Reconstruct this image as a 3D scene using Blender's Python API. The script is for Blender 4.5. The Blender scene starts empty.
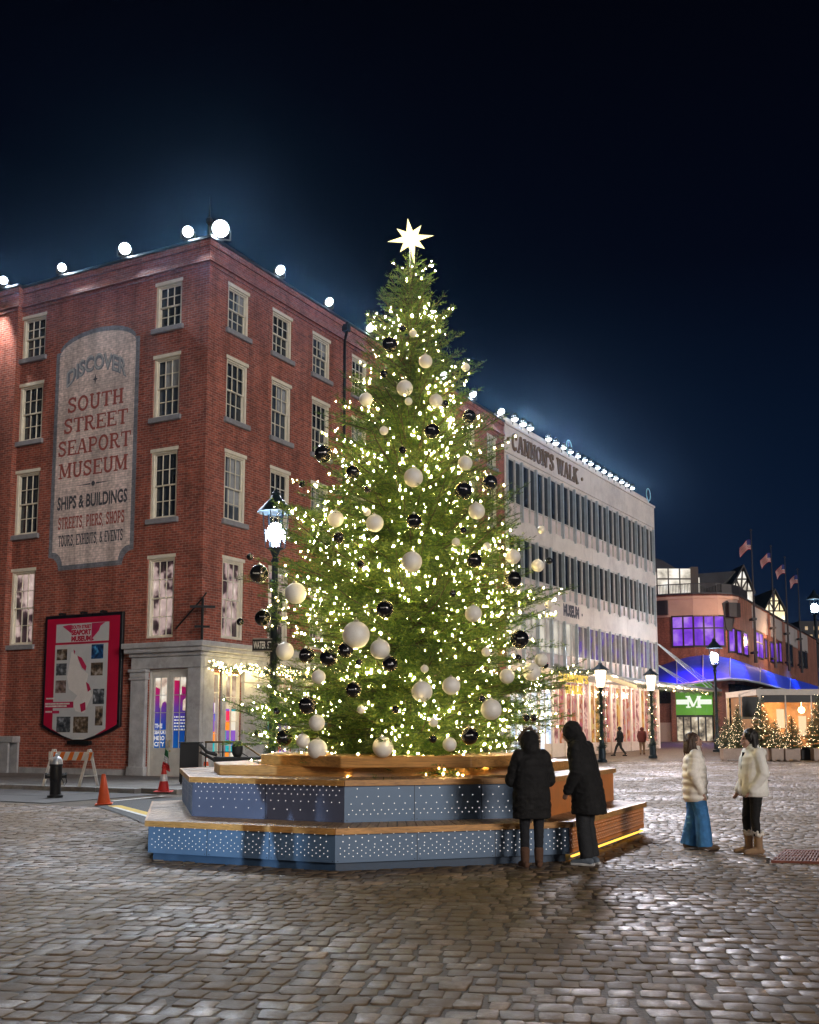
import bpy, bmesh, math, random
import numpy as np
from mathutils import Vector, Matrix, Euler
PI = math.pi
rnd = random.Random(11)
scene = bpy.context.scene
COL = scene.collection
# ------------------------------------------------------------------ camera
F, PITCH, Y0, CAMH = 1081.4, math.radians(7.106), 596.2, 1.72
cam = bpy.data.cameras.new('camera')
cam.sensor_fit = 'HORIZONTAL'; cam.sensor_width = 36.0
cam.lens = F / 819 * 36.0
cam.shift_y = (Y0 - 512) / 819
cam.clip_end = 3000
camo = bpy.data.objects.new('camera', cam); COL.objects.link(camo)
camo.location = (0, 0, CAMH); camo.rotation_euler = (PI/2 + PITCH, 0, 0)
scene.camera = camo

def ray(px, py):
    X = (px - 409.5) / F; U = (Y0 - py) / F
    c, s = math.cos(PITCH), math.sin(PITCH)
    return Vector((X, c - U*s, s + U*c))
def atY(px, py, Y):
    d = ray(px, py); return d * (Y / d.y) + Vector((0, 0, CAMH))
def atz(px, py, z=0.0):
    d = ray(px, py); return d * ((z - CAMH) / d.z) + Vector((0, 0, CAMH))
def ground_z(x, y):
    t = min(max((y - 52) / 60, 0), 1); t = t*t*(3 - 2*t)
    return 0.62 * t
def px_of(P):
    c, s = math.cos(PITCH), math.sin(PITCH)
    z = P[2] - CAMH; d = P[1]*c + z*s; u = -P[1]*s + z*c
    return 409.5 + P[0]/d*F, Y0 - u/d*F

# ------------------------------------------------------------------ materials
def _n(nt, t, **kw):
    n = nt.nodes.new(t)
    for k, v in kw.items():
        if k in n.inputs: n.inputs[k].default_value = v
        else: setattr(n, k, v)
    return n
def _mix(nt, fac, a, b, blend='MIX'):
    m = nt.nodes.new('ShaderNodeMix'); m.data_type = 'RGBA'; m.blend_type = blend
    for s, v in ((0, fac), (6, a), (7, b)):
        if hasattr(v, 'is_output') or hasattr(v, 'links'): nt.links.new(v, m.inputs[s])
        else: m.inputs[s].default_value = v if s == 0 else (*v, 1)[:4]
    return m.outputs[2]
def _ramp(nt, src, stops, interp='LINEAR'):
    r = nt.nodes.new('ShaderNodeValToRGB'); r.color_ramp.interpolation = interp
    els = r.color_ramp.elements
    while len(els) < len(stops): els.new(0.5)
    for e, (p, c) in zip(els, stops):
        e.position = p; e.color = (*c, 1)[:4] if isinstance(c, (tuple, list)) else (c, c, c, 1)
    nt.links.new(src, r.inputs[0]); return r.outputs[0]
def new_mat(name):
    m = bpy.data.materials.new(name); m.use_nodes = True
    nt = m.node_tree; return m, nt, nt.nodes['Principled BSDF']
def mat(name, col, rough=0.6, metal=0.0, var=0.25, vs=3.0, bump=0.0, bs=40.0, emit=None, es=0.0, dirt=None, coat=0.0):
    """general surface: colour broken up by two noises, optional dirt patches and bump"""
    m, nt, b = new_mat(name)
    b.inputs['Roughness'].default_value = rough; b.inputs['Metallic'].default_value = metal
    b.inputs['Coat Weight'].default_value = coat
    tc = _n(nt, 'ShaderNodeTexCoord'); src = tc.outputs['Object']
    if var > 0:
        n1 = _n(nt, 'ShaderNodeTexNoise', Scale=vs, Detail=6.0, Roughness=0.65)
        nt.links.new(src, n1.inputs['Vector'])
        lo = tuple(c*(1-var) for c in col); hi = tuple(min(1, c*(1+var)) for c in col)
        out = _ramp(nt, n1.outputs['Fac'], [(0.3, lo), (0.7, hi)])
        if dirt:
            n2 = _n(nt, 'ShaderNodeTexNoise', Scale=vs*0.35, Detail=8.0, Roughness=0.7)
            nt.links.new(src, n2.inputs['Vector'])
            f = _ramp(nt, n2.outputs['Fac'], [(0.5, 0.0), (0.68, 0.75)])
            out = _mix(nt, f, out, dirt)
        nt.links.new(out, b.inputs['Base Color'])
        rr = _ramp(nt, n1.outputs['Fac'], [(0.25, max(0.03, rough-0.12)), (0.75, min(1, rough+0.12))])
        nt.links.new(rr, b.inputs['Roughness'])
    else:
        b.inputs['Base Color'].default_value = (*col, 1)
    if bump > 0:
        n3 = _n(nt, 'ShaderNodeTexNoise', Scale=bs, Detail=5.0)
        nt.links.new(src, n3.inputs['Vector'])
        bp = _n(nt, 'ShaderNodeBump', Strength=bump, Distance=0.02)
        nt.links.new(n3.outputs['Fac'], bp.inputs['Height']); nt.links.new(bp.outputs['Normal'], b.inputs['Normal'])
    if emit:
        b.inputs['Emission Color'].default_value = (*emit, 1); b.inputs['Emission Strength'].default_value = es
    return m
def glow(name, col, s, sample=True):
    m = bpy.data.materials.new(name); m.use_nodes = True
    nt = m.node_tree; nt.nodes.clear()
    e = _n(nt, 'ShaderNodeEmission'); e.inputs['Color'].default_value = (*col, 1); e.inputs['Strength'].default_value = s
    o = _n(nt, 'ShaderNodeOutputMaterial'); nt.links.new(e.outputs[0], o.inputs[0])
    m.cycles.emission_sampling = 'AUTO' if sample else 'NONE'
    return m
def brick_mat(name, c1, c2, mortar, bw=0.215, bh=0.073, ms=0.006, paint=None):
    m, nt, b = new_mat(name)
    uv = _n(nt, 'ShaderNodeUVMap')
    br = _n(nt, 'ShaderNodeTexBrick', Scale=1.0); br.inputs['Brick Width'].default_value = bw
    br.inputs['Row Height'].default_value = bh; br.inputs['Mortar Size'].default_value = ms
    br.inputs['Mortar Smooth'].default_value = 0.3; br.inputs['Bias'].default_value = -0.1
    br.inputs['Color1'].default_value = (*c1, 1); br.inputs['Color2'].default_value = (*c2, 1); br.inputs['Mortar'].default_value = (*mortar, 1)
    nt.links.new(uv.outputs[0], br.inputs['Vector'])
    n1 = _n(nt, 'ShaderNodeTexNoise', Scale=0.55, Detail=8.0, Roughness=0.7); nt.links.new(uv.outputs[0], n1.inputs['Vector'])
    n2 = _n(nt, 'ShaderNodeTexNoise', Scale=7.0, Detail=3.0); nt.links.new(uv.outputs[0], n2.inputs['Vector'])
    f1 = _ramp(nt, n1.outputs['Fac'], [(0.3, 0.68), (0.7, 1.2)]); f2 = _ramp(nt, n2.outputs['Fac'], [(0.3, 0.72), (0.7, 1.22)])
    mp_ = _n(nt, 'ShaderNodeMapping'); mp_.inputs['Scale'].default_value = (1.6, .16, 1); nt.links.new(uv.outputs[0], mp_.inputs[0])
    n5 = _n(nt, 'ShaderNodeTexNoise', Scale=1.3, Detail=7.0, Roughness=0.65); nt.links.new(mp_.outputs[0], n5.inputs['Vector'])
    c = _mix(nt, 1.0, br.outputs['Color'], f1, 'MULTIPLY'); c = _mix(nt, 1.0, c, f2, 'MULTIPLY'); c = _mix(nt, 1.0, c, _ramp(nt, n5.outputs['Fac'], [(0.34, 0.66), (0.56, 1.06), (0.75, 1.22)]), 'MULTIPLY')
    if paint:
        n4 = _n(nt, 'ShaderNodeTexNoise', Scale=3.2, Detail=9.0, Roughness=0.75); nt.links.new(uv.outputs[0], n4.inputs['Vector'])
        fw = _ramp(nt, n4.outputs['Fac'], [(0.60, 0.0), (0.74, 0.8)])
        c = _mix(nt, fw, c, paint)
    nt.links.new(c, b.inputs['Base Color']); b.inputs['Roughness'].default_value = 0.85
    bp = _n(nt, 'ShaderNodeBump', Strength=0.55, Distance=0.012); bp.invert = True
    nt.links.new(br.outputs['Fac'], bp.inputs['Height']); nt.links.new(bp.outputs['Normal'], b.inputs['Normal'])
    return m
def lit_mat(name, stops, s, scale=2.0, stretch=(1, 1, 1), kind='noise', gloss=True, detail=4.0, col_tint=None):
    """a lit window: what stands behind the pane, seen bright (noise colours, emitting)"""
    m, nt, b = new_mat(name)
    uv = _n(nt, 'ShaderNodeUVMap')
    mp = _n(nt, 'ShaderNodeMapping'); mp.inputs['Scale'].default_value = stretch; nt.links.new(uv.outputs[0], mp.inputs[0])
    if kind == 'voronoi':
        t = _n(nt, 'ShaderNodeTexVoronoi', Scale=scale); o = t.outputs['Color']
        sp = _n(nt, 'ShaderNodeSeparateColor'); nt.links.new(o, sp.inputs[0]); o = sp.outputs[0]
    else:
        t = _n(nt, 'ShaderNodeTexNoise', Scale=scale, Detail=detail); o = t.outputs['Fac']
    nt.links.new(mp.outputs[0], t.inputs['Vector'])
    c = _ramp(nt, o, stops)
    b.inputs['Base Color'].default_value = (0.02, 0.02, 0.02, 1); b.inputs['Roughness'].default_value = 0.12
    nt.links.new(c, b.inputs['Emission Color']); b.inputs['Emission Strength'].default_value = s
    return m

# ------------------------------------------------------------------ mesh builder
class MB:
    def __init__(s): s.v = []; s.f = []; s.m = []
    def add(s, vs, fs, mi=0):
        o = len(s.v); s.v += [tuple(v) for v in vs]
        for f in fs: s.f.append([o+i for i in f]); s.m.append(mi)
        return s
    def quad(s, a, b, c, d, mi=0): return s.add([a, b, c, d], [(0, 1, 2, 3)], mi)
    def poly(s, pts, mi=0): return s.add(pts, [tuple(range(len(pts)))], mi)
    def box(s, x0, x1, y0, y1, z0, z1, mi=0, M=None):
        vs = [Vector((x, y, z)) for z in (z0, z1) for x, y in ((x0, y0), (x1, y0), (x1, y1), (x0, y1))]
        if M is not None: vs = [M @ v for v in vs]
        return s.add(vs, [(3, 2, 1, 0), (4, 5, 6, 7), (0, 1, 5, 4), (1, 2, 6, 5), (2, 3, 7, 6), (3, 0, 4, 7)], mi)
    def bar(s, a, b, w, h=None, mi=0, up=(0, 0, 1)):
        a, b = Vector(a), Vector(b); h = h or w; d = (b-a); L = d.length; d.normalize()
        u = Vector(up); r = d.cross(u)
        if r.length < 1e-4: r = d.cross(Vector((1, 0, 0)))
        r.normalize(); u = r.cross(d)
        M = Matrix((r, d, u)).transposed().to_4x4(); M.translation = a
        return s.box(-w/2, w/2, 0, L, -h/2, h/2, mi, M)
    def tube(s, pts, r, n=8, mi=0, cap=True, closed=False):
        pts = [Vector(p) for p in pts]; k = len(pts)
        rs = r if isinstance(r, (list, tuple)) else [r]*k
        rings = []; ref = None
        for i, p in enumerate(pts):
            if closed: d = pts[(i+1) % k] - pts[i-1]
            else: d = pts[min(i+1, k-1)] - pts[max(i-1, 0)]
            if d.length < 1e-9: d = Vector((0, 0, 1))
            d.normalize()
            if ref is None: ref = d.orthogonal().normalized()
            a = (ref - d*ref.dot(d))
            if a.length < 1e-5: a = d.orthogonal()
            a.normalize(); ref = a; b = d.cross(a)
            rings.append([p + (a*math.cos(2*PI*j/n) + b*math.sin(2*PI*j/n))*rs[i] for j in range(n)])
        return s.loft(rings, mi, cap and not closed, closed)
    def loft(s, rings, mi=0, cap=True, closed=False):
        n = len(rings[0]); vs = [p for r in rings for p in r]; fs = []
        k = len(rings)
        for i in range(k if closed else k-1):
            a, b = i*n, ((i+1) % k)*n
            for j in range(n): fs.append((a+j, a+(j+1) % n, b+(j+1) % n, b+j))
        if cap: fs += [tuple(range(n-1, -1, -1)), tuple((k-1)*n+j for j in range(n))]
        return s.add(vs, fs, mi)
    def lathe(s, prof, n=16, c=(0, 0, 0), mi=0, cap=True):
        return s.loft([[(c[0]+r*math.cos(2*PI*j/n), c[1]+r*math.sin(2*PI*j/n), c[2]+z) for j in range(n)] for r, z in prof], mi, cap)
    def sphere(s, c, r, n=12, k=8, mi=0, sc=(1, 1, 1), M=None):
        rings = []
        for i in range(1, k):
            t = PI*i/k
            rings.append([Vector((math.sin(t)*math.cos(2*PI*j/n)*r*sc[0], math.sin(t)*math.sin(2*PI*j/n)*r*sc[1], -math.cos(t)*r*sc[2])) for j in range(n)])
        vs = [p for q in rings for p in q] + [Vector((0, 0, -r*sc[2])), Vector((0, 0, r*sc[2]))]
        if M is not None: vs = [M @ v for v in vs]
        vs = [v + Vector(c) for v in vs]; fs = []
        for i in range(k-2):
            for j in range(n): fs.append((i*n+j, i*n+(j+1) % n, (i+1)*n+(j+1) % n, (i+1)*n+j))
        b, t = len(vs)-2, len(vs)-1
        for j in range(n): fs.append((b, (j+1) % n, j)); fs.append((t, (k-2)*n+j, (k-2)*n+(j+1) % n))
        return s.add(vs, fs, mi)
    def prism(s, pts, h0, h1, mi=0, P=None):
        """2-D outline pulled from h0 to h1; P maps (u, v, h) to a point"""
        P = P or (lambda u, v, h: (u, v, h)); n = len(pts)
        vs = [P(u, v, h0) for u, v in pts] + [P(u, v, h1) for u, v in pts]
        fs = [tuple(range(n-1, -1, -1)), tuple(range(n, 2*n))] + [(i, (i+1) % n, n+(i+1) % n, n+i) for i in range(n)]
        return s.add(vs, fs, mi)
    def build(s, name, mats, parent=None, smooth=False, fix=True, bevel=0.0, loc=None, rotz=0.0, angle=None):
        me = bpy.data.meshes.new(name)
        me.from_pydata([tuple(v) for v in s.v], [], s.f)
        for m in (mats if isinstance(mats, (list, tuple)) else [mats]): me.materials.append(m)
        me.polygons.foreach_set('material_index', s.m)
        if fix or bevel:
            bm = bmesh.new(); bm.from_mesh(me)
            if fix: bmesh.ops.recalc_face_normals(bm, faces=bm.faces)
            if bevel:
                bm.normal_update()
                es = [e for e in bm.edges if len(e.link_faces) == 2 and e.calc_face_angle(0) > 0.6]
                bmesh.ops.bevel(bm, geom=es, offset=bevel, segments=1, affect='EDGES', clamp_overlap=True)
            bm.to_mesh(me); bm.free()
        box_uv(me)
        if smooth:
            me.polygons.foreach_set('use_smooth', [True]*len(me.polygons))
            if angle: me.set_sharp_from_angle(angle=angle)
        o = bpy.data.objects.new(name, me); COL.objects.link(o)
        if parent is not None: o.parent = parent
        if loc is not None: o.location = loc
        if rotz: o.rotation_euler.z = rotz
        return o
def box_uv(me):
    nl = len(me.loops)
    if nl == 0: return
    uvl = me.uv_layers.new(name='UVMap')
    co = np.empty(len(me.vertices)*3, np.float32); me.vertices.foreach_get('co', co); co = co.reshape(-1, 3)
    vi = np.empty(nl, np.int32); me.loops.foreach_get('vertex_index', vi)
    nr = np.empty(len(me.polygons)*3, np.float32); me.polygons.foreach_get('normal', nr); nr = np.abs(nr.reshape(-1, 3))
    lt = np.empty(len(me.polygons), np.int32); me.polygons.foreach_get('loop_total', lt)
    ax = np.repeat(np.argmax(nr, 1), lt); c = co[vi]
    u = np.where(ax == 0, c[:, 1], c[:, 0]); v = np.where(ax == 2, c[:, 1], c[:, 2])
    uvl.data.foreach_set('uv', np.stack([u, v], 1).ravel().astype(np.float32))
def raw_mesh(name, verts, faces, mats, parent=None, midx=None, smooth=False):
    """big numpy meshes: faces is an (n, 3) or (n, 4) array"""
    me = bpy.data.meshes.new(name); n, k = faces.shape
    me.vertices.add(len(verts)); me.vertices.foreach_set('co', np.asarray(verts, np.float32).ravel())
    me.loops.add(n*k); me.loops.foreach_set('vertex_index', faces.astype(np.int32).ravel())
    me.polygons.add(n); me.polygons.foreach_set('loop_start', np.arange(0, n*k, k, dtype=np.int32))
    me.polygons.foreach_set('loop_total', np.full(n, k, np.int32))
    if midx is not None: me.polygons.foreach_set('material_index', midx.astype(np.int32))
    me.update(calc_edges=True); me.validate()
    for m in mats: me.materials.append(m)
    if smooth: me.polygons.foreach_set('use_smooth', [True]*n)
    o = bpy.data.objects.new(name, me); COL.objects.link(o)
    if parent is not None: o.parent = parent
    return o
def tag(o, label, cat, group=None, kind=None):
    o['label'] = label; o['category'] = cat
    if group: o['group'] = group
    if kind: o['kind'] = kind
    return o
def thing(name, label, cat, loc=(0, 0, 0), rotz=0.0, group=None):
    o = bpy.data.objects.new(name, None); COL.objects.link(o)
    o.empty_display_size = 0.2; o.location = loc; o.rotation_euler.z = rotz
    return tag(o, label, cat, group)
def structure(o): o['kind'] = 'structure'; return o
def copy_tree(o, loc=None, rotz=None, label=None, parent=None):
    c = o.copy(); COL.objects.link(c)
    if parent is not None: c.parent = parent
    if loc is not None: c.location = loc
    if rotz is not None: c.rotation_euler.z = rotz
    if label: c['label'] = label
    for ch in list(o.children): copy_tree(ch, parent=c)
    return c
def lamp(kind, loc, energy, col, radius=0.1, aim=None, cone=2.4, blend=0.6, name='lamp_light', parent=None):
    l = bpy.data.lights.new(name, kind); l.energy = energy; l.color = col
    if kind in ('POINT', 'SPOT'): l.shadow_soft_size = radius
    if kind == 'SPOT': l.spot_size = cone; l.spot_blend = blend
    o = bpy.data.objects.new(name, l); COL.objects.link(o); o.location = loc
    if aim is not None: o.rotation_euler = (Vector(aim) - Vector(loc)).to_track_quat('-Z', 'Y').to_euler()
    if parent is not None: o.parent = parent
    return o

# ------------------------------------------------------------------ lettering
def sans_polys(text, bold=0.0, shear=0.0):
    cu = bpy.data.curves.new('lettering', 'FONT'); cu.body = text; cu.size = 1; cu.offset = bold; cu.shear = shear
    cu.resolution_u = 3
    o = bpy.data.objects.new('lettering', cu); COL.objects.link(o)
    dg = bpy.context.evaluated_depsgraph_get(); me = o.evaluated_get(dg).to_mesh()
    V = np.array([v.co[:2] for v in me.vertices]); Fc = [tuple(p.vertices) for p in me.polygons]
    o.evaluated_get(dg).to_mesh_clear(); bpy.data.objects.remove(o); bpy.data.curves.remove(cu)
    return V, Fc
def sans(mb, text, P, u0, u1, v0, v1, mi=0, bold=0.02, h=0.0, warp=None):
    V, Fc = sans_polys(text, bold)
    lo, hi = V.min(0), V.max(0); W = (V - lo) / (hi - lo)
    pts = []
    for a, b in W:
        u = u0 + a*(u1-u0); v = v0 + b*(v1-v0)
        if warp: u, v = warp(u, v)
        pts.append(P(u, v, h))
    mb.add(pts, Fc, mi)
def arc(cx, cy, rx, ry, a0, a1, n=10):
    return [(cx+rx*math.cos(math.radians(a0+(a1-a0)*i/n)), cy+ry*math.sin(math.radians(a0+(a1-a0)*i/n))) for i in range(n+1)]
# slab letters as strokes: (width, [(points, weight)], [serif centres])  unit height 1
def _slab():
    T, t = 0.19, 0.10; G = {}
    G['H'] = (.9, [([(.2, 0), (.2, 1)], T), ([(.7, 0), (.7, 1)], T), ([(.2, .5), (.7, .5)], t)], [(.2, 0), (.2, 1), (.7, 0), (.7, 1)])
    G['I'] = (.4, [([(.2, 0), (.2, 1)], T)], [(.2, 0), (.2, 1)])
    G['T'] = (.86, [([(.43, 0), (.43, .95)], T), ([(.06, .95), (.8, .95)], t), ([(.06, .98), (.06, .7)], t*.8), ([(.8, .98), (.8, .7)], t*.8)], [(.43, 0)])
    G['E'] = (.84, [([(.2, 0), (.2, 1)], T), ([(.05, .95), (.76, .95)], t), ([(.05, .05), (.78, .05)], t), ([(.2, .5), (.56, .5)], t), ([(.75, 1), (.75, .74)], t*.8), ([(.77, 0), (.77, .27)], t*.8), ([(.56, .62), (.56, .38)], t*.8)], [])
    G['L'] = (.78, [([(.2, 0), (.2, 1)], T), ([(.05, .05), (.74, .05)], t), ([(.73, 0), (.73, .32)], t*.9)], [(.2, 1)])
    G['R'] = (.94, [([(.2, 0), (.2, 1)], T), ([(.05, .95), (.45, .95)] + arc(.45, .74, .24, .21, 90, -90) + [(.2, .53)], t*1.3), ([(.45, .53), (.62, .2), (.74, .06), (.9, .06)], T*.8)], [(.2, 0), (.2, 1)])
    G['P'] = (.84, [([(.2, 0), (.2, 1)], T), ([(.05, .95), (.45, .95)] + arc(.45, .7, .26, .25, 90, -90) + [(.2, .45)], t*1.3)], [(.2, 0), (.2, 1)])
    G['B'] = (.86, [([(.2, 0), (.2, 1)], T), ([(.05, .95), (.45, .95)] + arc(.45, .74, .22, .21, 90, -90) + [(.2, .53)], t*1.3), ([(.45, .53)] + arc(.45, .29, .27, .24, 90, -90) + [(.05, .05)], t*1.3)], [(.2, 1), (.2, 0)])
    G['D'] = (.92, [([(.2, 0), (.2, 1)], T), ([(.05, .95), (.42, .95)] + arc(.42, .5, .36, .45, 90, -90) + [(.05, .05)], t*1.3)], [])
    G['A'] = (.96, [([(.12, 0), (.44, 1)], t), ([(.48, 1), (.8, 0)], T), ([(.24, .32), (.68, .32)], t*.9)], [(.12, 0), (.8, 0)])
    G['M'] = (1.14, [([(.16, 0), (.16, 1)], t), ([(.18, 1), (.55, .1)], T), ([(.55, .1), (.92, 1)], t), ([(.94, 0), (.94, 1)], T)], [(.16, 0), (.94, 0), (.14, 1), (.96, 1)])
    G['N'] = (.98, [([(.16, 0), (.16, 1)], t), ([(.18, 1), (.78, 0)], T), ([(.8, 0), (.8, 1)], t)], [(.16, 0), (.14, 1), (.8, 1)])
    G['W'] = (1.24, [([(.1, 1), (.36, 0)], T), ([(.36, 0), (.62, .95)], t), ([(.62, .95), (.88, 0)], T), ([(.88, 0), (1.12, 1)], t)], [(.1, 1), (.6, 1), (1.12, 1)])
    G['V'] = (.92, [([(.1, 1), (.44, 0)], T), ([(.46, 0), (.8, 1)], t)], [(.1, 1), (.8, 1)])
    G['X'] = (.92, [([(.14, 1), (.76, 0)], T), ([(.14, 0), (.76, 1)], t)], [(.14, 0), (.76, 0), (.14, 1), (.76, 1)])
    G['K'] = (.94, [([(.2, 0), (.2, 1)], T), ([(.22, .42), (.76, 1)], t), ([(.4, .6), (.8, 0)], T)], [(.2, 0), (.2, 1), (.76, 1), (.8, 0)])
    G['U'] = (.92, [([(.2, 1), (.2, .32)] + arc(.46, .32, .26, .27, 180, 360) + [(.72, 1)], T*.85)], [(.2, 1), (.72, 1)])
    G['O'] = (.94, [(arc(.46, .5, .34, .45, 0, 350, 18), T*.85)], [])
    G['C'] = (.88, [(arc(.46, .5, .34, .45, 48, 312, 16), T*.85), ([(.71, 1), (.71, .66)], t*.9)], [])
    G['S'] = (.8, [([(.64, .78), (.6, .9), (.4, .955), (.2, .9), (.13, .74), (.24, .59), (.42, .51), (.6, .41), (.67, .26), (.58, .1), (.38, .045), (.18, .1), (.12, .24)], T*.8), ([(.66, 1), (.66, .68)], t*.8), ([(.11, 0), (.11, .32)], t*.8)], [])
    G["'"] = (.3, [([(.15, 1), (.12, .7)], T*.8)], [])
    G[','] = (.34, [([(.16, .1), (.12, -.14)], T*.8)], [])
    G['&'] = (.98, [([(.85, .02), (.3, .7), (.3, .86), (.42, .95), (.54, .86), (.5, .7), (.2, .42), (.14, .22), (.3, .05), (.52, .1), (.78, .5)], t*1.3)], [])
    G['.'] = (.4, [([(.2, .4), (.2, .58)], .18)], [])
    G[' '] = (.5, [], [])
    return G
SLAB = _slab()
def slab(mb, text, P, u0, u1, v0, v1, mi=0, h=0.0, thick=None, weight=1.0, space=0.02):
    W = sum(SLAB[c][0] + space for c in text); sx = (u1-u0)/W; sy = v1-v0; x = 0.0; k = 0
    for c in text:
        w, strokes, serifs = SLAB[c]; st = list(strokes)
        for (a, b) in serifs:
            y = .05 if b < .5 else .95
            st.append(([(a-.17, y), (a+.17, y)], .10))
        for pts, wt in st:
            wt *= weight
            for i in range(len(pts)-1):
                a, b = Vector((*pts[i], 0)), Vector((*pts[i+1], 0)); d = b-a
                if d.length < 1e-6: continue
                d.normalize(); nrm = Vector((-d.y, d.x, 0))*wt/2; e = d*wt*0.22 if len(pts) > 2 else d*0
                k = (k + 1) % 7; hh = h + 0.0007*k
                q = [a-e+nrm, a-e-nrm, b+e-nrm, b+e+nrm]
                uv = [(u0+(x+p.x)*sx, v0+p.y*sy) for p in q]
                if thick: mb.prism(uv, h, h+thick+0.0007*k, mi, P)
                else: mb.poly([P(u, v, hh) for u, v in uv], mi)
        x += w + space
def wall_grid(mb, u0, u1, z0, z1, holes, P, depth=0.2, mi=0, mj=None, back=False):
    """flat wall in (u, z) with rectangular openings; P(u, z, d) with d > 0 going into the building"""
    us = sorted({u0, u1, *[h[0] for h in holes], *[h[1] for h in holes]}); zs = sorted({z0, z1, *[h[2] for h in holes], *[h[3] for h in holes]})
    us = [u for u in us if u0 <= u <= u1]; zs = [z for z in zs if z0 <= z <= z1]
    for a, b in zip(us, us[1:]):
        for c, d in zip(zs, zs[1:]):
            um, zm = (a+b)/2, (c+d)/2
            if any(h[0] < um < h[1] and h[2] < zm < h[3] for h in holes): continue
            mb.quad(P(a, c, 0), P(b, c, 0), P(b, d, 0), P(a, d, 0), mi)
    for (a, b, c, d) in [h[:4] for h in holes]:
        m2 = mi if mj is None else mj
        mb.quad(P(a, c, 0), P(a, d, 0), P(a, d, depth), P(a, c, depth), m2)
        mb.quad(P(b, d, 0), P(b, c, 0), P(b, c, depth), P(b, d, depth), m2)
        mb.quad(P(a, d, 0), P(b, d, 0), P(b, d, depth), P(a, d, depth), m2)
        mb.quad(P(b, c, 0), P(a, c, 0), P(a, c, depth), P(b, c, depth), m2)
# ================================================================== people (built first: remeshing wants a small scene)
M_skin = mat('skin', (0.46, 0.27, 0.20), .55, var=.08, vs=12)
M_eye = mat('dark_eye', (.02, .015, .012), .2, var=0); M_lip = mat('lip', (.33, .10, .09), .5, var=0)
def cloth(name, c, r=.85, bump=.25, bs=60, var=.15): return mat(name, c, r, var=var, vs=9, bump=bump, bs=bs)
from mathutils import noise as mnoise
def wrinkle(me, amp, sc, seed=0.0):
    n = len(me.vertices); co = np.empty(n*3); no = np.empty(n*3); me.vertices.foreach_get('co', co); me.vertices.foreach_get('normal', no)
    co = co.reshape(-1, 3); q = co*np.array(sc) + np.array([seed, 0, 0])
    h = np.array([abs(mnoise.noise(Vector(p)))*-2.2 + .6 + .5*mnoise.noise(Vector(p*2.3)) for p in q])
    co += no.reshape(-1, 3)*(amp*h)[:, None]; me.vertices.foreach_set('co', co.ravel()); me.update()
def fuse(mb, name, m, parent, voxel=.011, smooth=3, folds=None):
    me = bpy.data.meshes.new(name); me.from_pydata([tuple(v) for v in mb.v], [], mb.f)
    bm = bmesh.new(); bm.from_mesh(me); bmesh.ops.recalc_face_normals(bm, faces=bm.faces); bm.to_mesh(me); bm.free()
    o = bpy.data.objects.new(name, me); COL.objects.link(o)
    r = o.modifiers.new('r', 'REMESH'); r.mode = 'VOXEL'; r.voxel_size = voxel; r.use_smooth_shade = True
    if smooth: s = o.modifiers.new('s', 'SMOOTH'); s.iterations = smooth; s.factor = .5
    dg = bpy.context.evaluated_depsgraph_get(); me2 = bpy.data.meshes.new_from_object(o.evaluated_get(dg))
    o.modifiers.clear(); o.data = me2; bpy.data.meshes.remove(me); me2.name = name
    if folds: wrinkle(me2, *folds)
    me2.materials.clear(); me2.materials.append(m); me2.polygons.foreach_set('use_smooth', [True]*len(me2.polygons))
    if parent is not None: o.parent = parent
    return o
def limb(mb, pts, rs, n=12):
    mb.tube(pts, rs, n)
    for p, r in zip(pts, rs): mb.sphere(p, r*.99, n, 8)
def rings(mb, rows, n=20, puff=0.0, pitch=.11):
    """torso rings (z, rx, ry, cx, cy)"""
    out = []; dense = []
    for a, b in zip(rows, rows[1:]):
        k = max(1, int(abs(b[0]-a[0])/.018)) if puff else 3
        for i in range(k): dense.append([a[j]+(b[j]-a[j])*i/k for j in range(5)])
    dense.append(list(rows[-1]))
    for z, rx, ry, cx, cy in dense:
        q = 1 - puff*abs(math.cos(PI*z/pitch))**3 if puff else 1
        out.append([Vector((cx+rx*q*math.copysign(abs(math.cos(a))**.85, math.cos(a)), cy+ry*q*math.copysign(abs(math.sin(a))**.85, math.sin(a)), z)) for a in np.linspace(0, 2*PI, n+1)[:-1]])
    mb.loft(out)
def hand(mb, w, d, side, curl=.5):
    w = Vector(w); d = Vector(d).normalized(); s = Vector(side).normalized(); nrm = d.cross(s)
    mb.sphere(w + d*.045, .04, 10, 8, M=Matrix((s, d, nrm)).transposed() @ Matrix.Diagonal((1.0, 1.25, .45)))
    for i, (o, L_) in enumerate(((-.027, .070), (-.009, .080), (.009, .075), (.027, .060))):
        p0 = w + d*.075 + s*o; p1 = p0 + (d*math.cos(curl*.5)+nrm*math.sin(curl*.5))*L_*.5; p2 = p1 + (d*math.cos(curl*1.4)+nrm*math.sin(curl*1.4))*L_*.5
        limb(mb, [p0 - d*.02, p0, p1, p2], [.0095, .0095, .009, .008], 8)
    p0 = w + d*.03 - s*.03; p1 = p0 + (d*.7 - s*.6 + nrm*.3).normalized()*.035; p2 = p1 + (d*.95 + nrm*.3).normalized()*.03
    limb(mb, [p0, p1, p2], [.012, .011, .009], 8)
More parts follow.
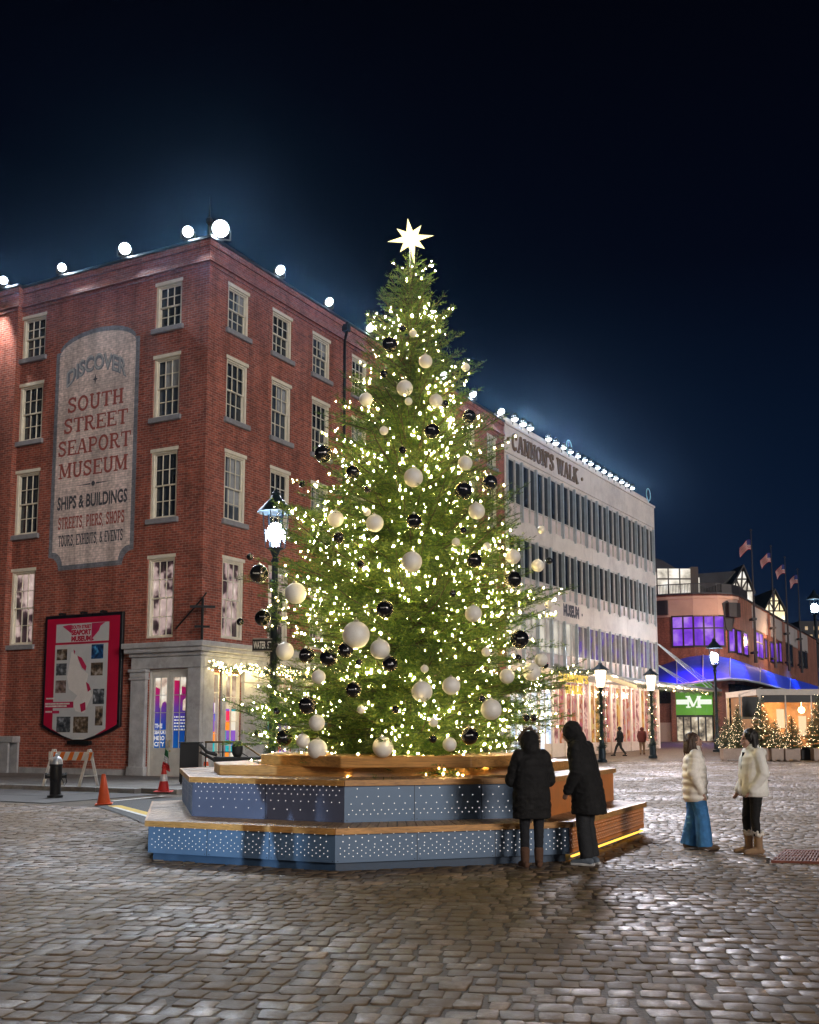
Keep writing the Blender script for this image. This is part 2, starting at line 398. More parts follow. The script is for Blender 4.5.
def head(mb, c, yaw=0.0, pitch=0.0):
    M = Matrix.Rotation(yaw, 4, 'Z') @ Matrix.Rotation(pitch, 4, 'X'); c = Vector(c); q = lambda x, y, z: c + (M @ Vector((x, y, z)))
    R3 = M.to_3x3()
    mb.sphere(q(0, -.01, .03), .1, 16, 12, sc=(.76, .95, .9), M=R3.to_4x4()); mb.sphere(q(0, .025, -.035), .078, 14, 10, sc=(.78, .85, 1.05), M=R3.to_4x4())
    mb.sphere(q(0, .062, -.095), .028, 8, 6)                                   # chin
    limb(mb, [q(0, .088, .02), q(0, .108, -.018)], [.011, .016], 8)              # nose
    for s in (-1, 1):
        mb.sphere(q(s*.078, -.01, -.005), .026, 8, 6, sc=(.35, .7, 1.1), M=R3.to_4x4()); mb.sphere(q(s*.04, .065, -.03), .03, 8, 6)
    limb(mb, [q(-.02, .088, -.058), q(.02, .088, -.058)], [.011, .011], 8)
    return q, R3.to_4x4()
def figure(name_label, loc, rotz, sc, P):
    """P: joint positions and clothes; the figure faces +y"""
    t = thing('person', name_label, 'person', loc, rotz, P.get('group')); t.scale = (sc*P.get('slim', 1), sc*P.get('slim', 1), sc)
    J = dict(pel=(0, 0, .94), chest=(0, .0, 1.26), neck=(0, .0, 1.46), head=(0, .03, 1.60),
             sh=[(-.175, -.01, 1.40), (.175, -.01, 1.40)], el=[(-.23, -.04, 1.12), (.23, -.04, 1.12)], wr=[(-.20, .08, .90), (.20, .08, .90)],
             hip=[(-.09, 0, .90), (.09, 0, .90)], kn=[(-.10, .02, .49), (.10, .02, .49)], an=[(-.10, -.02, .09), (.10, -.02, .09)], toe=[(-.12, .13, .03), (.12, .13, .03)])
    J.update(P.get('J', {})); V = Vector
    b = MB()
    q, R4 = head(b, J['head'], P.get('yaw', 0), P.get('nod', 0))
    limb(b, [V(J['neck']) - V((0, 0, .06)), V(J['neck']), V(J['head']) - V((0, .02, .06))], [.062, .052, .05])
    pl, ch = V(J['pel']), V(J['chest']); nk = V(J['neck'])
    rings(b, [(pl.z-.10, .13, .10, pl.x, pl.y), (pl.z, .165, .115, pl.x, pl.y), (pl.z+.16, .13, .095, (pl.x+ch.x)/2, (pl.y+ch.y)/2), (ch.z, .165, .115, ch.x, ch.y), (1.39, .17, .10, nk.x*.8+ch.x*.2, nk.y*.8+ch.y*.2), (1.44, .08, .06, nk.x, nk.y)])
    for i in (0, 1):
        limb(b, [J['sh'][i], J['el'][i], J['wr'][i]], [.052, .04, .028]); d = V(J['wr'][i]) - V(J['el'][i]); hd = V(P.get('hd', d)) if P.get('hd') else d
        hand(b, J['wr'][i], hd, V((0, 1, 0)) if abs(d.normalized().y) < .8 else V((1, 0, 0)), P.get('curl', .6))
        limb(b, [J['hip'][i], V(J['hip'][i]).lerp(V(J['kn'][i]), .4), J['kn'][i], V(J['kn'][i]).lerp(V(J['an'][i]), .35), J['an'][i]], [.09, .078, .052, .054, .036])
        limb(b, [J['an'][i], V(J['an'][i]) + V((0, -.04, -.05)), J['toe'][i]], [.036, .034, .03])
    fuse(b, 'body', M_skin, t, .0085, 2)
    e = MB()
    for s in (-1, 1): e.sphere(q(s*.032, .083, .012), .0095, 8, 6)
    e.build('eyes', M_eye, t, smooth=True)
    e = MB(); e.sphere(q(0, .099, -.058), .012, 8, 6, sc=(1.7, .5, .6), M=R4); e.build('lips', M_lip, t, smooth=True)
    # trousers
    tr = MB(); kr, hr, ar = P.get('leg', (.075, .11, .055)); ac = P.get('cuff', .10)
    rings(tr, [(pl.z-.12, .15, .12, pl.x, pl.y), (pl.z+.08, .17, .125, pl.x, pl.y)])
    for i in (0, 1):
        h, k, a = V(J['hip'][i]), V(J['kn'][i]), V(J['an'][i]); a2 = k.lerp(a, (k.z-ac)/max(.01, (k.z-a.z)))
        limb(tr, [h, h.lerp(k, .5), k], [hr, (hr+kr)/2, kr]); tr.tube([k, k.lerp(a2, .5), a2], [kr, (kr+ar)/2*P.get('fl', 1), ar], 14); tr.sphere(k, kr)
    fuse(tr, P.get('trn', 'trousers'), P['trm'], t, .011, 2, (P.get('tf', .005), (9, 9, 13), loc[0]))
    for i in (0, 1):                                                          # shoes or boots
        a, to = V(J['an'][i]), V(J['toe'][i]); f = (to-a); f.z = 0; f.normalize(); bt = P.get('boot', .0); s = MB()
        h0 = V((a.x, a.y, .045)) - f*.05; tip = V((to.x, to.y, .035)) + f*.03
        limb(s, [h0, V((a.x, a.y, .055))+f*.05, tip], [.045, .048, .036])
        if bt: limb(s, [V((a.x, a.y, .06)), V((a.x, a.y, bt))], [.055, P.get('bw', .068)])
        else: limb(s, [V((a.x, a.y, .05)), V((a.x, a.y, .10))], [.045, .042])
        s2 = MB(); n = 0
        for v in s.v: s.v[n] = (v[0], v[1], max(v[2], .004)); n += 1
        fuse(s, P.get('shn', 'shoe'), P['shm'], t, .010, 2)
        if P.get('sole'):
            o = MB(); r = V((f.y, -f.x, 0)); pts = [(h0 - f*.05 + r*.03), (h0 - f*.05 - r*.03), (h0+f*.1 - r*.045), (tip + f*.02 - r*.035), (tip+f*.045), (tip + f*.02 + r*.035), (h0+f*.1 + r*.045)]
            o.prism([(p.x, p.y) for p in pts], .002, .032); o.build('sole', P['sole'], t, bevel=.006)
        if P.get('fluff'):
            o = MB(); rg_ = random.Random(4+i); z = P['boot']
            for _ in range(46): an = rg_.uniform(0, 2*PI); o.sphere((a.x+.066*math.cos(an), a.y+.066*math.sin(an), z+rg_.uniform(-.015, .05)), rg_.uniform(.016, .026), 6, 5)
            fuse(o, 'boot_fluff', P['fluff'], t, .009, 1)
    # coat: body rings and sleeves
    c = MB(); rings(c, P['coat'], 22, P.get('puff', 0), P.get('pp', .11))
    pf = P.get('puff', 0)
    for i in (0, 1):
        s, l, w_ = V(J['sh'][i]), V(J['el'][i]), V(J['wr'][i]); n = 16; pts, rs = [], []; r0, r1, r2 = P.get('slv', (.082, .075, .055))
        for k in range(n+1):
            u = k/n; p = s.lerp(l, u*2) if u < .5 else l.lerp(w_, u*2-1); r = r0+(r1-r0)*u*2 if u < .5 else r1+(r2-r1)*(u*2-1)
            pts.append(p); rs.append(r*(1 - pf*1.3*abs(math.cos(PI*k/2.2))**3))
        limb(c, pts, rs, 12)
    if P.get('collar'): z0, z1, r, cy = P['collar']; c.lathe([(r*1.1, z0), (r*1.12, (z0+z1)/2), (r, z1)], 16, (0, cy, 0))
    for blob in P.get('coatx', []): c.sphere(blob[:3], blob[3], 14, 10, sc=blob[4] if len(blob) > 4 else (1, 1, 1))
    fuse(c, P.get('ctn', 'coat'), P['cm'], t, .0105, 2, (P.get('cf', .008), P.get('cs', (9, 9, 14)), loc[0]*3))
    if P.get('hair'):
        h = MB()
        for blob in P['hair']:
            if blob[0] == 's': h.sphere(q(*blob[1]), blob[2], 16, 12, sc=blob[3], M=R4)
            else: limb(h, [q(*p) for p in blob[1]], blob[2], 10)
        fuse(h, P.get('hrn', 'hair'), P['hm'], t, .0075, P.get('hsm', 2), (.010, (42, 42, 5), 1.7))
    if P.get('fur'):
        f_ = MB(); rg_ = random.Random(3)
        cx, cy, cz, R = P['fur']
        for _ in range(520):
            an = rg_.uniform(-.35*PI, 1.35*PI); o = V((math.cos(an)*R, rg_.uniform(-.045, .045), math.sin(an)*R*1.12))
            p = V((cx, cy, cz)) + o; d = (o.normalized() + V((rg_.uniform(-.6, .6), rg_.uniform(-1, .6), rg_.uniform(-.5, .5)))).normalized(); L_ = rg_.uniform(.035, .075); sd = d.orthogonal().normalized()*.006
            f_.add([p-sd, p+sd, p+d*L_], [(0, 1, 2)]); sd = d.cross(sd)
            f_.add([p-sd, p+sd, p+d*L_], [(0, 1, 2)])
        f_.build('fur_trim', cloth('brown_fur', (.16, .10, .06), .9), t, fix=False)
    for fn in P.get('extra', []): fn(t)
    return t
K_black = cloth('black_coat_cloth', (.006, .006, .007), .85); K_dark = cloth('dark_denim', (.012, .013, .018)); K_brownboot = cloth('brown_boot_suede', (.10, .05, .03))
K_grey = cloth('grey_trouser_cloth', (.018, .020, .024)); K_white = cloth('white_sole_rubber', (.55, .55, .55)); K_cream = cloth('cream_puffer_nylon', (.88, .84, .77), .6, .1, 90, .06)
K_ivory = cloth('ivory_jacket_cloth', (.88, .87, .82), .65, .12, 90, .06); K_jean = cloth('bright_blue_denim', (.055, .22, .52), .85, .3, 120, .2); K_tan = cloth('tan_suede', (.30, .19, .11)); K_sand = cloth('sand_shoe', (.26, .18, .12))
K_brownhair = cloth('brown_hair', (.055, .028, .018), .5, .5, 40); K_blackhair = cloth('black_hair', (.010, .008, .008), .5, .5, 40)
K_maroon = cloth('maroon_coat', (.10, .02, .02)); K_fluff = cloth('white_fluff', (.7, .66, .6), .9)
def zip_(pts, w_, m, name):
    def fn(t): mb = MB(); mb.tube([Vector(p) for p in pts], w_, 6); mb.build(name, m, t, smooth=True)
    return fn
# two dark figures at the platform
figure('person in a black parka with brown fur hood, seen from behind at the platform', (1.56, 14.02, 0), math.radians(8), 1.0, dict(
    J=dict(el=[(-.27, .06, 1.10), (.27, .06, 1.10)], wr=[(-.10, .25, 1.05), (.10, .25, 1.05)], head=(-.01, .09, 1.58), an=[(-.11, -.02, .09), (.09, .0, .09)], toe=[(-.13, .13, .03), (.11, .15, .03)]), nod=-.25,
    coat=[(.62, .265, .185, 0, .0), (.70, .275, .20, 0, .0), (.95, .265, .195, 0, 0), (1.15, .25, .18, 0, 0), (1.32, .245, .165, 0, 0), (1.42, .20, .135, 0, .01), (1.50, .12, .10, 0, .02)], puff=.05, pp=.14, slim=.92, slv=(.10, .095, .07),
    coatx=[(-.01, .03, 1.575, .135, (1.0, 1.0, 1.15)), (-.01, -.03, 1.50, .125)], ctn='parka', cm=K_black, trm=K_dark, shm=K_brownboot, shn='boot', boot=.22, leg=(.07, .10, .06), cuff=.2, fur=(-.01, .065, 1.60, .118)))
figure('person in a long black coat leaning over the platform beside the fur-hooded one', (2.32, 14.33, 0), math.radians(58), 1.085, dict(
    J=dict(chest=(0, .05, 1.24), neck=(0, .13, 1.44), head=(0, .22, 1.56), sh=[(-.18, .07, 1.39), (.18, .07, 1.39)], el=[(-.24, .05, 1.10), (.25, .02, 1.10)], wr=[(-.20, .18, .88), (.22, .13, .86)], kn=[(-.10, .03, .49), (.10, .04, .49)]), nod=-.35, slim=.94,
    coat=[(.60, .235, .215, 0, -.02), (.70, .235, .21, 0, -.02), (.95, .225, .19, 0, 0), (1.15, .225, .17, 0, .04), (1.30, .23, .16, 0, .07), (1.41, .19, .13, 0, .10), (1.49, .10, .09, 0, .14)], slv=(.088, .08, .062),
    coatx=[(0, .19, 1.585, .118, (.95, 1.08, 1.12)), (0, .10, 1.49, .10)], cm=K_black, trm=K_grey, shm=cloth('grey_trainer', (.12, .15, .19)), shn='trainer', sole=K_white, leg=(.085, .11, .085), cuff=.09))
# two women talking
def cuffs(t): pass
figure('woman in a cream quilted puffer jacket and bright blue wide jeans, facing the other woman', (4.22, 16.22, 0), math.radians(-97), .985, dict(
    J=dict(el=[(-.24, -.06, 1.13), (.24, -.06, 1.13)], wr=[(-.21, .03, .88), (.20, .06, .86)], an=[(-.09, -.10, .09), (.10, .10, .09)], toe=[(-.11, .05, .03), (.13, .25, .03)], kn=[(-.10, -.02, .49), (.10, .08, .49)], head=(0, .02, 1.59)), nod=.18, yaw=.12,
    coat=[(.70, .215, .165, 0, 0), (.76, .235, .185, 0, 0), (1.0, .235, .19, 0, 0), (1.2, .235, .18, 0, 0), (1.34, .22, .155, 0, 0), (1.43, .16, .115, 0, .0), (1.49, .085, .085, 0, .01)], puff=.09, pp=.115, cf=.0035, cs=(7, 7, 9), slv=(.092, .088, .064), ctn='puffer_jacket',
    cm=K_cream, trm=K_jean, trn='jeans', leg=(.105, .125, .125), fl=1.0, cuff=.05, shm=K_sand, collar=(1.42, 1.53, .085, .01),
    hair=[('s', (0, -.036, .042), .110, (.88, .95, .96)), ('t', [(-.05, -.09, .02), (-.06, -.12, -.12), (-.06, -.12, -.28)], [.06, .065, .04]), ('t', [(.05, -.09, .02), (.06, -.12, -.12), (.06, -.11, -.30)], [.06, .065, .035]), ('t', [(-.082, -.05, .03), (-.09, -.04, -.14), (-.10, -.02, -.28)], [.03, .035, .022]), ('t', [(.082, -.05, .03), (.09, -.04, -.14), (.10, -.02, -.30)], [.03, .035, .022])], hm=K_brownhair,
    extra=[zip_([(0.0, .125, 1.42), (0.0, .165, 1.2), (0, .175, .95), (0, .165, .74)], .008, cloth('beige_zip', (.35, .28, .2)), 'zip')]))
figure('woman in an ivory jacket, black hair, black leggings and tan boots, facing left', (4.88, 15.57, 0), math.radians(98), 1.0, dict(
    J=dict(el=[(-.23, -.05, 1.13), (.24, -.03, 1.12)], wr=[(-.17, .10, .90), (.19, .13, .88)], an=[(-.09, .0, .09), (.10, .05, .09)], toe=[(-.10, .16, .03), (.12, .21, .03)], kn=[(-.10, .04, .49), (.10, .07, .49)], head=(0, .05, 1.60)), nod=-.05,
    coat=[(.80, .225, .185, 0, 0), (.86, .235, .195, 0, 0), (1.05, .225, .185, 0, 0), (1.22, .23, .175, 0, 0), (1.35, .22, .155, 0, 0), (1.44, .16, .115, 0, -.01), (1.50, .09, .09, 0, 0)], puff=.03, pp=.2, cf=.005, cs=(6, 6, 8), slv=(.09, .084, .062), ctn='jacket',
    coatx=[(0, -.14, 1.42, .085, (1.4, .7, .8))], cm=K_ivory, trm=K_black, trn='leggings', leg=(.066, .10, .052), cuff=.26, shm=K_tan, shn='boot', boot=.27, bw=.066, fluff=K_fluff, collar=(1.42, 1.54, .088, -.01),
    hair=[('s', (0, -.038, .04), .118, (.88, .95, .98)), ('s', (0, -.06, -.05), .10, (.95, .8, 1.0)), ('t', [(-.07, -.05, .02), (-.085, -.045, -.13)], [.042, .036]), ('t', [(.07, -.05, .02), (.085, -.045, -.13)], [.042, .036]), ('t', [(0, -.07, .0), (0, -.08, -.15)], [.08, .07])], hm=K_blackhair,
    extra=[zip_([(0.0, .125, 1.42), (0.0, .155, 1.2), (0, .165, .95), (0, .168, .82)], .022, K_black, 'jacket_lining'), zip_([(.30, -.02, 1.24), (.305, -.02, 1.12)], .008, K_black, 'sleeve_zip'), zip_([(.235, .07, 1.06), (.24, .10, .93)], .008, K_black, 'pocket_zip')]))
figure('bystander in dark clothes outside the picture left of the photographer', (-3.55, 5.7, 0), math.radians(15), 1.0, dict(
    J=dict(an=[(-.20, 0, .09), (.17, 0, .09)], kn=[(-.15, .02, .49), (.13, .02, .49)], toe=[(-.24, .15, .03), (.2, .15, .03)]),
    coat=[(.84, .21, .16, 0, 0), (1.1, .23, .17, 0, 0), (1.35, .23, .15, 0, 0), (1.45, .14, .11, 0, 0), (1.50, .08, .08, 0, 0)], coatx=[(0, .0, 1.62, .12)], cm=K_black, trm=K_dark, shm=K_black, ctn='jacket'))
# two walkers far off by the white block
figure('person in a black jacket striding past the floral shop windows', (13.45, 69.8, ground_z(0, 69.8)), math.radians(70), 1.08, dict(
    J=dict(an=[(-.09, -.34, .14), (.09, .36, .09)], toe=[(-.10, -.22, .04), (.11, .51, .05)], kn=[(-.09, -.08, .50), (.09, .22, .52)], el=[(-.24, .02, 1.12), (.24, -.12, 1.12)], wr=[(-.22, .2, .96), (.22, -.1, .90)]),
    coat=[(.82, .22, .18, 0, 0), (1.1, .24, .20, 0, -.02), (1.35, .24, .18, 0, -.02), (1.45, .15, .12, 0, 0), (1.50, .08, .08, 0, 0)], coatx=[(0, .0, 1.62, .12)], cm=K_black, trm=K_grey, shm=K_black, ctn='jacket'))
figure('person in a dark red coat walking away under the white block canopy', (15.45, 72.5, ground_z(0, 72.5)), math.radians(-20), 1.05, dict(
    J=dict(an=[(-.09, -.12, .09), (.09, .16, .09)], toe=[(-.10, .03, .03), (.11, .31, .03)], kn=[(-.09, .0, .49), (.09, .12, .50)]),
    coat=[(.78, .23, .18, 0, 0), (1.1, .24, .19, 0, 0), (1.35, .23, .16, 0, 0), (1.45, .14, .11, 0, 0), (1.50, .08, .08, 0, 0)], coatx=[(0, .02, 1.60, .125)], cm=K_maroon, trm=K_sand, shm=K_brownboot))
# ================================================================== sky
w = bpy.data.worlds.new('World'); scene.world = w; w.use_nodes = True
nt = w.node_tree; bg = nt.nodes['Background']
tc = _n(nt, 'ShaderNodeTexCoord'); sp = _n(nt, 'ShaderNodeSeparateXYZ'); nt.links.new(tc.outputs['Generated'], sp.inputs[0])
sky = _ramp(nt, sp.outputs['Z'], [(0.0, (0.006, 0.013, 0.034)), (0.10, (0.0045, 0.0135, 0.040)), (0.22, (0.0026, 0.0085, 0.027)), (0.40, (0.0012, 0.0026, 0.0090)), (0.62, (0.0008, 0.0012, 0.0038))])
nt.links.new(sky, bg.inputs['Color']); bg.inputs['Strength'].default_value = 0.75
front_fill = bpy.data.lights.new('front_fill', 'SUN'); front_fill.energy = 1.5; front_fill.angle = math.radians(14); front_fill.color = (1.0, 0.91, 0.84)  # added frontal fill at night, standing in for plaza light behind the camera
so = bpy.data.objects.new('front_fill', front_fill); COL.objects.link(so)
so.rotation_euler = Vector((-0.56, 0.80, -0.24)).to_track_quat('-Z', 'Y').to_euler()

# ================================================================== street grid of the brick block
A = Vector((-7.35, 38.0, 0)); YAW = math.radians(28.3)
NR = Vector((math.cos(YAW), -math.sin(YAW), 0)); DR = Vector((math.sin(YAW), math.cos(YAW), 0))
MA = Matrix.Translation(A) @ Matrix.Rotation(-YAW, 4, 'Z')          # block frame: x = out of the side street front, y = along it
def loc2w(x, y, z=0): return MA @ Vector((x, y, z))
MAi = MA.inverted()
def on_left(px, py, off=0):      # point of the left front (block frame): (u, z)
    d = ray(px, py); o = MAi @ Vector((0, 0, CAMH)); e = MAi.to_3x3() @ d
    t = (-off - o.y) / e.y; return o.x + e.x*t, o.z + e.z*t
def on_right(px, py, off=0):
    d = ray(px, py); o = MAi @ Vector((0, 0, CAMH)); e = MAi.to_3x3() @ d
    t = (off - o.x) / e.x; return o.y + e.y*t, o.z + e.z*t

# ================================================================== ground
def ground_mat():
    m, nt, b = new_mat('ground_dirt')
    tc = _n(nt, 'ShaderNodeTexCoord')
    n1 = _n(nt, 'ShaderNodeTexNoise', Scale=1.6, Detail=8.0, Roughness=0.7); nt.links.new(tc.outputs['Object'], n1.inputs['Vector'])
    n2 = _n(nt, 'ShaderNodeTexNoise', Scale=30.0, Detail=4.0); nt.links.new(tc.outputs['Object'], n2.inputs['Vector'])
    c = _ramp(nt, n1.outputs['Fac'], [(0.3, (0.034, 0.023, 0.013)), (0.7, (0.095, 0.062, 0.033))])
    f = _ramp(nt, n2.outputs['Fac'], [(0.3, 0.6), (0.7, 1.3)])
    nt.links.new(_mix(nt, 1.0, c, f, 'MULTIPLY'), b.inputs['Base Color']); b.inputs['Roughness'].default_value = 0.75
    bp = _n(nt, 'ShaderNodeBump', Strength=0.6, Distance=0.015); nt.links.new(n2.outputs['Fac'], bp.inputs['Height']); nt.links.new(bp.outputs['Normal'], b.inputs['Normal'])
    return m
xs = np.concatenate([np.linspace(-600, -60, 8), np.linspace(-50, 100, 31), np.linspace(120, 600, 8)])
ys = np.concatenate([np.linspace(-80, 40, 13), np.linspace(44, 124, 41), np.linspace(150, 1200, 10)])
gv = [(x, y, ground_z(x, y) - 0.0105) for y in ys for x in xs]; nx = len(xs)
gf = np.array([(j*nx+i, j*nx+i+1, (j+1)*nx+i+1, (j+1)*nx+i) for j in range(len(ys)-1) for i in range(nx-1)])
structure(raw_mesh('ground', np.array(gv), gf, [ground_mat()], smooth=True))

def stone_mat():
    m, nt, b = new_mat('granite_setts')
    tc = _n(nt, 'ShaderNodeTexCoord'); at = _n(nt, 'ShaderNodeAttribute'); at.attribute_name = 'tone'
    c = _ramp(nt, at.outputs['Fac'], [(0.0, (0.095, 0.075, 0.062)), (0.35, (0.175, 0.138, 0.115)), (0.6, (0.215, 0.162, 0.122)), (0.8, (0.30, 0.24, 0.205)), (0.93, (0.37, 0.26, 0.18)), (1.0, (0.07, 0.056, 0.045))])
    n1 = _n(nt, 'ShaderNodeTexNoise', Scale=24.0, Detail=6.0, Roughness=0.7); nt.links.new(tc.outputs['Object'], n1.inputs['Vector'])
    g = _ramp(nt, n1.outputs['Fac'], [(0.3, 0.62), (0.7, 1.25)])
    c = _mix(nt, 1.0, c, g, 'MULTIPLY')
    n2 = _n(nt, 'ShaderNodeTexNoise', Scale=0.33, Detail=9.0, Roughness=0.68); nt.links.new(tc.outputs['Object'], n2.inputs['Vector'])
    n3 = _n(nt, 'ShaderNodeTexNoise', Scale=5.0, Detail=6.0, Roughness=0.7); nt.links.new(tc.outputs['Object'], n3.inputs['Vector'])
    ad = _n(nt, 'ShaderNodeMath', operation='MULTIPLY_ADD'); nt.links.new(n3.outputs['Fac'], ad.inputs[0]); ad.inputs[1].default_value = 0.35; nt.links.new(n2.outputs['Fac'], ad.inputs[2])
    f = _ramp(nt, ad.outputs[0], [(0.555, 0.0), (0.72, 0.88)])         # trodden-in dirt over the setts
    c = _mix(nt, f, c, (0.135, 0.088, 0.046))
    nt.links.new(c, b.inputs['Base Color'])
    r0 = _ramp(nt, at.outputs['Fac'], [(0.0, 0.30), (0.3, 0.66), (0.6, 0.34), (1.0, 0.70)]); r = _mix(nt, 0.5, r0, _ramp(nt, n3.outputs['Fac'], [(0.32, 0.30), (0.66, 0.65)]))
    nt.links.new(_mix(nt, f, r, (0.8, 0.8, 0.8)), b.inputs['Roughness'])
    b.inputs['Specular IOR Level'].default_value = 0.38
    bp = _n(nt, 'ShaderNodeBump', Strength=0.5, Distance=0.01); nt.links.new(n1.outputs['Fac'], bp.inputs['Height']); nt.links.new(bp.outputs['Normal'], b.inputs['Normal'])
    return m
def cobbles():
    rg = np.random.default_rng(5); ang = math.radians(-9.0); ca, sa = math.cos(ang), math.sin(ang)
    pw, pd = 0.18, 0.222; out = []
    J = np.arange(-75, 330)
    for j in J:
        off = rg.uniform(0, pw); x = -40.0 + off; v = j*pd
        n = 480; wd = rg.uniform(0.135, 0.235, n); cx = x + np.cumsum(wd) - wd/2
        X = cx*ca - v*sa; Y = cx*sa + v*ca
        dL = (X - A.x)*(-DR.x) + (Y - A.y)*(-DR.y)                 # metres in front of the brick building's left front
        k = (np.abs(X) < 0.395*Y + 1.2) & (Y > 4.6) & (Y < 62) & ~((dL < 11.3) & (X < -4.3 + 0.0*Y))
        dR = (X - A.x)*NR.x + (Y - A.y)*NR.y
        k &= ~((dR < 4.6) & (dL < 6.9))
        # under the timber platform nothing shows
        k &= ~((np.abs(X) < 2.6) & (Y > 15.6) & (Y < 20))
        out.append(np.stack([X[k], Y[k], wd[k], np.full(k.sum(), pd)], 1))
    S = np.concatenate(out); n = len(S)
    t = np.linspace(0, 1, 5)[:-1]
    sq = np.array([(-1, -.74), (-.78, -1), (.78, -1), (1, -.74), (1, .74), (.78, 1), (-.78, 1), (-1, .74)])
    jit = rg.normal(0, 0.075, (n, 8, 2))
    gap = rg.uniform(0.005, 0.014, n)
    hw = (S[:, 2]/2 - gap)[:, None]; hd = (S[:, 3]/2 - gap*0.9)[:, None]*rg.uniform(0.93, 1.03, n)[:, None]
    sh = rg.normal(0, 0.014, (n, 2)); a2 = ang + rg.normal(0, 0.035, n)
    px = (sq[:, 0] + jit[:, :, 0])*hw; py = (sq[:, 1] + jit[:, :, 1])*hd
    top = rg.normal(0.0, 0.0025, n) - 0.002; tx, ty = rg.normal(0, 0.016, n), rg.normal(0, 0.018, n)
    rings = []
    for sc, dz in ((1.0, -0.03), (0.99, -0.0040), (0.93, 0.0)):
        lx, ly = px*sc, py*sc
        gx = S[:, 0, None] + sh[:, 0, None] + lx*np.cos(a2)[:, None] - ly*np.sin(a2)[:, None]
        gy = S[:, 1, None] + sh[:, 1, None] + lx*np.sin(a2)[:, None] + ly*np.cos(a2)[:, None]
        z0 = np.array([ground_z(0, y) if y > 52 else 0.0 for y in S[:, 1]])
        gz = (z0 + top)[:, None] + dz + (lx*tx[:, None] + ly*ty[:, None] if dz > -0.02 else 0) + 0*gx
        rings.append(np.stack([gx, gy, gz], 2))
    V = np.concatenate(rings, 1).reshape(-1, 3)                         # n * 24
    fs = []
    for r in (0, 1):
        for k in range(8): fs.append((r*8+k, r*8+(k+1) % 8, r*8+8+(k+1) % 8, r*8+8+k))
    fs += [(16, 17, 18, 19), (16, 19, 20, 23), (20, 21, 22, 23)]
    fs = np.array(fs); FA = (fs[None] + (np.arange(n)*24)[:, None, None]).reshape(-1, 4)
    o = raw_mesh('cobblestones', V, FA, [stone_mat()], smooth=False)
    at = o.data.attributes.new('tone', 'FLOAT', 'POINT')
    at.data.foreach_set('value', np.repeat(rg.uniform(0, 1, n), 24).astype(np.float32))
    return structure(o)
cobbles()

M_concrete = mat('concrete_paving', (0.15, 0.14, 0.13), 0.75, var=0.22, vs=1.3, bump=0.25, bs=25, dirt=(0.10, 0.09, 0.08))
M_kerb = mat('granite_kerb', (0.27, 0.265, 0.26), 0.7, var=0.3, vs=4, bump=0.3, bs=30)
M_asphalt = mat('asphalt', (0.042, 0.040, 0.040), 0.75, var=0.35, vs=6, bump=0.5, bs=70)
mb = MB()                                                               # raised pavement round the block, slabs jointed
P = lambda x, y, z: tuple(loc2w(x, y, z))
def slabs(x0, x1, y0, y1, step, z1):
    n = max(1, round((x1-x0)/step)); m = max(1, round((y1-y0)/step)); g = 0.008
    for i in range(n):
        for j in range(m):
            a, b = x0+(x1-x0)*i/n+g, x0+(x1-x0)*(i+1)/n-g; c, d = y0+(y1-y0)*j/m+g, y0+(y1-y0)*(j+1)/m-g
            dz = rnd.uniform(-.003, .003)
            mb.prism([(a, c), (b, c), (b, d), (a, d)], -0.02, z1+dz, 0, P)
slabs(-30, 4.3, -6.5, 0.0, 1.5, 0.13)
slabs(0.0, 4.3, 0.0, 27.2, 1.5, 0.13)
structure(mb.build('sidewalk', M_concrete))
mb = MB()
for i in range(24):
    a = -30 + i*1.45; b = a + 1.44
    if b > 4.6: break
    mb.prism([(a, -6.8), (b, -6.8), (b, -6.51), (a, -6.51)], -0.05, 0.135, 0, P)
for i in range(22):
    a = -6.5 + i*1.5
    mb.prism([(4.31, a), (4.6, a), (4.6, a+1.49), (4.31, a+1.49)], -0.05, 0.135, 0, P)
structure(mb.build('kerb', M_kerb, bevel=0.012))
mb = MB(); slabs(-30, 4.3, -10.9, -6.85, 2.0, 0.004)
structure(mb.build('street_paving', mat('street_concrete', (0.075, 0.070, 0.068), 0.7, var=0.3, vs=1.0, bump=0.3, bs=30, dirt=(0.08, 0.07, 0.065))))
mb = MB()
pts = [atz(*q, 0.003) for q in ((96, 806), (118, 801), (186, 797), (190, 845), (150, 826), (122, 815))]
mb.poly([(p.x, p.y, 0.010) for p in pts]); structure(mb.build('road_patch', M_asphalt))
M_white = mat('white_line_paint', (0.62, 0.60, 0.56), 0.7, var=0.3, vs=9); M_yellow = mat('yellow_line_paint', (0.62, 0.42, 0.05), 0.7, var=0.3, vs=9)
def ground_line(name, a, b, wdt, m, z):
    p, q = atz(*a), atz(*b); d = (q-p); d.z = 0; d.normalize(); n = Vector((-d.y, d.x, 0))*wdt/2
    mb = MB(); mb.poly([(v.x, v.y, z) for v in (p-n, q-n, q+n, p+n)]); structure(mb.build(name, m))
ground_line('road_marking', (112, 801.5), (164, 796.5), 0.14, M_white, 0.014)
ground_line('road_marking', (114, 806), (158, 817.5), 0.30, M_yellow, 0.014)
ground_line('road_marking', (114, 807.8), (156, 819.5), 0.10, M_white, 0.018)
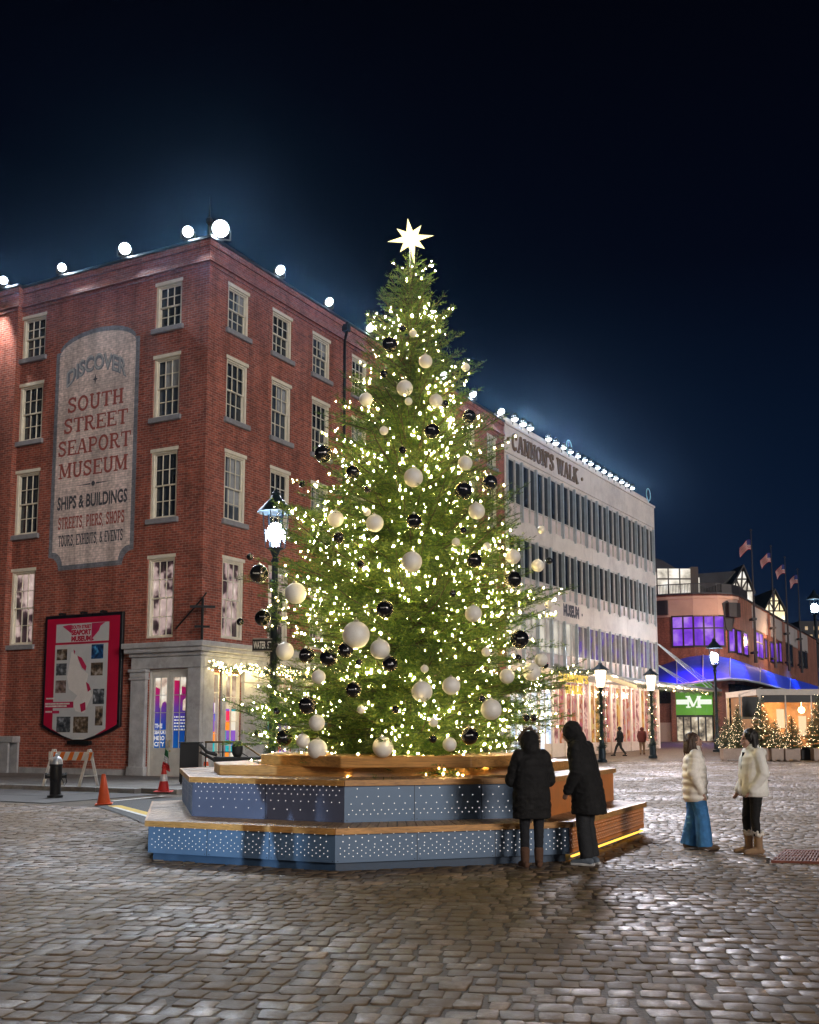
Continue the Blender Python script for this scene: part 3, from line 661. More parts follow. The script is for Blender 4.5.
# ================================================================== the brick museum building
M_brick = brick_mat('red_brick', (0.40, 0.096, 0.056), (0.20, 0.048, 0.033), (0.38, 0.235, 0.19), 0.27, 0.092, 0.011)
M_granite = mat('grey_granite', (0.38, 0.385, 0.40), 0.7, var=0.25, vs=2.5, bump=0.25, bs=40, dirt=(0.22, 0.215, 0.21))
M_cream = mat('cream_frame_paint', (0.74, 0.70, 0.58), 0.5, var=0.12, vs=4)
M_sill = mat('grey_stone_sill', (0.25, 0.25, 0.27), 0.7, var=0.2, vs=6)
M_coping = mat('dark_metal_coping', (0.05, 0.055, 0.065), 0.45, metal=0.4, var=0.2)
M_iron = mat('black_iron', (0.018, 0.019, 0.021), 0.45, metal=0.5, var=0.3, vs=8)
def glass_dark(name, tint):
    m, nt, b = new_mat(name); b.inputs['Roughness'].default_value = 0.07; b.inputs['Specular IOR Level'].default_value = 0.7
    uv = _n(nt, 'ShaderNodeUVMap'); n = _n(nt, 'ShaderNodeTexNoise', Scale=1.7, Detail=3.0); nt.links.new(uv.outputs[0], n.inputs['Vector'])
    nt.links.new(_ramp(nt, n.outputs['Fac'], [(0.35, tuple(c*.45 for c in tint)), (0.68, tint)]), b.inputs['Base Color'])
    bp = _n(nt, 'ShaderNodeBump', Strength=0.06, Distance=0.02); nt.links.new(n.outputs['Fac'], bp.inputs['Height']); nt.links.new(bp.outputs['Normal'], b.inputs['Normal'])
    return m
M_glass = [glass_dark('dark_window_glass', (0.035, 0.044, 0.056)), glass_dark('dark_blue_window_glass', (0.07, 0.09, 0.12))]
M_room = lit_mat('lit_room_window', [(0.36, (0.01, 0.006, 0.006)), (0.47, (0.05, 0.025, 0.03)), (0.52, (0.42, 0.30, 0.28)), (0.62, (0.62, 0.46, 0.42)), (0.7, (0.95, 0.82, 0.72))], 0.9, 1.3, (1, 0.8, 0.8), detail=3.0)
M_blind = mat('pale_window_blind', (0.32, 0.34, 0.36), 0.8, var=0.15, vs=3)

brick = thing('brick_building', 'four storey red brick corner building with a painted museum sign and floodlit roof edge', 'building', A, -YAW)
PL = lambda u, z, d: (u, d, z)
PR = lambda u, z, d: (-d, u, z)
ROWS = [(16.72, 18.51), (13.27, 15.66), (9.44, 12.06), (5.06, 8.07)]
LCOL = [(-9.62, -8.30), (-2.55, -1.28)]
RCOL = [(1.12, 2.42), (3.98, 5.34), (6.87, 8.25), (10.07, 11.4), (13.0, 14.35), (15.95, 17.3), (18.9, 20.25), (21.85, 23.2), (24.8, 26.1)]
DOOR_L = (-2.32, -0.46, 0.13, 3.92)
R_OPEN = []                                       # ground floor openings of the side street front
for k in range(8):
    u = 0.66 + k*3.28
    R_OPEN += [(u, u+0.46, 0.9, 3.80), (u+0.74, u+1.66, 0.35, 3.80)]
mb = MB()
wall_grid(mb, -9.66, 0, 0, 19.75, [(a, b, c, d) for a, b in LCOL for c, d in ROWS] + [DOOR_L], PL, 0.24)
mb.build('front_wall', M_brick, brick)
mb = MB()
wall_grid(mb, -24, -9.66, 0, 19.75, [(-13.4, -12.1, c, d) for c, d in ROWS] + [(-18, -16.7, c, d) for c, d in ROWS], lambda u, z, d: (u, d-0.24, z), 0.24)
mb.quad((-9.66, -0.24, 0), (-9.66, 0, 0), (-9.66, 0, 19.75), (-9.66, -0.24, 19.75))
mb.build('projecting_wall', M_brick, brick)
mb = MB()
wall_grid(mb, 0, 27.2, 0, 19.75, [(a, b, c, d) for a, b in RCOL for c, d in ROWS] + R_OPEN, PR, 0.24)
mb.quad((0, 27.2, 0), (-14, 27.2, 0), (-14, 27.2, 19.75), (0, 27.2, 19.75)); mb.quad((-24, 27.2, 0), (-24, 0, 0), (-24, 0, 19.75), (-24, 27.2, 19.75))
mb.quad((-24, 27.2, 0), (-14, 27.2, 0), (-14, 27.2, 19.75), (-24, 27.2, 19.75))
mb.build('side_wall', M_brick, brick)
mb = MB(); mb.box(-24, -0.05, 0.05, 27.15, 19.5, 19.6)
roof = mb.build('roof', mat('tar_roof', (0.04, 0.04, 0.042), 0.9), brick)
mb = MB()                                           # brick courses under the parapet
for z, h, o in ((18.76, 0.075, 0.05), (18.92, 0.15, 0.09), (19.10, 0.075, 0.05), (19.52, 0.23, 0.06)):
    mb.box(-9.66, o, -o, 0.0-0.002, z, z+h); mb.box(0.002, o, 0.0, 27.2, z, z+h)
    mb.box(-24, -9.66+o, -o-0.24, -0.242, z, z+h)
mb.build('brick_cornice', M_brick, brick)
mb = MB()
mb.box(-9.6, 0.12, -0.12, 0.28, 19.75, 19.87); mb.box(-24, -9.601, -0.36, 0.28, 19.75, 19.87); mb.box(-0.28, 0.12, 0.281, 27.2, 19.75, 19.87)
mb.build('coping', M_coping, brick, bevel=0.02)
def window(parent, u0, u1, z0, z1, P, kind=0, sill=True, cols=3):
    """box-framed sash window: frame > two sashes, glass, sill"""
    mb = MB(); j = 0.11; d0, d1 = 0.05, 0.22
    def bx(m, a, b, c, d, e, f): m.prism([(a, c), (b, c), (b, d), (a, d)], e, f, 0, P)
    bx(mb, u0, u0+j, z0, z1, d0, d1); bx(mb, u1-j, u1, z0, z1, d0, d1); bx(mb, u0+j, u1-j, z1-j-0.05, z1, d0, d1); bx(mb, u0+j, u1-j, z0, z0+0.07, d0, d1)
    bx(mb, u0-0.03, u1+0.03, z1-0.10, z1+0.03, -0.015, d0-0.002)
    fr = mb.build('window', M_cream, parent)
    a, b, c, d = u0+j, u1-j, z0+0.07, z1-j-0.05; mid = (c+d)/2; s = 0.05
    for lo, hi, e in ((c, mid+0.03, 0.155), (mid-0.03, d, 0.105)):
        mb = MB(); f = e+0.045
        bx(mb, a, a+s, lo, hi, e, f); bx(mb, b-s, b, lo, hi, e, f); bx(mb, a+s, b-s, lo, lo+s, e, f); bx(mb, a+s, b-s, hi-s, hi, e, f)
        for k in range(1, cols):
            x = a+s+(b-a-2*s)*k/cols; bx(mb, x-0.014, x+0.014, lo+s, hi-s, e+.005, f-.005)
        y = (lo+hi)/2
        for k in range(cols):
            x0, x1 = a+s+(b-a-2*s)*k/cols+.014, a+s+(b-a-2*s)*(k+1)/cols-.014
            bx(mb, x0, x1, y-0.014, y+0.014, e+.005, f-.005)
        mb.build('sash', M_cream, fr)
    mb = MB(); g = 0.214
    mb.quad(P(a, c, g), P(b, c, g), P(b, d, g), P(a, d, g)); mb.build('glass', M_room if kind == 2 else M_glass[kind], fr)
    if kind == 1:
        mb = MB(); x0 = a + (b-a)*rnd.choice([0.52, 0.62, 0.3]); z2 = mid + (d-mid)*rnd.uniform(-.6, .4)
        mb.quad(P(x0, z2, .2115), P(b, z2, .2115), P(b, d, .2115), P(x0, d, .2115)); mb.build('blind', M_blind, fr)
    if sill:
        mb = MB(); bx(mb, u0-0.12, u1+0.12, z0-0.19, z0-0.001, -0.11, 0.1); mb.build('sill', M_sill, fr, bevel=0.012)
for (a, b) in LCOL:
    for i, (c, d) in enumerate(ROWS): window(brick, a, b, c, d, PL, 2 if i == 3 else (1 if (i == 1 and a > -5) else 0), sill=not (i == 3 and a > -5))
for a in (-13.4, -18.0):
    for i, (c, d) in enumerate(ROWS): window(brick, a, a+1.3, c, d, lambda u, z, dd: (u, dd-0.24, z), 2 if i == 3 else 0)
for k, (a, b) in enumerate(RCOL):
    for i, (c, d) in enumerate(ROWS): window(brick, a, b, c, d, PR, 2 if i == 3 else (1 if (k+i) % 2 == 0 else 0), sill=i < 3)
# granite shop front round the corner: piers, beam, cornice
mb = MB(); Z = 0.13
mb.box(-3.06, -2.36, -0.16, -0.002, Z, 3.55); mb.box(-3.12, -2.30, -0.22, -0.002, 3.55, 3.62); mb.box(-3.09, -2.33, -0.19, -0.002, 3.621, 3.82); mb.box(-3.14, -2.28, -0.24, -0.002, 3.821, 3.93)
mb.box(-3.12, -2.30, -0.20, -0.002, Z, 0.45)
mb.box(-0.44, 0.16, -0.16, -0.002, Z, 3.93); mb.box(0.002, 0.16, -0.001, 0.60, Z, 3.93)
for k in range(8):
    u = 0.66 + k*3.28
    mb.box(0.002, 0.10, u+0.48, u+0.72, Z, 3.93); mb.box(0.002, 0.16, u+1.70, u+3.22, Z, 3.50); mb.box(0.002, 0.21, u+1.66, u+3.25, 3.501, 3.93)
    mb.box(0.002, 0.08, u+.001, u+0.46, 0.20, 0.9)
mb.build('granite_pier', M_granite, brick, bevel=0.015)
mb = MB()
mb.box(-3.06, 0.17, -0.17, -0.002, 3.935, 4.36); mb.box(0.002, 0.17, -0.001, 27.2, 3.935, 4.36)
mb.box(-3.12, 0.24, -0.24, -0.002, 4.362, 4.50); mb.box(0.002, 0.24, -0.001, 27.2, 4.362, 4.50)
mb.box(-3.24, 0.38, -0.38, -0.002, 4.502, 4.66); mb.box(0.002, 0.38, -0.001, 27.2, 4.502, 4.66)
mb.box(-3.30, 0.46, -0.46, -0.002, 4.662, 4.86); mb.box(0.002, 0.46, -0.001, 27.2, 4.662, 4.86)
mb.build('granite_cornice', M_granite, brick, bevel=0.02)
mb = MB(); mb.box(-24, -9.0, -0.34, -0.243, 0, 1.28); mb.box(-9.6, -8.75, -0.1, -0.002, 0, 1.28); mb.box(-24, -8.72, -0.38, -0.0, 1.282, 1.52); mb.box(-8.7, -3.13, -0.06, -0.002, 0, 0.34)
mb.build('granite_base', M_granite, brick, bevel=0.015)
# double door with coloured exhibition film
M_doorpaint = mat('pale_door_paint', (0.56, 0.55, 0.51), 0.45, var=0.12, vs=3)
def film_mat():
    m, nt, b = new_mat('exhibition_film')
    tcn = _n(nt, 'ShaderNodeTexCoord'); s = _n(nt, 'ShaderNodeSeparateXYZ'); nt.links.new(tcn.outputs['Object'], s.inputs[0])
    mr = _n(nt, 'ShaderNodeMapRange'); mr.inputs[1].default_value = 1.05; mr.inputs[2].default_value = 3.5; nt.links.new(s.outputs['Z'], mr.inputs[0])
    c = _ramp(nt, mr.outputs[0], [(0.0, (0.006, 0.10, 0.34)), (0.35, (0.012, 0.06, 0.36)), (0.62, (0.13, 0.04, 0.30)), (0.85, (0.42, 0.012, 0.13)), (1.0, (0.48, 0.01, 0.08))])
    nt.links.new(c, b.inputs['Base Color']); nt.links.new(c, b.inputs['Emission Color']); b.inputs['Emission Strength'].default_value = 0.55
    b.inputs['Roughness'].default_value = 0.2; return m
M_film = film_mat()
M_letter_lit = mat('white_film_lettering', (0.8, 0.8, 0.8), 0.5, var=0.05, emit=(1, 0.96, 0.92), es=0.45)
M_doorlit = lit_mat('lit_door_glass', [(0.3, (0.35, 0.2, 0.16)), (0.45, (0.75, 0.58, 0.45)), (0.6, (1.0, 0.92, 0.8))], 0.9, 2.2, (1, 1, 1))
mb = MB(); u0, u1, z0, z1 = DOOR_L
for a, b in ((u0, u0+.07), (u1-.07, u1)): mb.box(a, b, 0.02, 0.2, z0, z1)
mb.box(u0+.07, u1-.07, 0.02, 0.2, z1-.06, z1)
fr = mb.build('double_door', M_doorpaint, brick)
mid = (u0+u1)/2
for (a, b, left) in ((u0+.07, mid-.006, True), (mid+.006, u1-.07, False)):
    mb = MB(); mb.box(a, a+.14, .06, .11, z0, z1-.06); mb.box(b-.14, b, .06, .11, z0, z1-.06); mb.box(a+.14, b-.14, .06, .11, z0, 1.12); mb.box(a+.14, b-.14, .06, .11, z1-.30, z1-.06)
    mb.box(a+.2, b-.2, .045, .058, z0+.25, .9)
    for k in range(1, 4): zz = 1.12 + (z1-.30-1.12)*k/4; mb.box(a+.14, b-.14, .07, .10, zz-.012, zz+.012)
    mb.box((a+b)/2-.012, (a+b)/2+.012, .071, .099, 1.12, z1-.30)
    mb.build('door_leaf', M_doorpaint, fr)
    mb = MB(); mb.quad((a+.14, .118, 1.12), (b-.14, .118, 1.12), (b-.14, .118, z1-.30), (a+.14, .118, z1-.30)); mb.build('glass', M_doorlit, fr)
    mb = MB(); c, d = a+.145, b-.145; wv = d-c
    if left: prof = [(c, 1.12), (d, 1.12), (d, 2.62), (c+.82*wv, 2.78), (c+.6*wv, 2.72), (c+.48*wv, 2.5), (c+.36*wv, 2.55), (c+.36*wv, 3.22), (c, 3.3)]
    else: prof = [(c, 1.12), (d, 1.12), (d, 2.42), (c+.7*wv, 2.45), (c+.72*wv, 2.8), (d, 2.9), (d, 3.25), (c+.6*wv, 3.3), (c+.58*wv, 3.0), (c+.42*wv, 3.0), (c+.42*wv, 3.5), (c, 3.52)]
    mb.poly([(x, .114, z) for x, z in prof]); mb.build('window_film', M_film, fr)
    mb = MB()
    if left:
        for i, t in enumerate(('THE', 'SEAPORT', 'HERO', 'CITY')):
            zt = 1.98 - i*0.215; n = len(t); sans(mb, t, lambda u, z, d: (u, d, z), c+.01, c+.01+min(wv*.95, .115*n), zt-.16, zt, 0, .03, .1115)
    else:
        for i in range(5):
            zt = 2.24 - i*0.11; x = c+.03
            while x < d-.08:
                l = rnd.uniform(.05, .12); l = min(l, d-.03-x); mb.quad((x, .1115, zt-.05), (x+l, .1115, zt-.05), (x+l, .1115, zt), (x, .1115, zt)); x += l+.03
    mb.build('lettering', M_letter_lit, fr)
    hx = b-.07 if left else a+.07
    mb = MB(); mb.tube([(hx, .06, 1.15), (hx, .0, 1.17), (hx, -.005, 1.38), (hx, .06, 1.4)], .014, 6); mb.sphere((hx, .04, 1.02), .035)
    mb.build('handle', mat('brass', (0.5, 0.36, 0.14), 0.3, metal=0.9), fr, smooth=True)
# side street windows of the ground floor, display films inside
FILMS = [mat('film_%s' % n, c, 0.3, var=0.1, emit=c, es=0.9) for n, c in (('blue', (0.02, 0.10, 0.45)), ('orange', (0.75, 0.22, 0.02)), ('teal', (0.01, 0.30, 0.34)), ('crimson', (0.55, 0.02, 0.08)), ('violet', (0.16, 0.06, 0.38)), ('pale', (0.55, 0.52, 0.45)))]
M_shoplit = lit_mat('lit_shop_glass', [(0.32, (0.25, 0.16, 0.12)), (0.5, (0.6, 0.42, 0.30)), (0.66, (0.95, 0.78, 0.55))], 0.8, 1.8)
for k, (a, b, c, d) in enumerate(R_OPEN):
    mb = MB(); j = .07
    def bx(m, p, q, r, s, e, f): m.prism([(p, r), (q, r), (q, s), (p, s)], e, f, 0, PR)
    bx(mb, a, a+j, c, d, .02, .16); bx(mb, b-j, b, c, d, .02, .16); bx(mb, a+j, b-j, d-j, d, .02, .16); bx(mb, a+j, b-j, c, c+j, .02, .16)
    if b-a > .6: bx(mb, (a+b)/2-.02, (a+b)/2+.02, c+j, d-j, .05, .10)
    n = 4
    for i in range(1, n):
        zz = c+(d-c)*i/n; m0 = (a+b)/2
        if b-a > .6: bx(mb, a+j, m0-.02, zz-.012, zz+.012, .05, .10); bx(mb, m0+.02, b-j, zz-.012, zz+.012, .05, .10)
        else: bx(mb, a+j, b-j, zz-.012, zz+.012, .05, .10)
    fr = mb.build('shop_window', M_cream, brick)
    mb = MB(); mb.quad(PR(a+j, c+j, .14), PR(b-j, c+j, .14), PR(b-j, d-j, .14), PR(a+j, d-j, .14)); mb.build('glass', M_shoplit, fr)
    mb = MB(); zt = c+(d-c)*.63; z = c+j
    while z < zt:
        h = rnd.uniform(.18, .42); x = a+j
        while x < b-j-.02:
            wv = min(rnd.uniform(.18, .5), b-j-x); mb.quad(PR(x, z, .136), PR(x+wv, z, .136), PR(x+wv, min(z+h, zt), .136), PR(x, min(z+h, zt), .136), rnd.randrange(6)); x += wv
        z += h
    mb.build('display_film', FILMS, fr)
# painted wall sign -------------------------------------------------------------
M_wash = brick_mat('whitewashed_brick', (0.86, 0.72, 0.68), (0.79, 0.64, 0.61), (0.58, 0.48, 0.46), 0.27, 0.092, 0.011, paint=(0.30, 0.15, 0.12))
M_band = brick_mat('grey_blue_painted_brick', (0.24, 0.255, 0.30), (0.195, 0.21, 0.255), (0.17, 0.18, 0.21), 0.27, 0.092, 0.011, paint=(0.20, 0.14, 0.14))
M_rust = mat('rust_red_sign_paint', (0.34, 0.085, 0.070), 0.85, var=0.35, vs=7); M_slate = mat('dark_slate_sign_paint', (0.060, 0.062, 0.080), 0.85, var=0.35, vs=7)
M_bluegrey = mat('blue_grey_sign_paint', (0.20, 0.22, 0.27), 0.85, var=0.25, vs=7); M_pale = mat('pale_blue_sign_paint', (0.42, 0.44, 0.47), 0.85, var=0.25, vs=7)
def sign_outline(ins=0.0):
    l, r, b = -7.62+ins, -3.27-ins, 7.86+ins; n = .55
    pts = [(l+n, b), (r-n, b)] + [(r-n+n*math.sin(t*PI/2), b+n-n*math.cos(t*PI/2)+0.0) for t in ()]
    pts = [(l+n, b), (r-n, b)] + arc(r, b, n, n, 180, 90, 6)[1:-1] + [(r, b+n), (r, 16.62-ins*.7)]
    pts += [(r-.28, 16.66-ins*.9)] + [(-5.445+2.0*math.cos(t), 16.62-ins+(0.72)*math.sin(t)) for t in np.linspace(0.12, PI-0.12, 17)] + [(l+.28, 16.66-ins*.9), (l, 16.62-ins*.7), (l, b+n)] + arc(l, b, n, n, 90, 0, 6)[1:-1]
    return pts
PS = lambda u, v, h: (u, -h, v)
mb = MB(); mb.prism(sign_outline(0), 0.002, 0.010, 0, PS); sgn = mb.build('painted_sign', M_band, brick)
mb = MB(); mb.prism(sign_outline(0.19), 0.0105, 0.014, 0, PS); mb.build('whitewash', M_wash, sgn)
mb = MB(); H = 0.0148
slab(mb, 'SOUTH', PS, -6.92, -3.97, 14.10, 14.70, 0, H); slab(mb, 'STREET', PS, -7.08, -3.72, 13.27, 13.86, 0, H)
slab(mb, 'SEAPORT', PS, -7.34, -3.54, 12.38, 12.98, 0, H); slab(mb, 'MUSEUM', PS, -7.24, -3.66, 11.48, 12.08, 0, H)
slab(mb, 'STREETS, PIERS, SHOPS', PS, -7.17, -3.75, 9.48, 9.93, 0, H, weight=1.25)
mb.build('lettering', M_rust, sgn, fix=False)
mb = MB()
sans(mb, 'SHIPS & BUILDINGS', PS, -7.25, -3.65, 10.23, 10.76, 0, 0.03, H)
slab(mb, 'TOURS, EXHIBITS, & EVENTS', PS, -7.12, -3.80, 8.80, 9.22, 0, H, weight=1.25)
mb.build('lettering', M_slate, sgn, fix=False); mb = MB()
mb.prism([(-5.40+.10*math.cos(t), 11.13+.10*math.sin(t)) for t in np.linspace(0, 2*PI, 9)[:-1]], .0145, .0155, 0, PS)
mb.prism([(-6.35, 11.12), (-5.55, 11.10), (-5.55, 11.16)], .0145, .0152, 0, PS); mb.prism([(-4.45, 11.14), (-5.25, 11.16), (-5.25, 11.10)], .0145, .0152, 0, PS)
mb.prism([(-5.49+(.22 if k % 2 == 0 else .06)*math.sin(k*PI/4)*(.6 if k in (2, 6) else 1), 15.27+(.22 if k % 2 == 0 else .06)*math.cos(k*PI/4)) for k in range(8)], .0145, .0155, 0, PS)
mb.build('painted_ornament', M_slate, sgn, fix=False)
def bow(u, v): t = (u+5.45)/1.6; return u, v - 0.55*t*t
for m_, du, dv, hh, bd in ((M_bluegrey, .045, -.05, H, .055), (M_pale, 0, 0, H+.002, .0)):
    mb = MB(); sans(mb, 'DISCOVER', PS, -7.02+du, -3.92+du, 15.66+dv, 16.30+dv, 0, bd, hh, bow); mb.build('lettering', m_, sgn, fix=False)
# downspout, corner ironwork, finial
mb = MB(); mb.tube([(0.09, 9.3, 0.2), (0.09, 9.3, 18.9), (0.2, 9.3, 19.3), (0.2, 9.3, 19.7)], .065, 8); mb.box(0.02, .3, 9.16, 9.44, 19.3, 19.6)
for z in (4, 8, 12, 16): mb.box(0.0, .17, 9.2, 9.4, z, z+.06)
mb.build('downspout', M_iron, brick)
mb = MB(); c = (0.22, -0.22)
mb.tube([(*c, 4.86), (*c, 6.35)], .05, 8); mb.bar((c[0]-.36, c[1]-.25, 6.05), (c[0]+.36, c[1]+.25, 6.05), .06, .09); mb.bar((c[0]-.22, c[1]-.15, 5.35), (c[0]+.22, c[1]+.15, 5.35), .06, .08)
mb.tube([(-1.1, -.06, 5.35), (c[0]-.05, c[1]-.02, 6.3), (c[0]+.12, c[1]+.05, 6.55)], .03, 6)
mb.build('iron_bracket', M_iron, brick)
mb = MB(); mb.lathe([(.06, 19.87), (.05, 20.5), (.13, 20.6), (.13, 20.75), (.045, 20.85), (.03, 21.3), (.004, 21.7)], 8, (-.35, .35, 0)); mb.build('finial', M_iron, brick)
# rooftop floodlights ---------------------------------------------------------------
M_flood = glow('floodlight_lens', (0.86, 0.93, 1.0), 7.0); M_floodbody = mat('floodlight_housing', (0.06, 0.065, 0.07), 0.4, metal=0.6)
def floodlight(P, aim, r, watt, label, grp, tgt_col=(0.80, 0.89, 1.0), cone=1.75):
    """round-lens flood on a yoke, standing on the roof edge"""
    t = thing('floodlight', label, 'floodlight', P, 0, grp)
    d = (Vector(aim)-Vector(P)); yaw = math.atan2(d.y, d.x) - PI/2; t.rotation_euler.z = yaw
    pit = math.atan2(d.z, math.hypot(d.x, d.y)); Mh = Matrix.Translation((0, 0, .18+r)) @ Matrix.Rotation(pit, 4, 'X')
    mb = MB(); q = [(r*.55, -r*.9), (r*.9, -r*.6), (r*1.08, r*.02), (r*1.12, r*.2)]
    rings = [[Mh @ Vector((a*math.cos(2*PI*j/16), y, a*math.sin(2*PI*j/16))) for j in range(16)] for a, y in q]; mb.loft(rings)
    mb.build('housing', M_floodbody, t, smooth=True, angle=.7)
    mb = MB(); mb.bar((0, -r*.2, 0), (0, -r*.2, .1), .09); mb.bar((-r*1.2, -r*.2, .1), (r*1.2, -r*.2, .1), .05); mb.bar((-r*1.2, -r*.2, .1), (-r*1.2, -r*.2, .2+r), .05, mi=0, up=(1, 0, 0)); mb.bar((r*1.2, -r*.2, .1), (r*1.2, -r*.2, .2+r), .05, up=(1, 0, 0)); mb.box(-.12, .12, -r*.2-.12, -r*.2+.12, -.02, .02)
    mb.build('yoke', M_floodbody, t)
    mb = MB(); rings = [[Mh @ Vector((a*math.cos(2*PI*j/16), y, a*math.sin(2*PI*j/16))) for j in range(16)] for a, y in ((r, r*.21), (r*.8, r*.36), (r*.4, r*.46))]; mb.loft(rings)
    mb.build('lens', M_flood, t, smooth=True)
    c = Matrix.Translation(P) @ Matrix.Rotation(yaw, 4, 'Z') @ Mh @ Vector((0, r*.75, 0))
    lamp('SPOT', c, watt, tgt_col, r*.8, aim, cone, 0.5)
    return t
names = ['leftmost', 'second from the left', 'third from the left', 'fourth from the left']
for i, (px, py, r) in enumerate([(9, 284, .17), (63, 268, .17), (126, 245, .23), (189, 229, .21)]):
    u, z = on_left(px, py); P = loc2w(u, -.05 if u > -9.7 else -.28, 19.87)
    floodlight(P, Vector((P.x*.35 - 1, 9 + i, 0)), r, 3200, f'roof floodlight above the painted sign front, {names[i]} of four', 'floodlights along the brick roof')
P = loc2w(0.05, .50, 19.87)
floodlight(P, Vector((1, 12, 0)), .32, 9000, 'largest and brightest floodlight, on the roof corner of the brick building', 'floodlights along the brick roof')
nm = ['next to the bright corner lamp', 'second after the bright corner lamp', 'just left of the tree top', 'hidden behind the tree', 'hidden behind the tree, farther one', 'just right of the tree, above the brick end', 'by the white building']
for i, (u, r) in enumerate([(on_right(279, 270)[0], .2), (on_right(328, 301)[0], .19), (on_right(369, 327)[0], .19), (15.3, .2), (19.2, .2), (None, .2), (None, .22)]):
    if u is None: u = on_right((472, 500)[i-5], (391, 407)[i-5])[0]; u = min(u, 26.9)
    P = loc2w(.05, u, 19.87)
    floodlight(P, Vector((9+i, 22+i*3, 0)), r, 3000, f'floodlight on the brick side street roof, {nm[i]}', 'floodlights along the brick roof')
lamp('SPOT', loc2w(-10.55, -.75, 19.6), 1700, (1.0, 0.92, 0.88), .1, loc2w(-10.75, -.3, 6), 1.0, .7)
# ================================================================== white office block with fins
C0 = Vector((5.55, 61.95, 0)); YC = math.radians(30.3)
MC = Matrix.Translation(C0) @ Matrix.Rotation(-YC, 4, 'Z'); LC = 28.25
M_panel = mat('pale_concrete_panel', (0.80, 0.74, 0.69), 0.7, var=0.10, vs=0.7, bump=0.1, bs=30, dirt=(0.50, 0.45, 0.43))
M_fin = mat('pale_blue_metal_fin', (0.50, 0.56, 0.58), 0.4, metal=0.2, var=0.12, vs=3)
M_mull = mat('white_mullion', (0.62, 0.60, 0.57), 0.5, var=0.1)
off = thing('office_building', 'white four storey office block with rows of metal fins and gold roof sign lettering', 'building', C0, -YC)
PC = lambda u, z, d: (-d, u, z)
def pc(mb, a, b, c, d, e, f, mi=0): mb.prism([(a, c), (b, c), (b, d), (a, d)], e, f, mi, PC)
mb = MB()
for z0, z1, e in ((18.05, 19.70, 0.0), (13.22, 14.28, 0.0), (8.72, 10.13, 0.0)):
    n = 4
    for k in range(n): pc(mb, LC*k/n+.008, LC*(k+1)/n-.008, z0, z1, e-.02, .4)
pc(mb, 0, LC, 17.80, 18.045, .06, .4); pc(mb, -.05, LC+.1, 19.705, 19.86, -.14, .5); pc(mb, 0, LC, 19.862, 20.42, .35, .6)
mb.build('spandrel', M_panel, off, bevel=.01)
mb = MB()
for z0, z1 in ((14.282, 15.14), (10.132, 10.82), (5.55, 6.5)): pc(mb, 0, LC, z0, z1, .06, .3)
mb.build('infill_panel', mat('pink_white_panel', (0.72, 0.63, 0.61), 0.65, var=0.1, vs=1), off)
mb = MB()
pc(mb, 0, .18, 0, 19.7, -.06, .4); pc(mb, LC-.2, LC, 0, 19.7, -.06, .4)
mb.box(-22, -.42, LC-.3, LC, 0, 19.7); mb.box(-22, -.42, 0, .3, 0, 19.7); mb.box(-22, -21.7, .3, LC-.3, 0, 19.7)
mb.build('wall', M_panel, off)
mb = MB(); mb.box(-21.6, -.5, .3, LC-.3, 19.3, 19.4); mb.build('roof', M_coping, off)
mb = MB(); mb.box(-6, -5.9, .3, LC-.3, 5, 19.3); mb.build('back_partition', mat('grey_partition', (.2, .2, .2)), off)
M_gl = [glass_dark('office_glass_dark', (0.020, 0.026, 0.032)), glass_dark('office_glass_teal', (0.035, 0.048, 0.055))]
M_lit3 = lit_mat('lit_office_glass', [(0.30, (0.32, 0.26, 0.22)), (0.48, (0.62, 0.55, 0.48)), (0.62, (0.95, 0.88, 0.74))], 0.75, 0.9, (1, .4, .4))
M_lit3b = lit_mat('lit_purple_office_glass', [(0.30, (0.05, 0.045, 0.05)), (0.48, (0.20, 0.16, 0.17)), (0.56, (0.11, 0.045, 0.42)), (0.68, (0.45, 0.40, 0.42))], 0.7, 1.3, (1, .5, .5))
FU = [0.2 + 2.13*k for k in range(14)]
first = {}
for row, (z0, z1, zb) in enumerate(((15.14, 17.80, 14.35), (10.82, 13.22, 10.2), (6.5, 8.72, 5.6))):
    for k in range(13):
        a, b = FU[k]+.09, FU[k+1]-.09; m0 = (a+b)/2 + .18
        mb = MB(); pc(mb, m0-.05, m0+.05, zb, z1, -.05, .10); pc(mb, a, m0-.06, z1-.10, z1, .0, .07); pc(mb, m0+.06, b, z1-.10, z1, .0, .07); pc(mb, a, m0-.06, z0, z0+.07, .0, .07); pc(mb, m0+.06, b, z0, z0+.07, .0, .07)
        fr = mb.build('window', M_mull, off)
        mb = MB(); g = .05
        mb.quad(PC(a, z0, g), PC(b, z0, g), PC(b, z1, g), PC(a, z1, g))
        mm = (M_lit3 if k < 5 else M_lit3b) if row == 2 else M_gl[(k*7+row*3) % 5 == 0]
        mb.build('glass', mm, fr)
    for k in range(14):
        if row not in first:
            mb = MB(); w_ = .12
            mb.box(-.05, .13, -w_/2, w_/2, zb-.2, z1+.03); mb.box(.13, .145, -w_/2-.02, w_/2+.02, zb-.2, z1+.03)
            f0 = mb.build('fin', M_fin, off); f0.location = (0, FU[0], 0); first[row] = f0
        else:
            f = first[row].copy(); COL.objects.link(f); f.location = (0, FU[k], 0)
PT = lambda u, v, h: (h, u, v)
M_gold = mat('dull_gold_lettering', (0.20, 0.135, 0.07), 0.5, metal=0.1, var=0.15)
mb = MB(); slab(mb, "CANNON'S WALK", PT, 0.95, 11.6, 18.35, 19.38, 0, .021, thick=.10, weight=1.0, space=.06)
for u in (.45, 12.35): mb.prism([(u+.13*math.cos(t), 18.85+.13*math.sin(t)) for t in np.linspace(0, 2*PI, 9)[:-1]], .021, .1, 0, PT)
mb.build('lettering', M_gold, off)
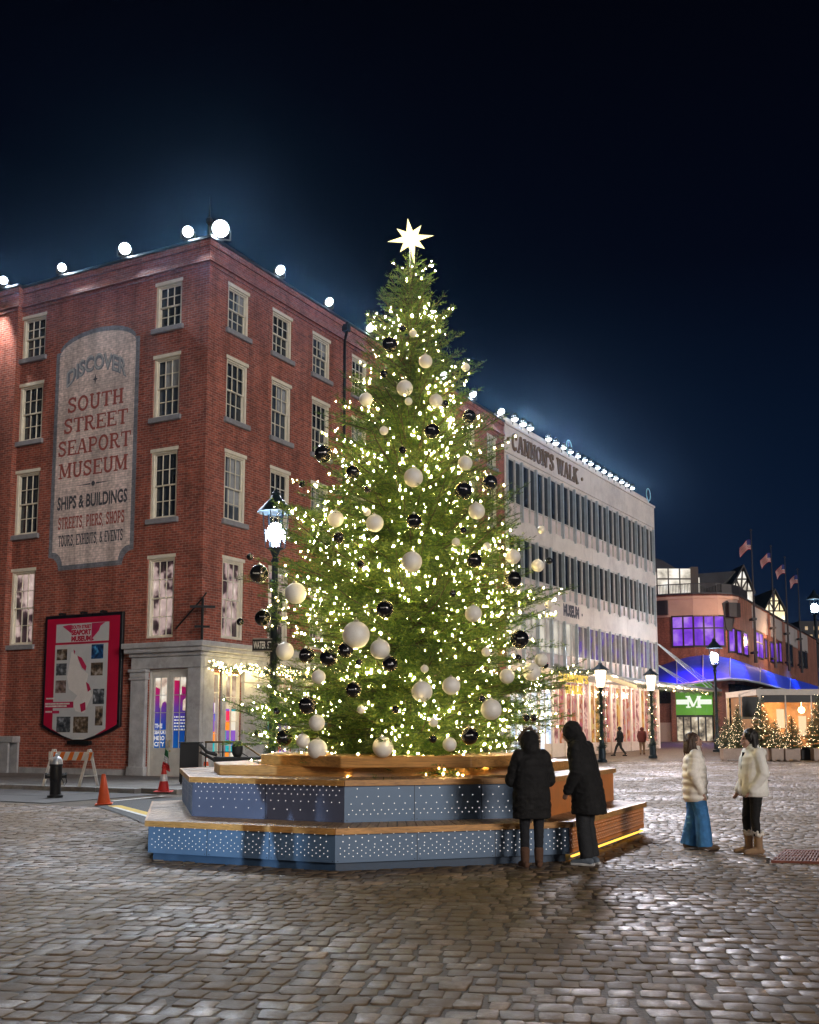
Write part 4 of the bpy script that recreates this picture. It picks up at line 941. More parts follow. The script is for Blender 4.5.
mb = MB(); sans(mb, 'MUSEUM', PT, 8.66, 11.4, 9.10, 9.93, 0, .07, .024); mb.prism([(11.95+.1*math.cos(t), 9.45+.1*math.sin(t)) for t in np.linspace(0, 2*PI, 9)[:-1]], .021, .03, 0, PT)
mb.build('lettering', mat('dark_slate_lettering', (0.07, 0.07, 0.09), .6), off)
# street floor: piers, lit shop windows with floral film, low wall
M_floral = lit_mat('floral_window_film', [(0.0, (0.75, 0.16, 0.10)), (0.22, (0.95, 0.34, 0.26)), (0.38, (0.9, 0.45, 0.42)), (0.5, (0.30, 0.07, 0.09)), (0.62, (0.95, 0.30, 0.10)), (0.78, (1.0, 0.62, 0.45)), (1.0, (0.8, 0.12, 0.22))], 0.5, 3.2, (1, 1, .8), kind='voronoi')
M_floral2 = lit_mat('orange_window_film', [(0.0, (0.95, 0.36, 0.06)), (0.3, (1.0, 0.55, 0.12)), (0.5, (0.45, 0.10, 0.05)), (0.75, (1.0, 0.70, 0.25)), (1.0, (0.9, 0.30, 0.10))], 0.6, 3.0, (1, 1, .8), kind='voronoi')
M_bluewhite = lit_mat('bright_shop_interior', [(0.3, (0.30, 0.40, 0.60)), (0.45, (0.75, 0.85, 1.0)), (0.6, (1, 1, 1))], 1.3, 1.2, (1, .7, .7))
M_floral3 = lit_mat('rose_window_interior', [(0.3, (0.16, 0.05, 0.05)), (0.46, (0.55, 0.22, 0.20)), (0.58, (0.95, 0.62, 0.50)), (0.7, (0.35, 0.10, 0.12))], 0.75, 1.6)
M_pier = mat('cream_pier', (0.60, 0.52, 0.47), 0.6, var=0.12, vs=2)
mb = MB()
for u in FU: pc(mb, u-.15, u+.15, 0, 5.5, -.06, .3)
for k in range(13):
    m0 = (FU[k]+FU[k+1])/2; pc(mb, m0-.05, m0+.05, .95, 5.0, -.0, .25)
pc(mb, 0, LC, 4.78, 5.548, .05, .3); pc(mb, 5.4, LC, 0, .95, .04, .3)
mb.build('shop_pier', M_pier, off)
for k in range(13):
    for h in (0, 1):
        a = FU[k]+.155+h*.965; b = a+.86; lo = .95 if FU[k] > 5 else .3
        mb = MB(); mb.quad(PC(a, lo, .045), PC(b, lo, .045), PC(b, 4.78, .045), PC(a, 4.78, .045))
        o = mb.build('shop_window', M_bluewhite if FU[k] < 4.6 else (M_floral2 if (k*2+h) in (12, 13, 17, 22) else (M_floral3 if (k*2+h) % 5 == 1 else M_floral)), off)
# canopy over the pavement with tie rods, glass awning over the entrance
M_steel = mat('grey_painted_steel', (0.33, 0.34, 0.36), 0.45, metal=0.4, var=.12)
mb = MB()
for k in range(13): pass
mb.box(.05, 3.6, 9.6, 9.8, 4.95, 5.12); mb.box(3.45, 3.6, 9.8, LC+5.6, 4.95, 5.12); mb.box(.05, 3.449, LC+5.4, LC+5.6, 4.95, 5.12)
u = 10.0
while u < LC+5.3: mb.box(.05, 3.449, u, u+.10, 4.98, 5.08); u += .42
for x in (1.2, 2.4): mb.box(x, x+.12, 9.8, LC+5.4, 5.082, 5.16)
mb.build('louvre_canopy', M_steel, off)
mb = MB()
for u, e in ((LC-.6, 2.0), (LC-.3, 3.6), (LC-.1, 5.3)):
    mb.tube([(.2, u, 8.6), (3.4, LC+e, 5.15)], .035, 6); mb.tube([(.2, u, 6.9), (2.0, LC+e, 5.15)], .03, 6)
mb.build('tie_rod', M_fin, off)
M_awn = mat('frosted_awning_glass', (0.33, 0.38, 0.40), 0.25, var=.12, vs=2)
mb = MB()
g0 = [(.3, 3.2, 5.55), (.3, 9.4, 5.55), (5.0, 8.0, 4.55), (5.0, 3.2, 5.0)]
mb.add(g0 + [(x, y, z+.04) for x, y, z in g0], [(3, 2, 1, 0), (4, 5, 6, 7), (0, 1, 5, 4), (1, 2, 6, 5), (2, 3, 7, 6), (3, 0, 4, 7)])
aw = mb.build('glass_awning', M_awn, off)
mb = MB()
for t in (0, .33, .66, 1): a, b = Vector(g0[0]).lerp(Vector(g0[1]), t), Vector(g0[3]).lerp(Vector(g0[2]), t); mb.bar(a+Vector((0, 0, .06)), b+Vector((0, 0, .06)), .05)
for t in (.03, .5, .97): a, b = Vector(g0[0]).lerp(Vector(g0[3]), t), Vector(g0[1]).lerp(Vector(g0[2]), t); mb.bar(a+Vector((0, 0, .11)), b+Vector((0, 0, .11)), .05)
mb.build('glazing_bar', M_steel, aw)
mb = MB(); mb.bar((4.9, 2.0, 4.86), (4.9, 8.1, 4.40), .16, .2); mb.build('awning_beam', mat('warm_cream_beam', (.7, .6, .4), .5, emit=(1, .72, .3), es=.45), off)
for i, u in enumerate((3.5, 6.3)): lamp('POINT', MC @ Vector((2.4, u, 4.2)), 300, (1, .78, .5), .15)
for i, u in enumerate((11.5, 16.5, 21.5, 26.5)): lamp('POINT', MC @ Vector((2.2, u, 4.5)), 520, (1, .68, .48), .15)
# roof lights of the white block: a dense row of small round lamps
M_smallflood = glow('roof_lamp_lens', (0.88, 0.95, 1.0), 9.0)
pxs = [(200, 160), (235, 182), (265, 205), (340, 250), (370, 268), (402, 292), (432, 310), (462, 330), (490, 347), (515, 365), (543, 382), (570, 400), (595, 415), (618, 430), (643, 445), (665, 460), (687, 472)]
ordn = ['first', 'second', 'third', 'fourth', 'fifth', 'sixth', 'seventh', 'eighth', 'ninth', 'tenth', 'eleventh', 'twelfth', 'thirteenth', 'fourteenth', 'fifteenth', 'sixteenth', 'last']
MCi = MC.inverted()
def on_white(px, py, off=0):
    d = ray(px, py); o = MCi @ Vector((0, 0, CAMH)); e = MCi.to_3x3() @ d
    t = (off - o.x) / e.x; return o.y + e.y*t, o.z + e.z*t
for i, (zx, zy) in enumerate(pxs):
    u, z = on_white(460+zx/4.095, 380+zy/4.095, -.3); u = max(.4, u)
    r = .22 if i < 3 else (.21 if i in (3, 4) else .18)
    P = MC @ Vector((-.05, u, 19.86))
    t = thing('roof_lamp', f'small white roof edge lamp on the white office block, {ordn[i]} from the brick building', 'roof lamp', P, -YC, 'lamps along the white roof edge')
    mb = MB(); mb.tube([(0, 0, 0), (0, 0, .35), (.12, 0, .45)], .03, 6); mb.lathe([(.02, .62+r), (r*.7, .58+r*.8), (r*1.08, .45+r*.2), (r*1.08, .44)], 10, (.14, 0, 0)); mb.box(-.08, .08, -.08, .08, 0, .03)
    mb.build('bracket', M_floodbody, t, smooth=True, angle=.7)
    mb = MB(); mb.sphere((.14, 0, .50), r, 12, 8); mb.build('globe', M_smallflood, t, smooth=True)
    if i % 2 == 0: lamp('SPOT', MC @ Vector((1.0, u, 20.4)), 7500, (.92, .90, 1.0), .25, MC @ Vector((22, u-22, 0)), 1.2, .7)
for i, (px, py, nmx) in enumerate(((569, 447, 'in the middle of'), (652, 511, 'at the far end of'))):       # wire hoops standing on that roof edge
    u, z = on_white(px, py, -.3); P = MC @ Vector((-.3, min(u, LC-.2), 19.86))
    t = thing('wire_hoop', f'thin pale wire hoop ornament standing {nmx} the white roof edge', 'roof ornament', P, -YC, 'wire hoops on the white roof')
    mb = MB(); mb.tube([(0, 0, 0), (0, 0, .46)], .03, 6); mb.tube([(0, .5*math.cos(a), .95+.5*math.sin(a)) for a in np.linspace(0, 2*PI, 25)[:-1]], .035, 6, closed=True)
    mb.build('hoop', mat('cyan_lit_wire', (.5, .8, .85), .4, emit=(.3, .8, .9), es=.06), t, smooth=True)
# gold letters hung under the awning on a garland
M_goldlit = mat('gold_sign_letters', (0.85, 0.62, 0.12), .35, metal=.3, emit=(1.0, .70, .10), es=.45)
HSU, HSZ = on_white(572, 691.5, 4.4)
t = thing('hanging_sign', 'gold lettered garland sign hanging below the frosted glass awning', 'sign', MC @ Vector((4.4, HSU, HSZ)), -YC)
PH = lambda u, v, h: (h, u, v)
mb = MB(); slab(mb, "CANNON'S", PH, -1.9, 2.4, .50, .92, 0, 0, thick=.05, weight=1.25, space=.08, ); slab(mb, 'WALK', PH, -1.0, 1.5, -.12, .32, 0, 0, thick=.05, weight=1.25, space=.08)
mb.build('lettering', M_goldlit, t)
mb = MB(); mb.bar((-.03, -2, .95), (-.03, 2.5, .95), .04); mb.bar((-.03, -2, .44), (-.03, 2.5, .44), .03); mb.bar((-.03, -2, .4), (-.03, -2, 1.3), .03); mb.bar((-.03, 2.5, .4), (-.03, 2.5, 1.3), .03)
mb.build('sign_rail', M_iron, t)
# ================================================================== purple-lit market hall beyond
path = [(14.0, 121.5), (25.0, 116.2), (27.5, 114.6), (30.0, 113.6), (32.5, 113.3), (34.2, 113.9), (35.4, 115.4), (36.2, 117.0)]
wd = Vector((0.462, 0.887)); path += [(36.2+wd.x*L_, 117.0+wd.y*L_) for L_ in (6, 14, 24, 36, 50, 62)]
path = [Vector((a, b)) for a, b in path]
HB = Vector((34.0, 116.0, 0))
hall = thing('market_hall', 'red brick market hall with a bowed corner and purple lit windows', 'building', HB)
cum = [0.0]
for a, b in zip(path, path[1:]): cum.append(cum[-1] + (b-a).length)
def pat(s, off=0.0):
    for i in range(len(path)-1):
        if s <= cum[i+1] or i == len(path)-2:
            a, b = path[i], path[i+1]; t = (s-cum[i])/(cum[i+1]-cum[i]); d = (b-a).normalized(); n = Vector((d.y, -d.x))
            p = a.lerp(b, t) + n*off; return p
def on_hall(px, py):
    d = ray(px, py); best = None
    for i in range(len(path)-1):
        a, b = path[i], path[i+1]; e = b-a; D = d.x*(-e.y) + d.y*e.x
        if abs(D) < 1e-9: continue
        t = (a.x*(-e.y) + a.y*e.x)/D; s = (d.x*t-a.x)/e.x if abs(e.x) > abs(e.y) else (d.y*t-a.y)/e.y
        if t > 0 and -0.001 <= s <= 1.001 and (best is None or t < best[0]): best = (t, cum[i]+s*e.length, CAMH+d.z*t)
    return best[1:] if best else (cum[-1], 5.0)
PHL = lambda s, z, d: tuple((*(pat(s, -d) - HB.xy), z))
def strip(mb, s0, s1, z0, z1, d0, d1, mi=0):
    ss = sorted({s0, s1, *[c for c in cum if s0 < c < s1]})
    for a, b in zip(ss, ss[1:]):
        mb.add([PHL(a, z0, d0), PHL(b, z0, d0), PHL(b, z1, d0), PHL(a, z1, d0), PHL(a, z0, d1), PHL(b, z0, d1), PHL(b, z1, d1), PHL(a, z1, d1)],
               [(0, 1, 2, 3), (4, 7, 6, 5), (0, 4, 5, 1), (3, 2, 6, 7), (0, 3, 7, 4), (1, 5, 6, 2)], mi)
M_hbrick = brick_mat('hall_brick', (0.30, 0.105, 0.070), (0.23, 0.080, 0.055), (0.25, 0.17, 0.14))
M_hband = mat('pink_stone_band', (0.52, 0.36, 0.30), .7, var=.12, vs=.5)
M_grey = mat('grey_panel', (0.40, 0.37, 0.37), .6, var=.1, vs=.4)
M_purp = lit_mat('purple_lit_glass', [(0.30, (0.10, 0.015, 0.55)), (0.48, (0.26, 0.06, 0.90)), (0.64, (0.62, 0.34, 1.0))], .8, .45, (1, 1, .7))
M_purpd = lit_mat('violet_lit_glass', [(0.30, (0.02, 0.005, 0.10)), (0.48, (0.10, 0.02, 0.48)), (0.64, (0.36, 0.12, 0.85))], .75, .35, (1, 1, .7))
M_frame = mat('dark_window_frame', (0.02, 0.02, 0.025), .5)
E = cum[-1]
mb = MB(); strip(mb, 0, E, -.5, 16.1, 0, .5)
mb.build('wall', M_hbrick, hall)
sA = on_hall(738, 640)[0]
mb = MB(); strip(mb, 0, sA, 13.75, 15.6, -.12, -.001); strip(mb, 0, sA, 7.35, 8.5, -.10, -.001); strip(mb, 0, sA, 15.602, 15.9, -.25, -.001)
strip(mb, sA+.01, E, 7.2, 7.9, -.08, -.001)
mb.build('stone_band', M_hband, hall)
for px0, px1 in ((752, 767), (770, 781), (784.5, 796), (798.5, 806)): mb = MB(); strip(mb, on_hall(px0, 620)[0], on_hall(px1, 620)[0], 13.3, 15.9, -.08, -.001); mb.build('parapet_panel', M_grey, hall)
mb = MB(); strip(mb, 0, E, 16.1, 16.25, -.2, .6); mb.build('coping', M_coping, hall)
mb = MB(); pts = [PHL(c, 15.8, .4) for c in cum] + [(40, 60, 15.8), (-30, 60, 15.8)]; mb.poly(pts); mb.build('roof', M_coping, hall)
def hall_window(px0, px1, y0, y1, m, nc, nr):
    s0, za = on_hall(px0, y1); s1, zc = on_hall(px1, y1); zb = on_hall(px0, y0)[1]; z0, z1 = za, zb
    mb = MB(); f = .16
    strip(mb, s0-f, s0, z0-f, z1+f, -.12, -.002); strip(mb, s1, s1+f, z0-f, z1+f, -.12, -.002); strip(mb, s0, s1, z1, z1+f, -.12, -.002); strip(mb, s0, s1, z0-f, z0, -.12, -.002)
    for k in range(1, nc): s = s0+(s1-s0)*k/nc; strip(mb, s-.09, s+.09, z0, z1, -.10, -.041)
    for k in range(1, nr): z = z0+(z1-z0)*(.6 if nr == 2 else k/nr); strip(mb, s0, s1, z-.07, z+.07, -.098, -.042)
    o = mb.build('window', M_frame, hall)
    mb = MB(); strip(mb, s0, s1, z0, z1, -.04, -.005); mb.build('glass', m, o)
hall_window(673.5, 724, 617.5, 646, M_purp, 5, 2)
for a, b in ((729.3, 734.6), (737, 741.2), (743.6, 747.6)): hall_window(a, b, 629 + (a-729)*.28, 651 + (a-729)*.2, M_purp, 1, 1)
hall_window(755.5, 763, 632, 656, M_purp, 2, 2); hall_window(765, 766.8, 640, 657, M_purpd, 1, 1)
for a, b in ((770.5, 774), (775, 778), (779, 781.5)): hall_window(a, b, 643, 661, M_purpd, 1, 1)
hall_window(786.5, 792.5, 644, 664, M_gl[0], 2, 1)
for a, b in ((799, 801), (802, 804), (805, 807)): hall_window(a, b, 652, 667, M_gl[1], 1, 1)
# street floor: green sign over the glazed doors, piers, dark openings
s0, zl = on_hall(677, 741); s1, _ = on_hall(713.5, 741); zt = on_hall(690, 716)[1]; zg = on_hall(690, 683)[1]
M_green = mat('green_sign_panel', (0.10, 0.36, 0.03), .5, var=.12, vs=.6, emit=(.16, .55, .03), es=.14)
M_shop = lit_mat('lit_market_doors', [(0.35, (0.05, 0.045, 0.04)), (0.47, (0.35, 0.28, 0.2)), (0.6, (0.85, 0.72, 0.52)), (0.72, (0.9, 0.95, 1.0))], .9, 1.1, (1, 1, .6))
mb = MB(); strip(mb, s0, s1, zt+.1, zg, -.3, -.002); gs = mb.build('shop_sign', M_green, hall)
mb = MB(); zm = on_hall(690, 702)[1]; strip(mb, s0+.1, s0+(s1-s0)*.38, zm-.25, zm+.25, -.34, -.301); strip(mb, s0+(s1-s0)*.62, s1-.1, zm-.25, zm+.25, -.34, -.301)
sc_ = (s0+s1)/2; PLG = lambda u, v, h: PHL(sc_+u, zm+v, -h)
slab(mb, 'M', PLG, -.75, .75, -.6, .6, 0, .31, thick=.05, weight=1.2)
mb.build('lettering', glow('sign_light', (.95, 1.0, .85), 1.0), gs)
mb = MB(); strip(mb, s0, s1, zl, zt, -.04, -.002); dr_ = mb.build('glass_doors', M_shop, hall)
mb = MB()
for k in range(6): s = s0+(s1-s0)*k/5; strip(mb, s-.08, s+.08, zl, zt, -.12, -.041)
strip(mb, s0, s1, zt-.12, zt+.1, -.13, -.041); mb.build('door_frame', M_frame, dr_)
for px0, px1 in ((713.8, 727.5), (672, 676.7)): mb = MB(); strip(mb, on_hall(px0, 720)[0], on_hall(px1, 720)[0], 0, 7.0, -.35, -.001); mb.build('brick_pier', M_hbrick, hall)
mb = MB(); strip(mb, on_hall(728, 720)[0], E, .5, 6.6, -.03, -.001); strip(mb, on_hall(655, 720)[0], on_hall(671.8, 720)[0], 4.6, 6.2, -.05, -.001); mb.build('dark_shopfront', mat('dark_glazing', (.015, .015, .018), .2, var=.3), hall)
mb = MB(); strip(mb, on_hall(655, 735)[0], on_hall(671.8, 735)[0], .2, 2.6, -.08, -.001); mb.build('stone_plinth', M_hband, hall)
# roof: glazed gables, glasshouse, balustrade
M_timber = mat('dark_timber', (.05, .035, .025), .6); M_slateroof = mat('dark_slate_roof', (.035, .035, .04), .7, var=.3, vs=1)
M_warmglass = lit_mat('warm_lit_glazing', [(.3, (.45, .33, .16)), (.5, (.9, .75, .45)), (.65, (1, .95, .8))], 1.6, .5)
M_coolglass = lit_mat('cool_lit_glazing', [(.3, (.32, .28, .22)), (.5, (.85, .78, .66)), (.65, (1, .97, .9))], 1.1, .7)
def rel(P): return Vector(P) - HB
def gable(px0, pxa, px1, yb, ya, Y, m, deep):
    a, b, c = (rel(atY(px0, yb, Y)), rel(atY(pxa, ya, Y)), rel(atY(px1, yb, Y)))
    n = Vector((.3, deep, 0)); mb = MB(); e = Vector((0, 0, .35)); o = Vector((0, -.6, 0))
    for p, q in ((a, b), (b, c)):
        w_ = (q-p).normalized()*.5
        p2, q2 = p-(w_ if p is a else -w_*0), q+(w_ if q is c else w_*0)
        vs = [p2+o, q2+o, q2+n, p2+n]; mb.add(vs + [v+e for v in vs], [(3, 2, 1, 0), (4, 5, 6, 7), (0, 1, 5, 4), (1, 2, 6, 5), (2, 3, 7, 6), (3, 0, 4, 7)])
    r_ = mb.build('gable_roof', M_slateroof, hall)
    mb = MB(); mb.poly([a, c, b]); d = Vector((0, 0, -2.2)); mb.quad(a, a+d, c+d, c); mb.build('gable_glazing', m, r_, fix=False)
    mb = MB(); f = Vector((0, -.1, 0)); m0 = a.lerp(c, .5)
    for p, q in ((a, b), (b, c), (a, c), (m0, b), (a.lerp(c, .25), a.lerp(b, .5)), (a.lerp(c, .75), c.lerp(b, .5)), (m0, a.lerp(b, .5)), (m0, c.lerp(b, .5)), (a.lerp(b, .5), c.lerp(b, .5))): mb.bar(p+f, q+f, .17)
    mb.build('gable_timber', M_timber, r_)
gable(729.0, 742.5, 752.5, 591, 567.5, 132, M_coolglass, 20); gable(763.5, 774, 784.5, 611, 591, 152, M_warmglass, 20)
mb = MB(); p0, p1 = rel(atY(655, 592, 117)), rel(atY(706, 592, 117)); H0 = atY(655, 570, 117).z
mb.box(p0.x, p0.x+3.7, 0, 14, 16.3, H0); mb.box(p0.x+4.6, p1.x-.8, .5, 14, 16.3, H0-.9)
gl_ = mb.build('roof_glasshouse', M_coolglass, hall)
mb = MB()
for i in range(4): x = p0.x + i*1.24; mb.box(x-.06, x+.06, -.1, -.002, 16.3, H0)
mb.box(p0.x, p0.x+3.7, -.1, -.003, H0-1.2, H0-1.06); mb.box(p0.x+3.72, p0.x+4.5, -.05, 13, 16.3, H0+.2)
mb.build('glazing_bar', M_timber, gl_)
mb = MB(); zz = H0
a_ = [rel(atY(x, y, Y)) for x, y, Y in ((648, 556, 117), (662, 560, 117), (681, 571, 116), (648, 572, 116))]
mb.add([*a_, *[v+Vector((0, 14, .4)) for v in a_]], [(0, 1, 2, 3), (4, 7, 6, 5), (0, 4, 5, 1), (1, 5, 6, 2), (2, 6, 7, 3), (3, 7, 4, 0)])
b_ = [rel(atY(x, y, Y)) for x, y, Y in ((678, 575, 119), (736, 571, 124), (724, 583, 122), (706, 588, 120))]
mb.add([*b_, *[v+Vector((3, 14, .4)) for v in b_]], [(0, 1, 2, 3), (4, 7, 6, 5), (0, 4, 5, 1), (1, 5, 6, 2), (2, 6, 7, 3), (3, 7, 4, 0)])
mb.build('pitched_roof', M_slateroof, hall)
mb = MB(); sB = on_hall(722, 600)[0]; sl = np.linspace(on_hall(655, 600)[0], sB, 46)
for a, b in zip(sl, sl[1:]): mb.bar(PHL(a, 17.25, .15), PHL(b, 17.25, .15), .09)
for s in sl: mb.bar(PHL(s, 16.25, .15), PHL(s, 17.25, .15), .05)
mb.build('balustrade', M_frame, hall)
mb = MB(); strip(mb, sB, on_hall(748, 610)[0], 16.251, 17.2, 0, .2); mb.build('parapet_rail', M_frame, hall)
# wall lettering and speakers on the bowed corner
s_, z_ = on_hall(737, 616); PW = lambda u, v, h: PHL(s_+u, z_+v, -h)
mb = MB(); mb.prism([(-2.2, -1.6), (-1.5, -1.8), (-.9, .2), (-1.3, .9), (-2.0, 1.5), (-2.6, 1.2)], .14, .22, 0, PW); mb.build('wall_emblem', M_frame, hall)
for px, py in ((663, 607), (729.5, 609)):
    s, z = on_hall(px, py); mb = MB(); strip(mb, s-.6, s+.6, z-.9, z+.6, -.8, -.13); mb.build('wall_speaker', M_frame, hall)
# blue fabric canopy
up = [(652, 671), (664, 666), (677, 660.5), (690, 657), (703, 655.5), (716, 656.5), (730, 660), (745, 666), (760, 672), (775, 677), (790, 681), (805, 685), (818, 689)]
lo = [(652, 688), (664, 687), (677, 685), (690, 683.5), (703, 681.5), (716, 680), (730, 679), (745, 680), (760, 683), (775, 687), (790, 691), (805, 694), (818, 697)]
def blue_mat():
    m, nt, b = new_mat('blue_canopy_fabric'); b.inputs['Base Color'].default_value = (0.03, 0.07, 0.75, 1); b.inputs['Roughness'].default_value = .55
    return m
mb = MB(); NU, NVv = len(up), 9; U = []; Lw = []
for p in up: s, z = on_hall(*p); U.append(rel(Vector((*pat(s, .15), z))))
for i, q in enumerate(lo): Y = U[i].y + HB.y - 8.5; Lw.append(rel(atY(*q, Y)))
rows = []
for j in range(NVv):
    t = j/(NVv-1); rows.append([U[i].lerp(Lw[i], t) + Vector((0, 0, .9*math.sin(PI*t))) for i in range(NU)])
for j in range(NVv-1):
    for i in range(NU-1): mb.quad(rows[j][i], rows[j][i+1], rows[j+1][i+1], rows[j+1][i])
    for i in range(NU-1): a = Vector((0, 0, -.06)); mb.quad(rows[j+1][i]+a, rows[j+1][i+1]+a, rows[j][i+1]+a, rows[j][i]+a)
cn = mb.build('fabric_canopy', blue_mat(), hall, smooth=True, fix=False)
mb = MB(); mb.tube(rows[-1], .13, 8)
for i in range(0, NU, 2): mb.tube([r[i] + Vector((0, 0, .04)) for r in rows], .05, 6)
mb.build('canopy_frame', M_fin, cn, smooth=True)
for (px, py, Y, wt, cc) in ((690, 645, 107, 900, (.40, .08, 1)), (718, 646, 105, 800, (.14, .14, 1)), (752, 652, 112, 900, (.04, .16, 1)), (785, 660, 128, 1300, (.04, .18, 1)), (806, 668, 146, 1300, (.04, .2, 1))):
    lamp('SPOT', atY(px, py-12, Y-2), wt*2.6, cc, .6, atY(px+3, py+38, Y-3.0), 2.1, 1.0)
lamp('POINT', atY(660, 585, 98), 800, (1, .30, .32), .5); lamp('POINT', atY(715, 585, 98), 700, (1, .5, .38), .5)
[lamp('POINT', atY(x, y, Y), 1300, (1, .58, .34), .5) for x, y, Y in ((752, 625, 108), (790, 640, 128))]; lamp('POINT', atY(695, 712, 108), 500, (1, .8, .6), .3)
# flagpoles on the wing
def flag_mat(): return [mat('flag_red', (0.42, 0.03, 0.05), .8, var=.1), mat('flag_white', (0.6, 0.56, 0.56), .8, var=.1), mat('flag_blue', (0.03, 0.04, 0.20), .8, var=.1)]
FM = flag_mat(); wname = ['nearest', 'second', 'third', 'farthest']
for i, (px, yt, yb, fy, sd) in enumerate(((747.6, 531, 663, 545, -1), (768.0, 547, 668, 558, -1), (782.3, 558, 671, 569.5, -1), (795.3, 570, 673, 579.5, -1))):
    s, z0 = on_hall(px, yb); p = pat(s, .9); Pb = Vector((p.x, p.y, z0)); zt_ = atY(px, yt, p.y).z; h = zt_ - z0
    t = thing('flagpole', f'tall flagpole with a drooping striped red flag, {wname[i]} of four on the market hall', 'flagpole', Pb, 0, 'flagpoles on the market hall wing')
    mb = MB(); mb.tube([(0, 0, 0), (0, 0, h*.35), (0, 0, h)], [.20, .13, .05], 8); mb.sphere((0, 0, h+.1), .14, 8, 6)
    for zz in (1.0, h*.32): mb.box(-.25, .25, -.1, 1.0, zz, zz+.25)
    mb.build('pole', M_frame, t, smooth=True, angle=.7)
    zf = atY(px, fy, p.y).z - z0; mb = MB(); n = 13; wv, hv = 1.45, 1.15
    g = []
    for r in range(14):
        row = []
        for c in range(n):
            tt = c/(n-1); v = r/13
            row.append(Vector((sd*tt*wv*.85, .28*math.sin(tt*7+v*2+i)*tt*1.5, zf + hv/2 - v*hv - tt*tt*.7 + .12*math.sin(tt*5))))
        g.append(row)
    for r in range(13):
        for c in range(n-1): mb.quad(g[r][c], g[r][c+1], g[r+1][c+1], g[r+1][c], 2 if (r < 7 and c < 5) else r % 2)
    fl = mb.build('flag', FM, t, smooth=True, fix=False)
    so_ = fl.modifiers.new('thickness', 'SOLIDIFY'); so_.thickness = .02
    lamp('SPOT', Pb + Vector((-1.5, -6, 3)), 220, (1, .75, .7), .2, Pb + Vector((-1, 0, zf)), .5, .5)
# far towers
M_tower = mat('dark_tower', (.03, .03, .035), .7); M_twin = glow('tower_windows', (1.0, .72, .42), .55)
for i, (x0, x1, yt, Y, lab) in enumerate(((799, 840, 621, 420, 'distant dark tower with dim lit windows behind the market hall'), (806, 860, 668, 300, 'low pale building beyond the market hall at the right edge'))):
    a, b = atY(x0, yt, Y), atY(x1, yt, Y); H = a.z
    t = thing('distant_building', lab, 'building', (a.x, Y, 0))
    mb = MB(); mb.box(0, b.x-a.x, 0, 30, -1, H); mb.build('wall', M_tower if i == 0 else M_grey, t)
    if i == 0:
        mb = MB(); z = 12
        while z < H-3:
            x = .5
            while x < b.x-a.x-1.4:
                if rnd.random() < (.8 if z > H-9 else .22): mb.box(x, x+1.1, -.06, .05, z, z+1.4)
                x += 1.7
            z += 3.2
        mb.build('window', M_twin, t)
    else:
        mb = MB(); mb.box(.5, b.x-a.x-.5, -.08, .02, H-5, H-1.2); mb.build('window', M_purpd, t)
# ================================================================== timber platform under the tree
V0, V1, V2, V3, V4, V5 = (-4.38, 18.9), (-3.52, 14.86), (-.92, 13.66), (2.13, 14.68), (3.97, 18.65), (3.62, 19.0)
LOW = [V0, V1, V2, V3, V4, V5, (2.8, 21.3), (.3, 22.4), (-2.4, 21.7)]
UPP = [(-4.0, 19.3), (-3.09, 15.62), (-.86, 14.52), (1.92, 15.42), (3.58, 19.25), (2.75, 21.2), (.3, 22.2), (-2.3, 21.6)]
THI = [(-3.18, 17.8), (-2.83, 16.28), (-.81, 15.62), (1.6, 16.45), (2.95, 19.2), (2.3, 20.8), (.2, 21.4), (-2.0, 20.8)]
ZL, ZU, ZT, ZP = .52, 1.07, 1.22, 1.37
M_bpanel = mat('blue_grey_perforated_metal', (0.095, 0.160, 0.26), .42, metal=.15, var=.10, vs=1.2, dirt=(.09, .13, .20))
M_opanel = mat('warm_lit_timber_cladding', (0.60, 0.215, 0.06), .5, var=.18, vs=2)  # timber; its orange is deepened to carry the warm light on it
M_deck = mat('pale_deck_timber', (0.40, 0.255, 0.15), .55, var=.25, vs=5); M_fascia = mat('honey_timber', (0.52, 0.26, 0.075), .45, var=.18, vs=3)
def timber(name, c, sc, rough):
    m, nt, b = new_mat(name); tcx = _n(nt, 'ShaderNodeTexCoord'); mp = _n(nt, 'ShaderNodeMapping'); mp.inputs['Scale'].default_value = sc; nt.links.new(tcx.outputs['Object'], mp.inputs[0])
    n1 = _n(nt, 'ShaderNodeTexNoise', Scale=1.0, Detail=8.0, Roughness=.7); nt.links.new(mp.outputs[0], n1.inputs['Vector'])
    n2 = _n(nt, 'ShaderNodeTexNoise', Scale=1.1, Detail=6.0); nt.links.new(tcx.outputs['Object'], n2.inputs['Vector'])
    cc = _ramp(nt, n1.outputs['Fac'], [(.32, tuple(v*.55 for v in c)), (.5, c), (.68, tuple(min(1, v*1.3) for v in c))])
    cc = _mix(nt, 1.0, cc, _ramp(nt, n2.outputs['Fac'], [(.35, .7), (.65, 1.12)]), 'MULTIPLY'); nt.links.new(cc, b.inputs['Base Color']); b.inputs['Roughness'].default_value = rough
    bp = _n(nt, 'ShaderNodeBump', Strength=.2, Distance=.006); nt.links.new(n1.outputs['Fac'], bp.inputs['Height']); nt.links.new(bp.outputs['Normal'], b.inputs['Normal']); return m
M_deck = timber('pale_deck_timber', (.43, .28, .165), (30, 2.5, 20), .55); M_fascia = timber('honey_timber', (.52, .26, .075), (2.2, 14, 40), .45)
M_seam = mat('panel_seam', (.02, .025, .035), .6, var=0)
M_perf = glow('perforation_light', (1.0, .97, .92), .9, sample=False)
plat = thing('platform', 'stepped timber platform with perforated blue sides and bench steps under the Christmas tree', 'platform', (0, 17.5, 0))
R_ = lambda p: (p[0], p[1]-17.5)
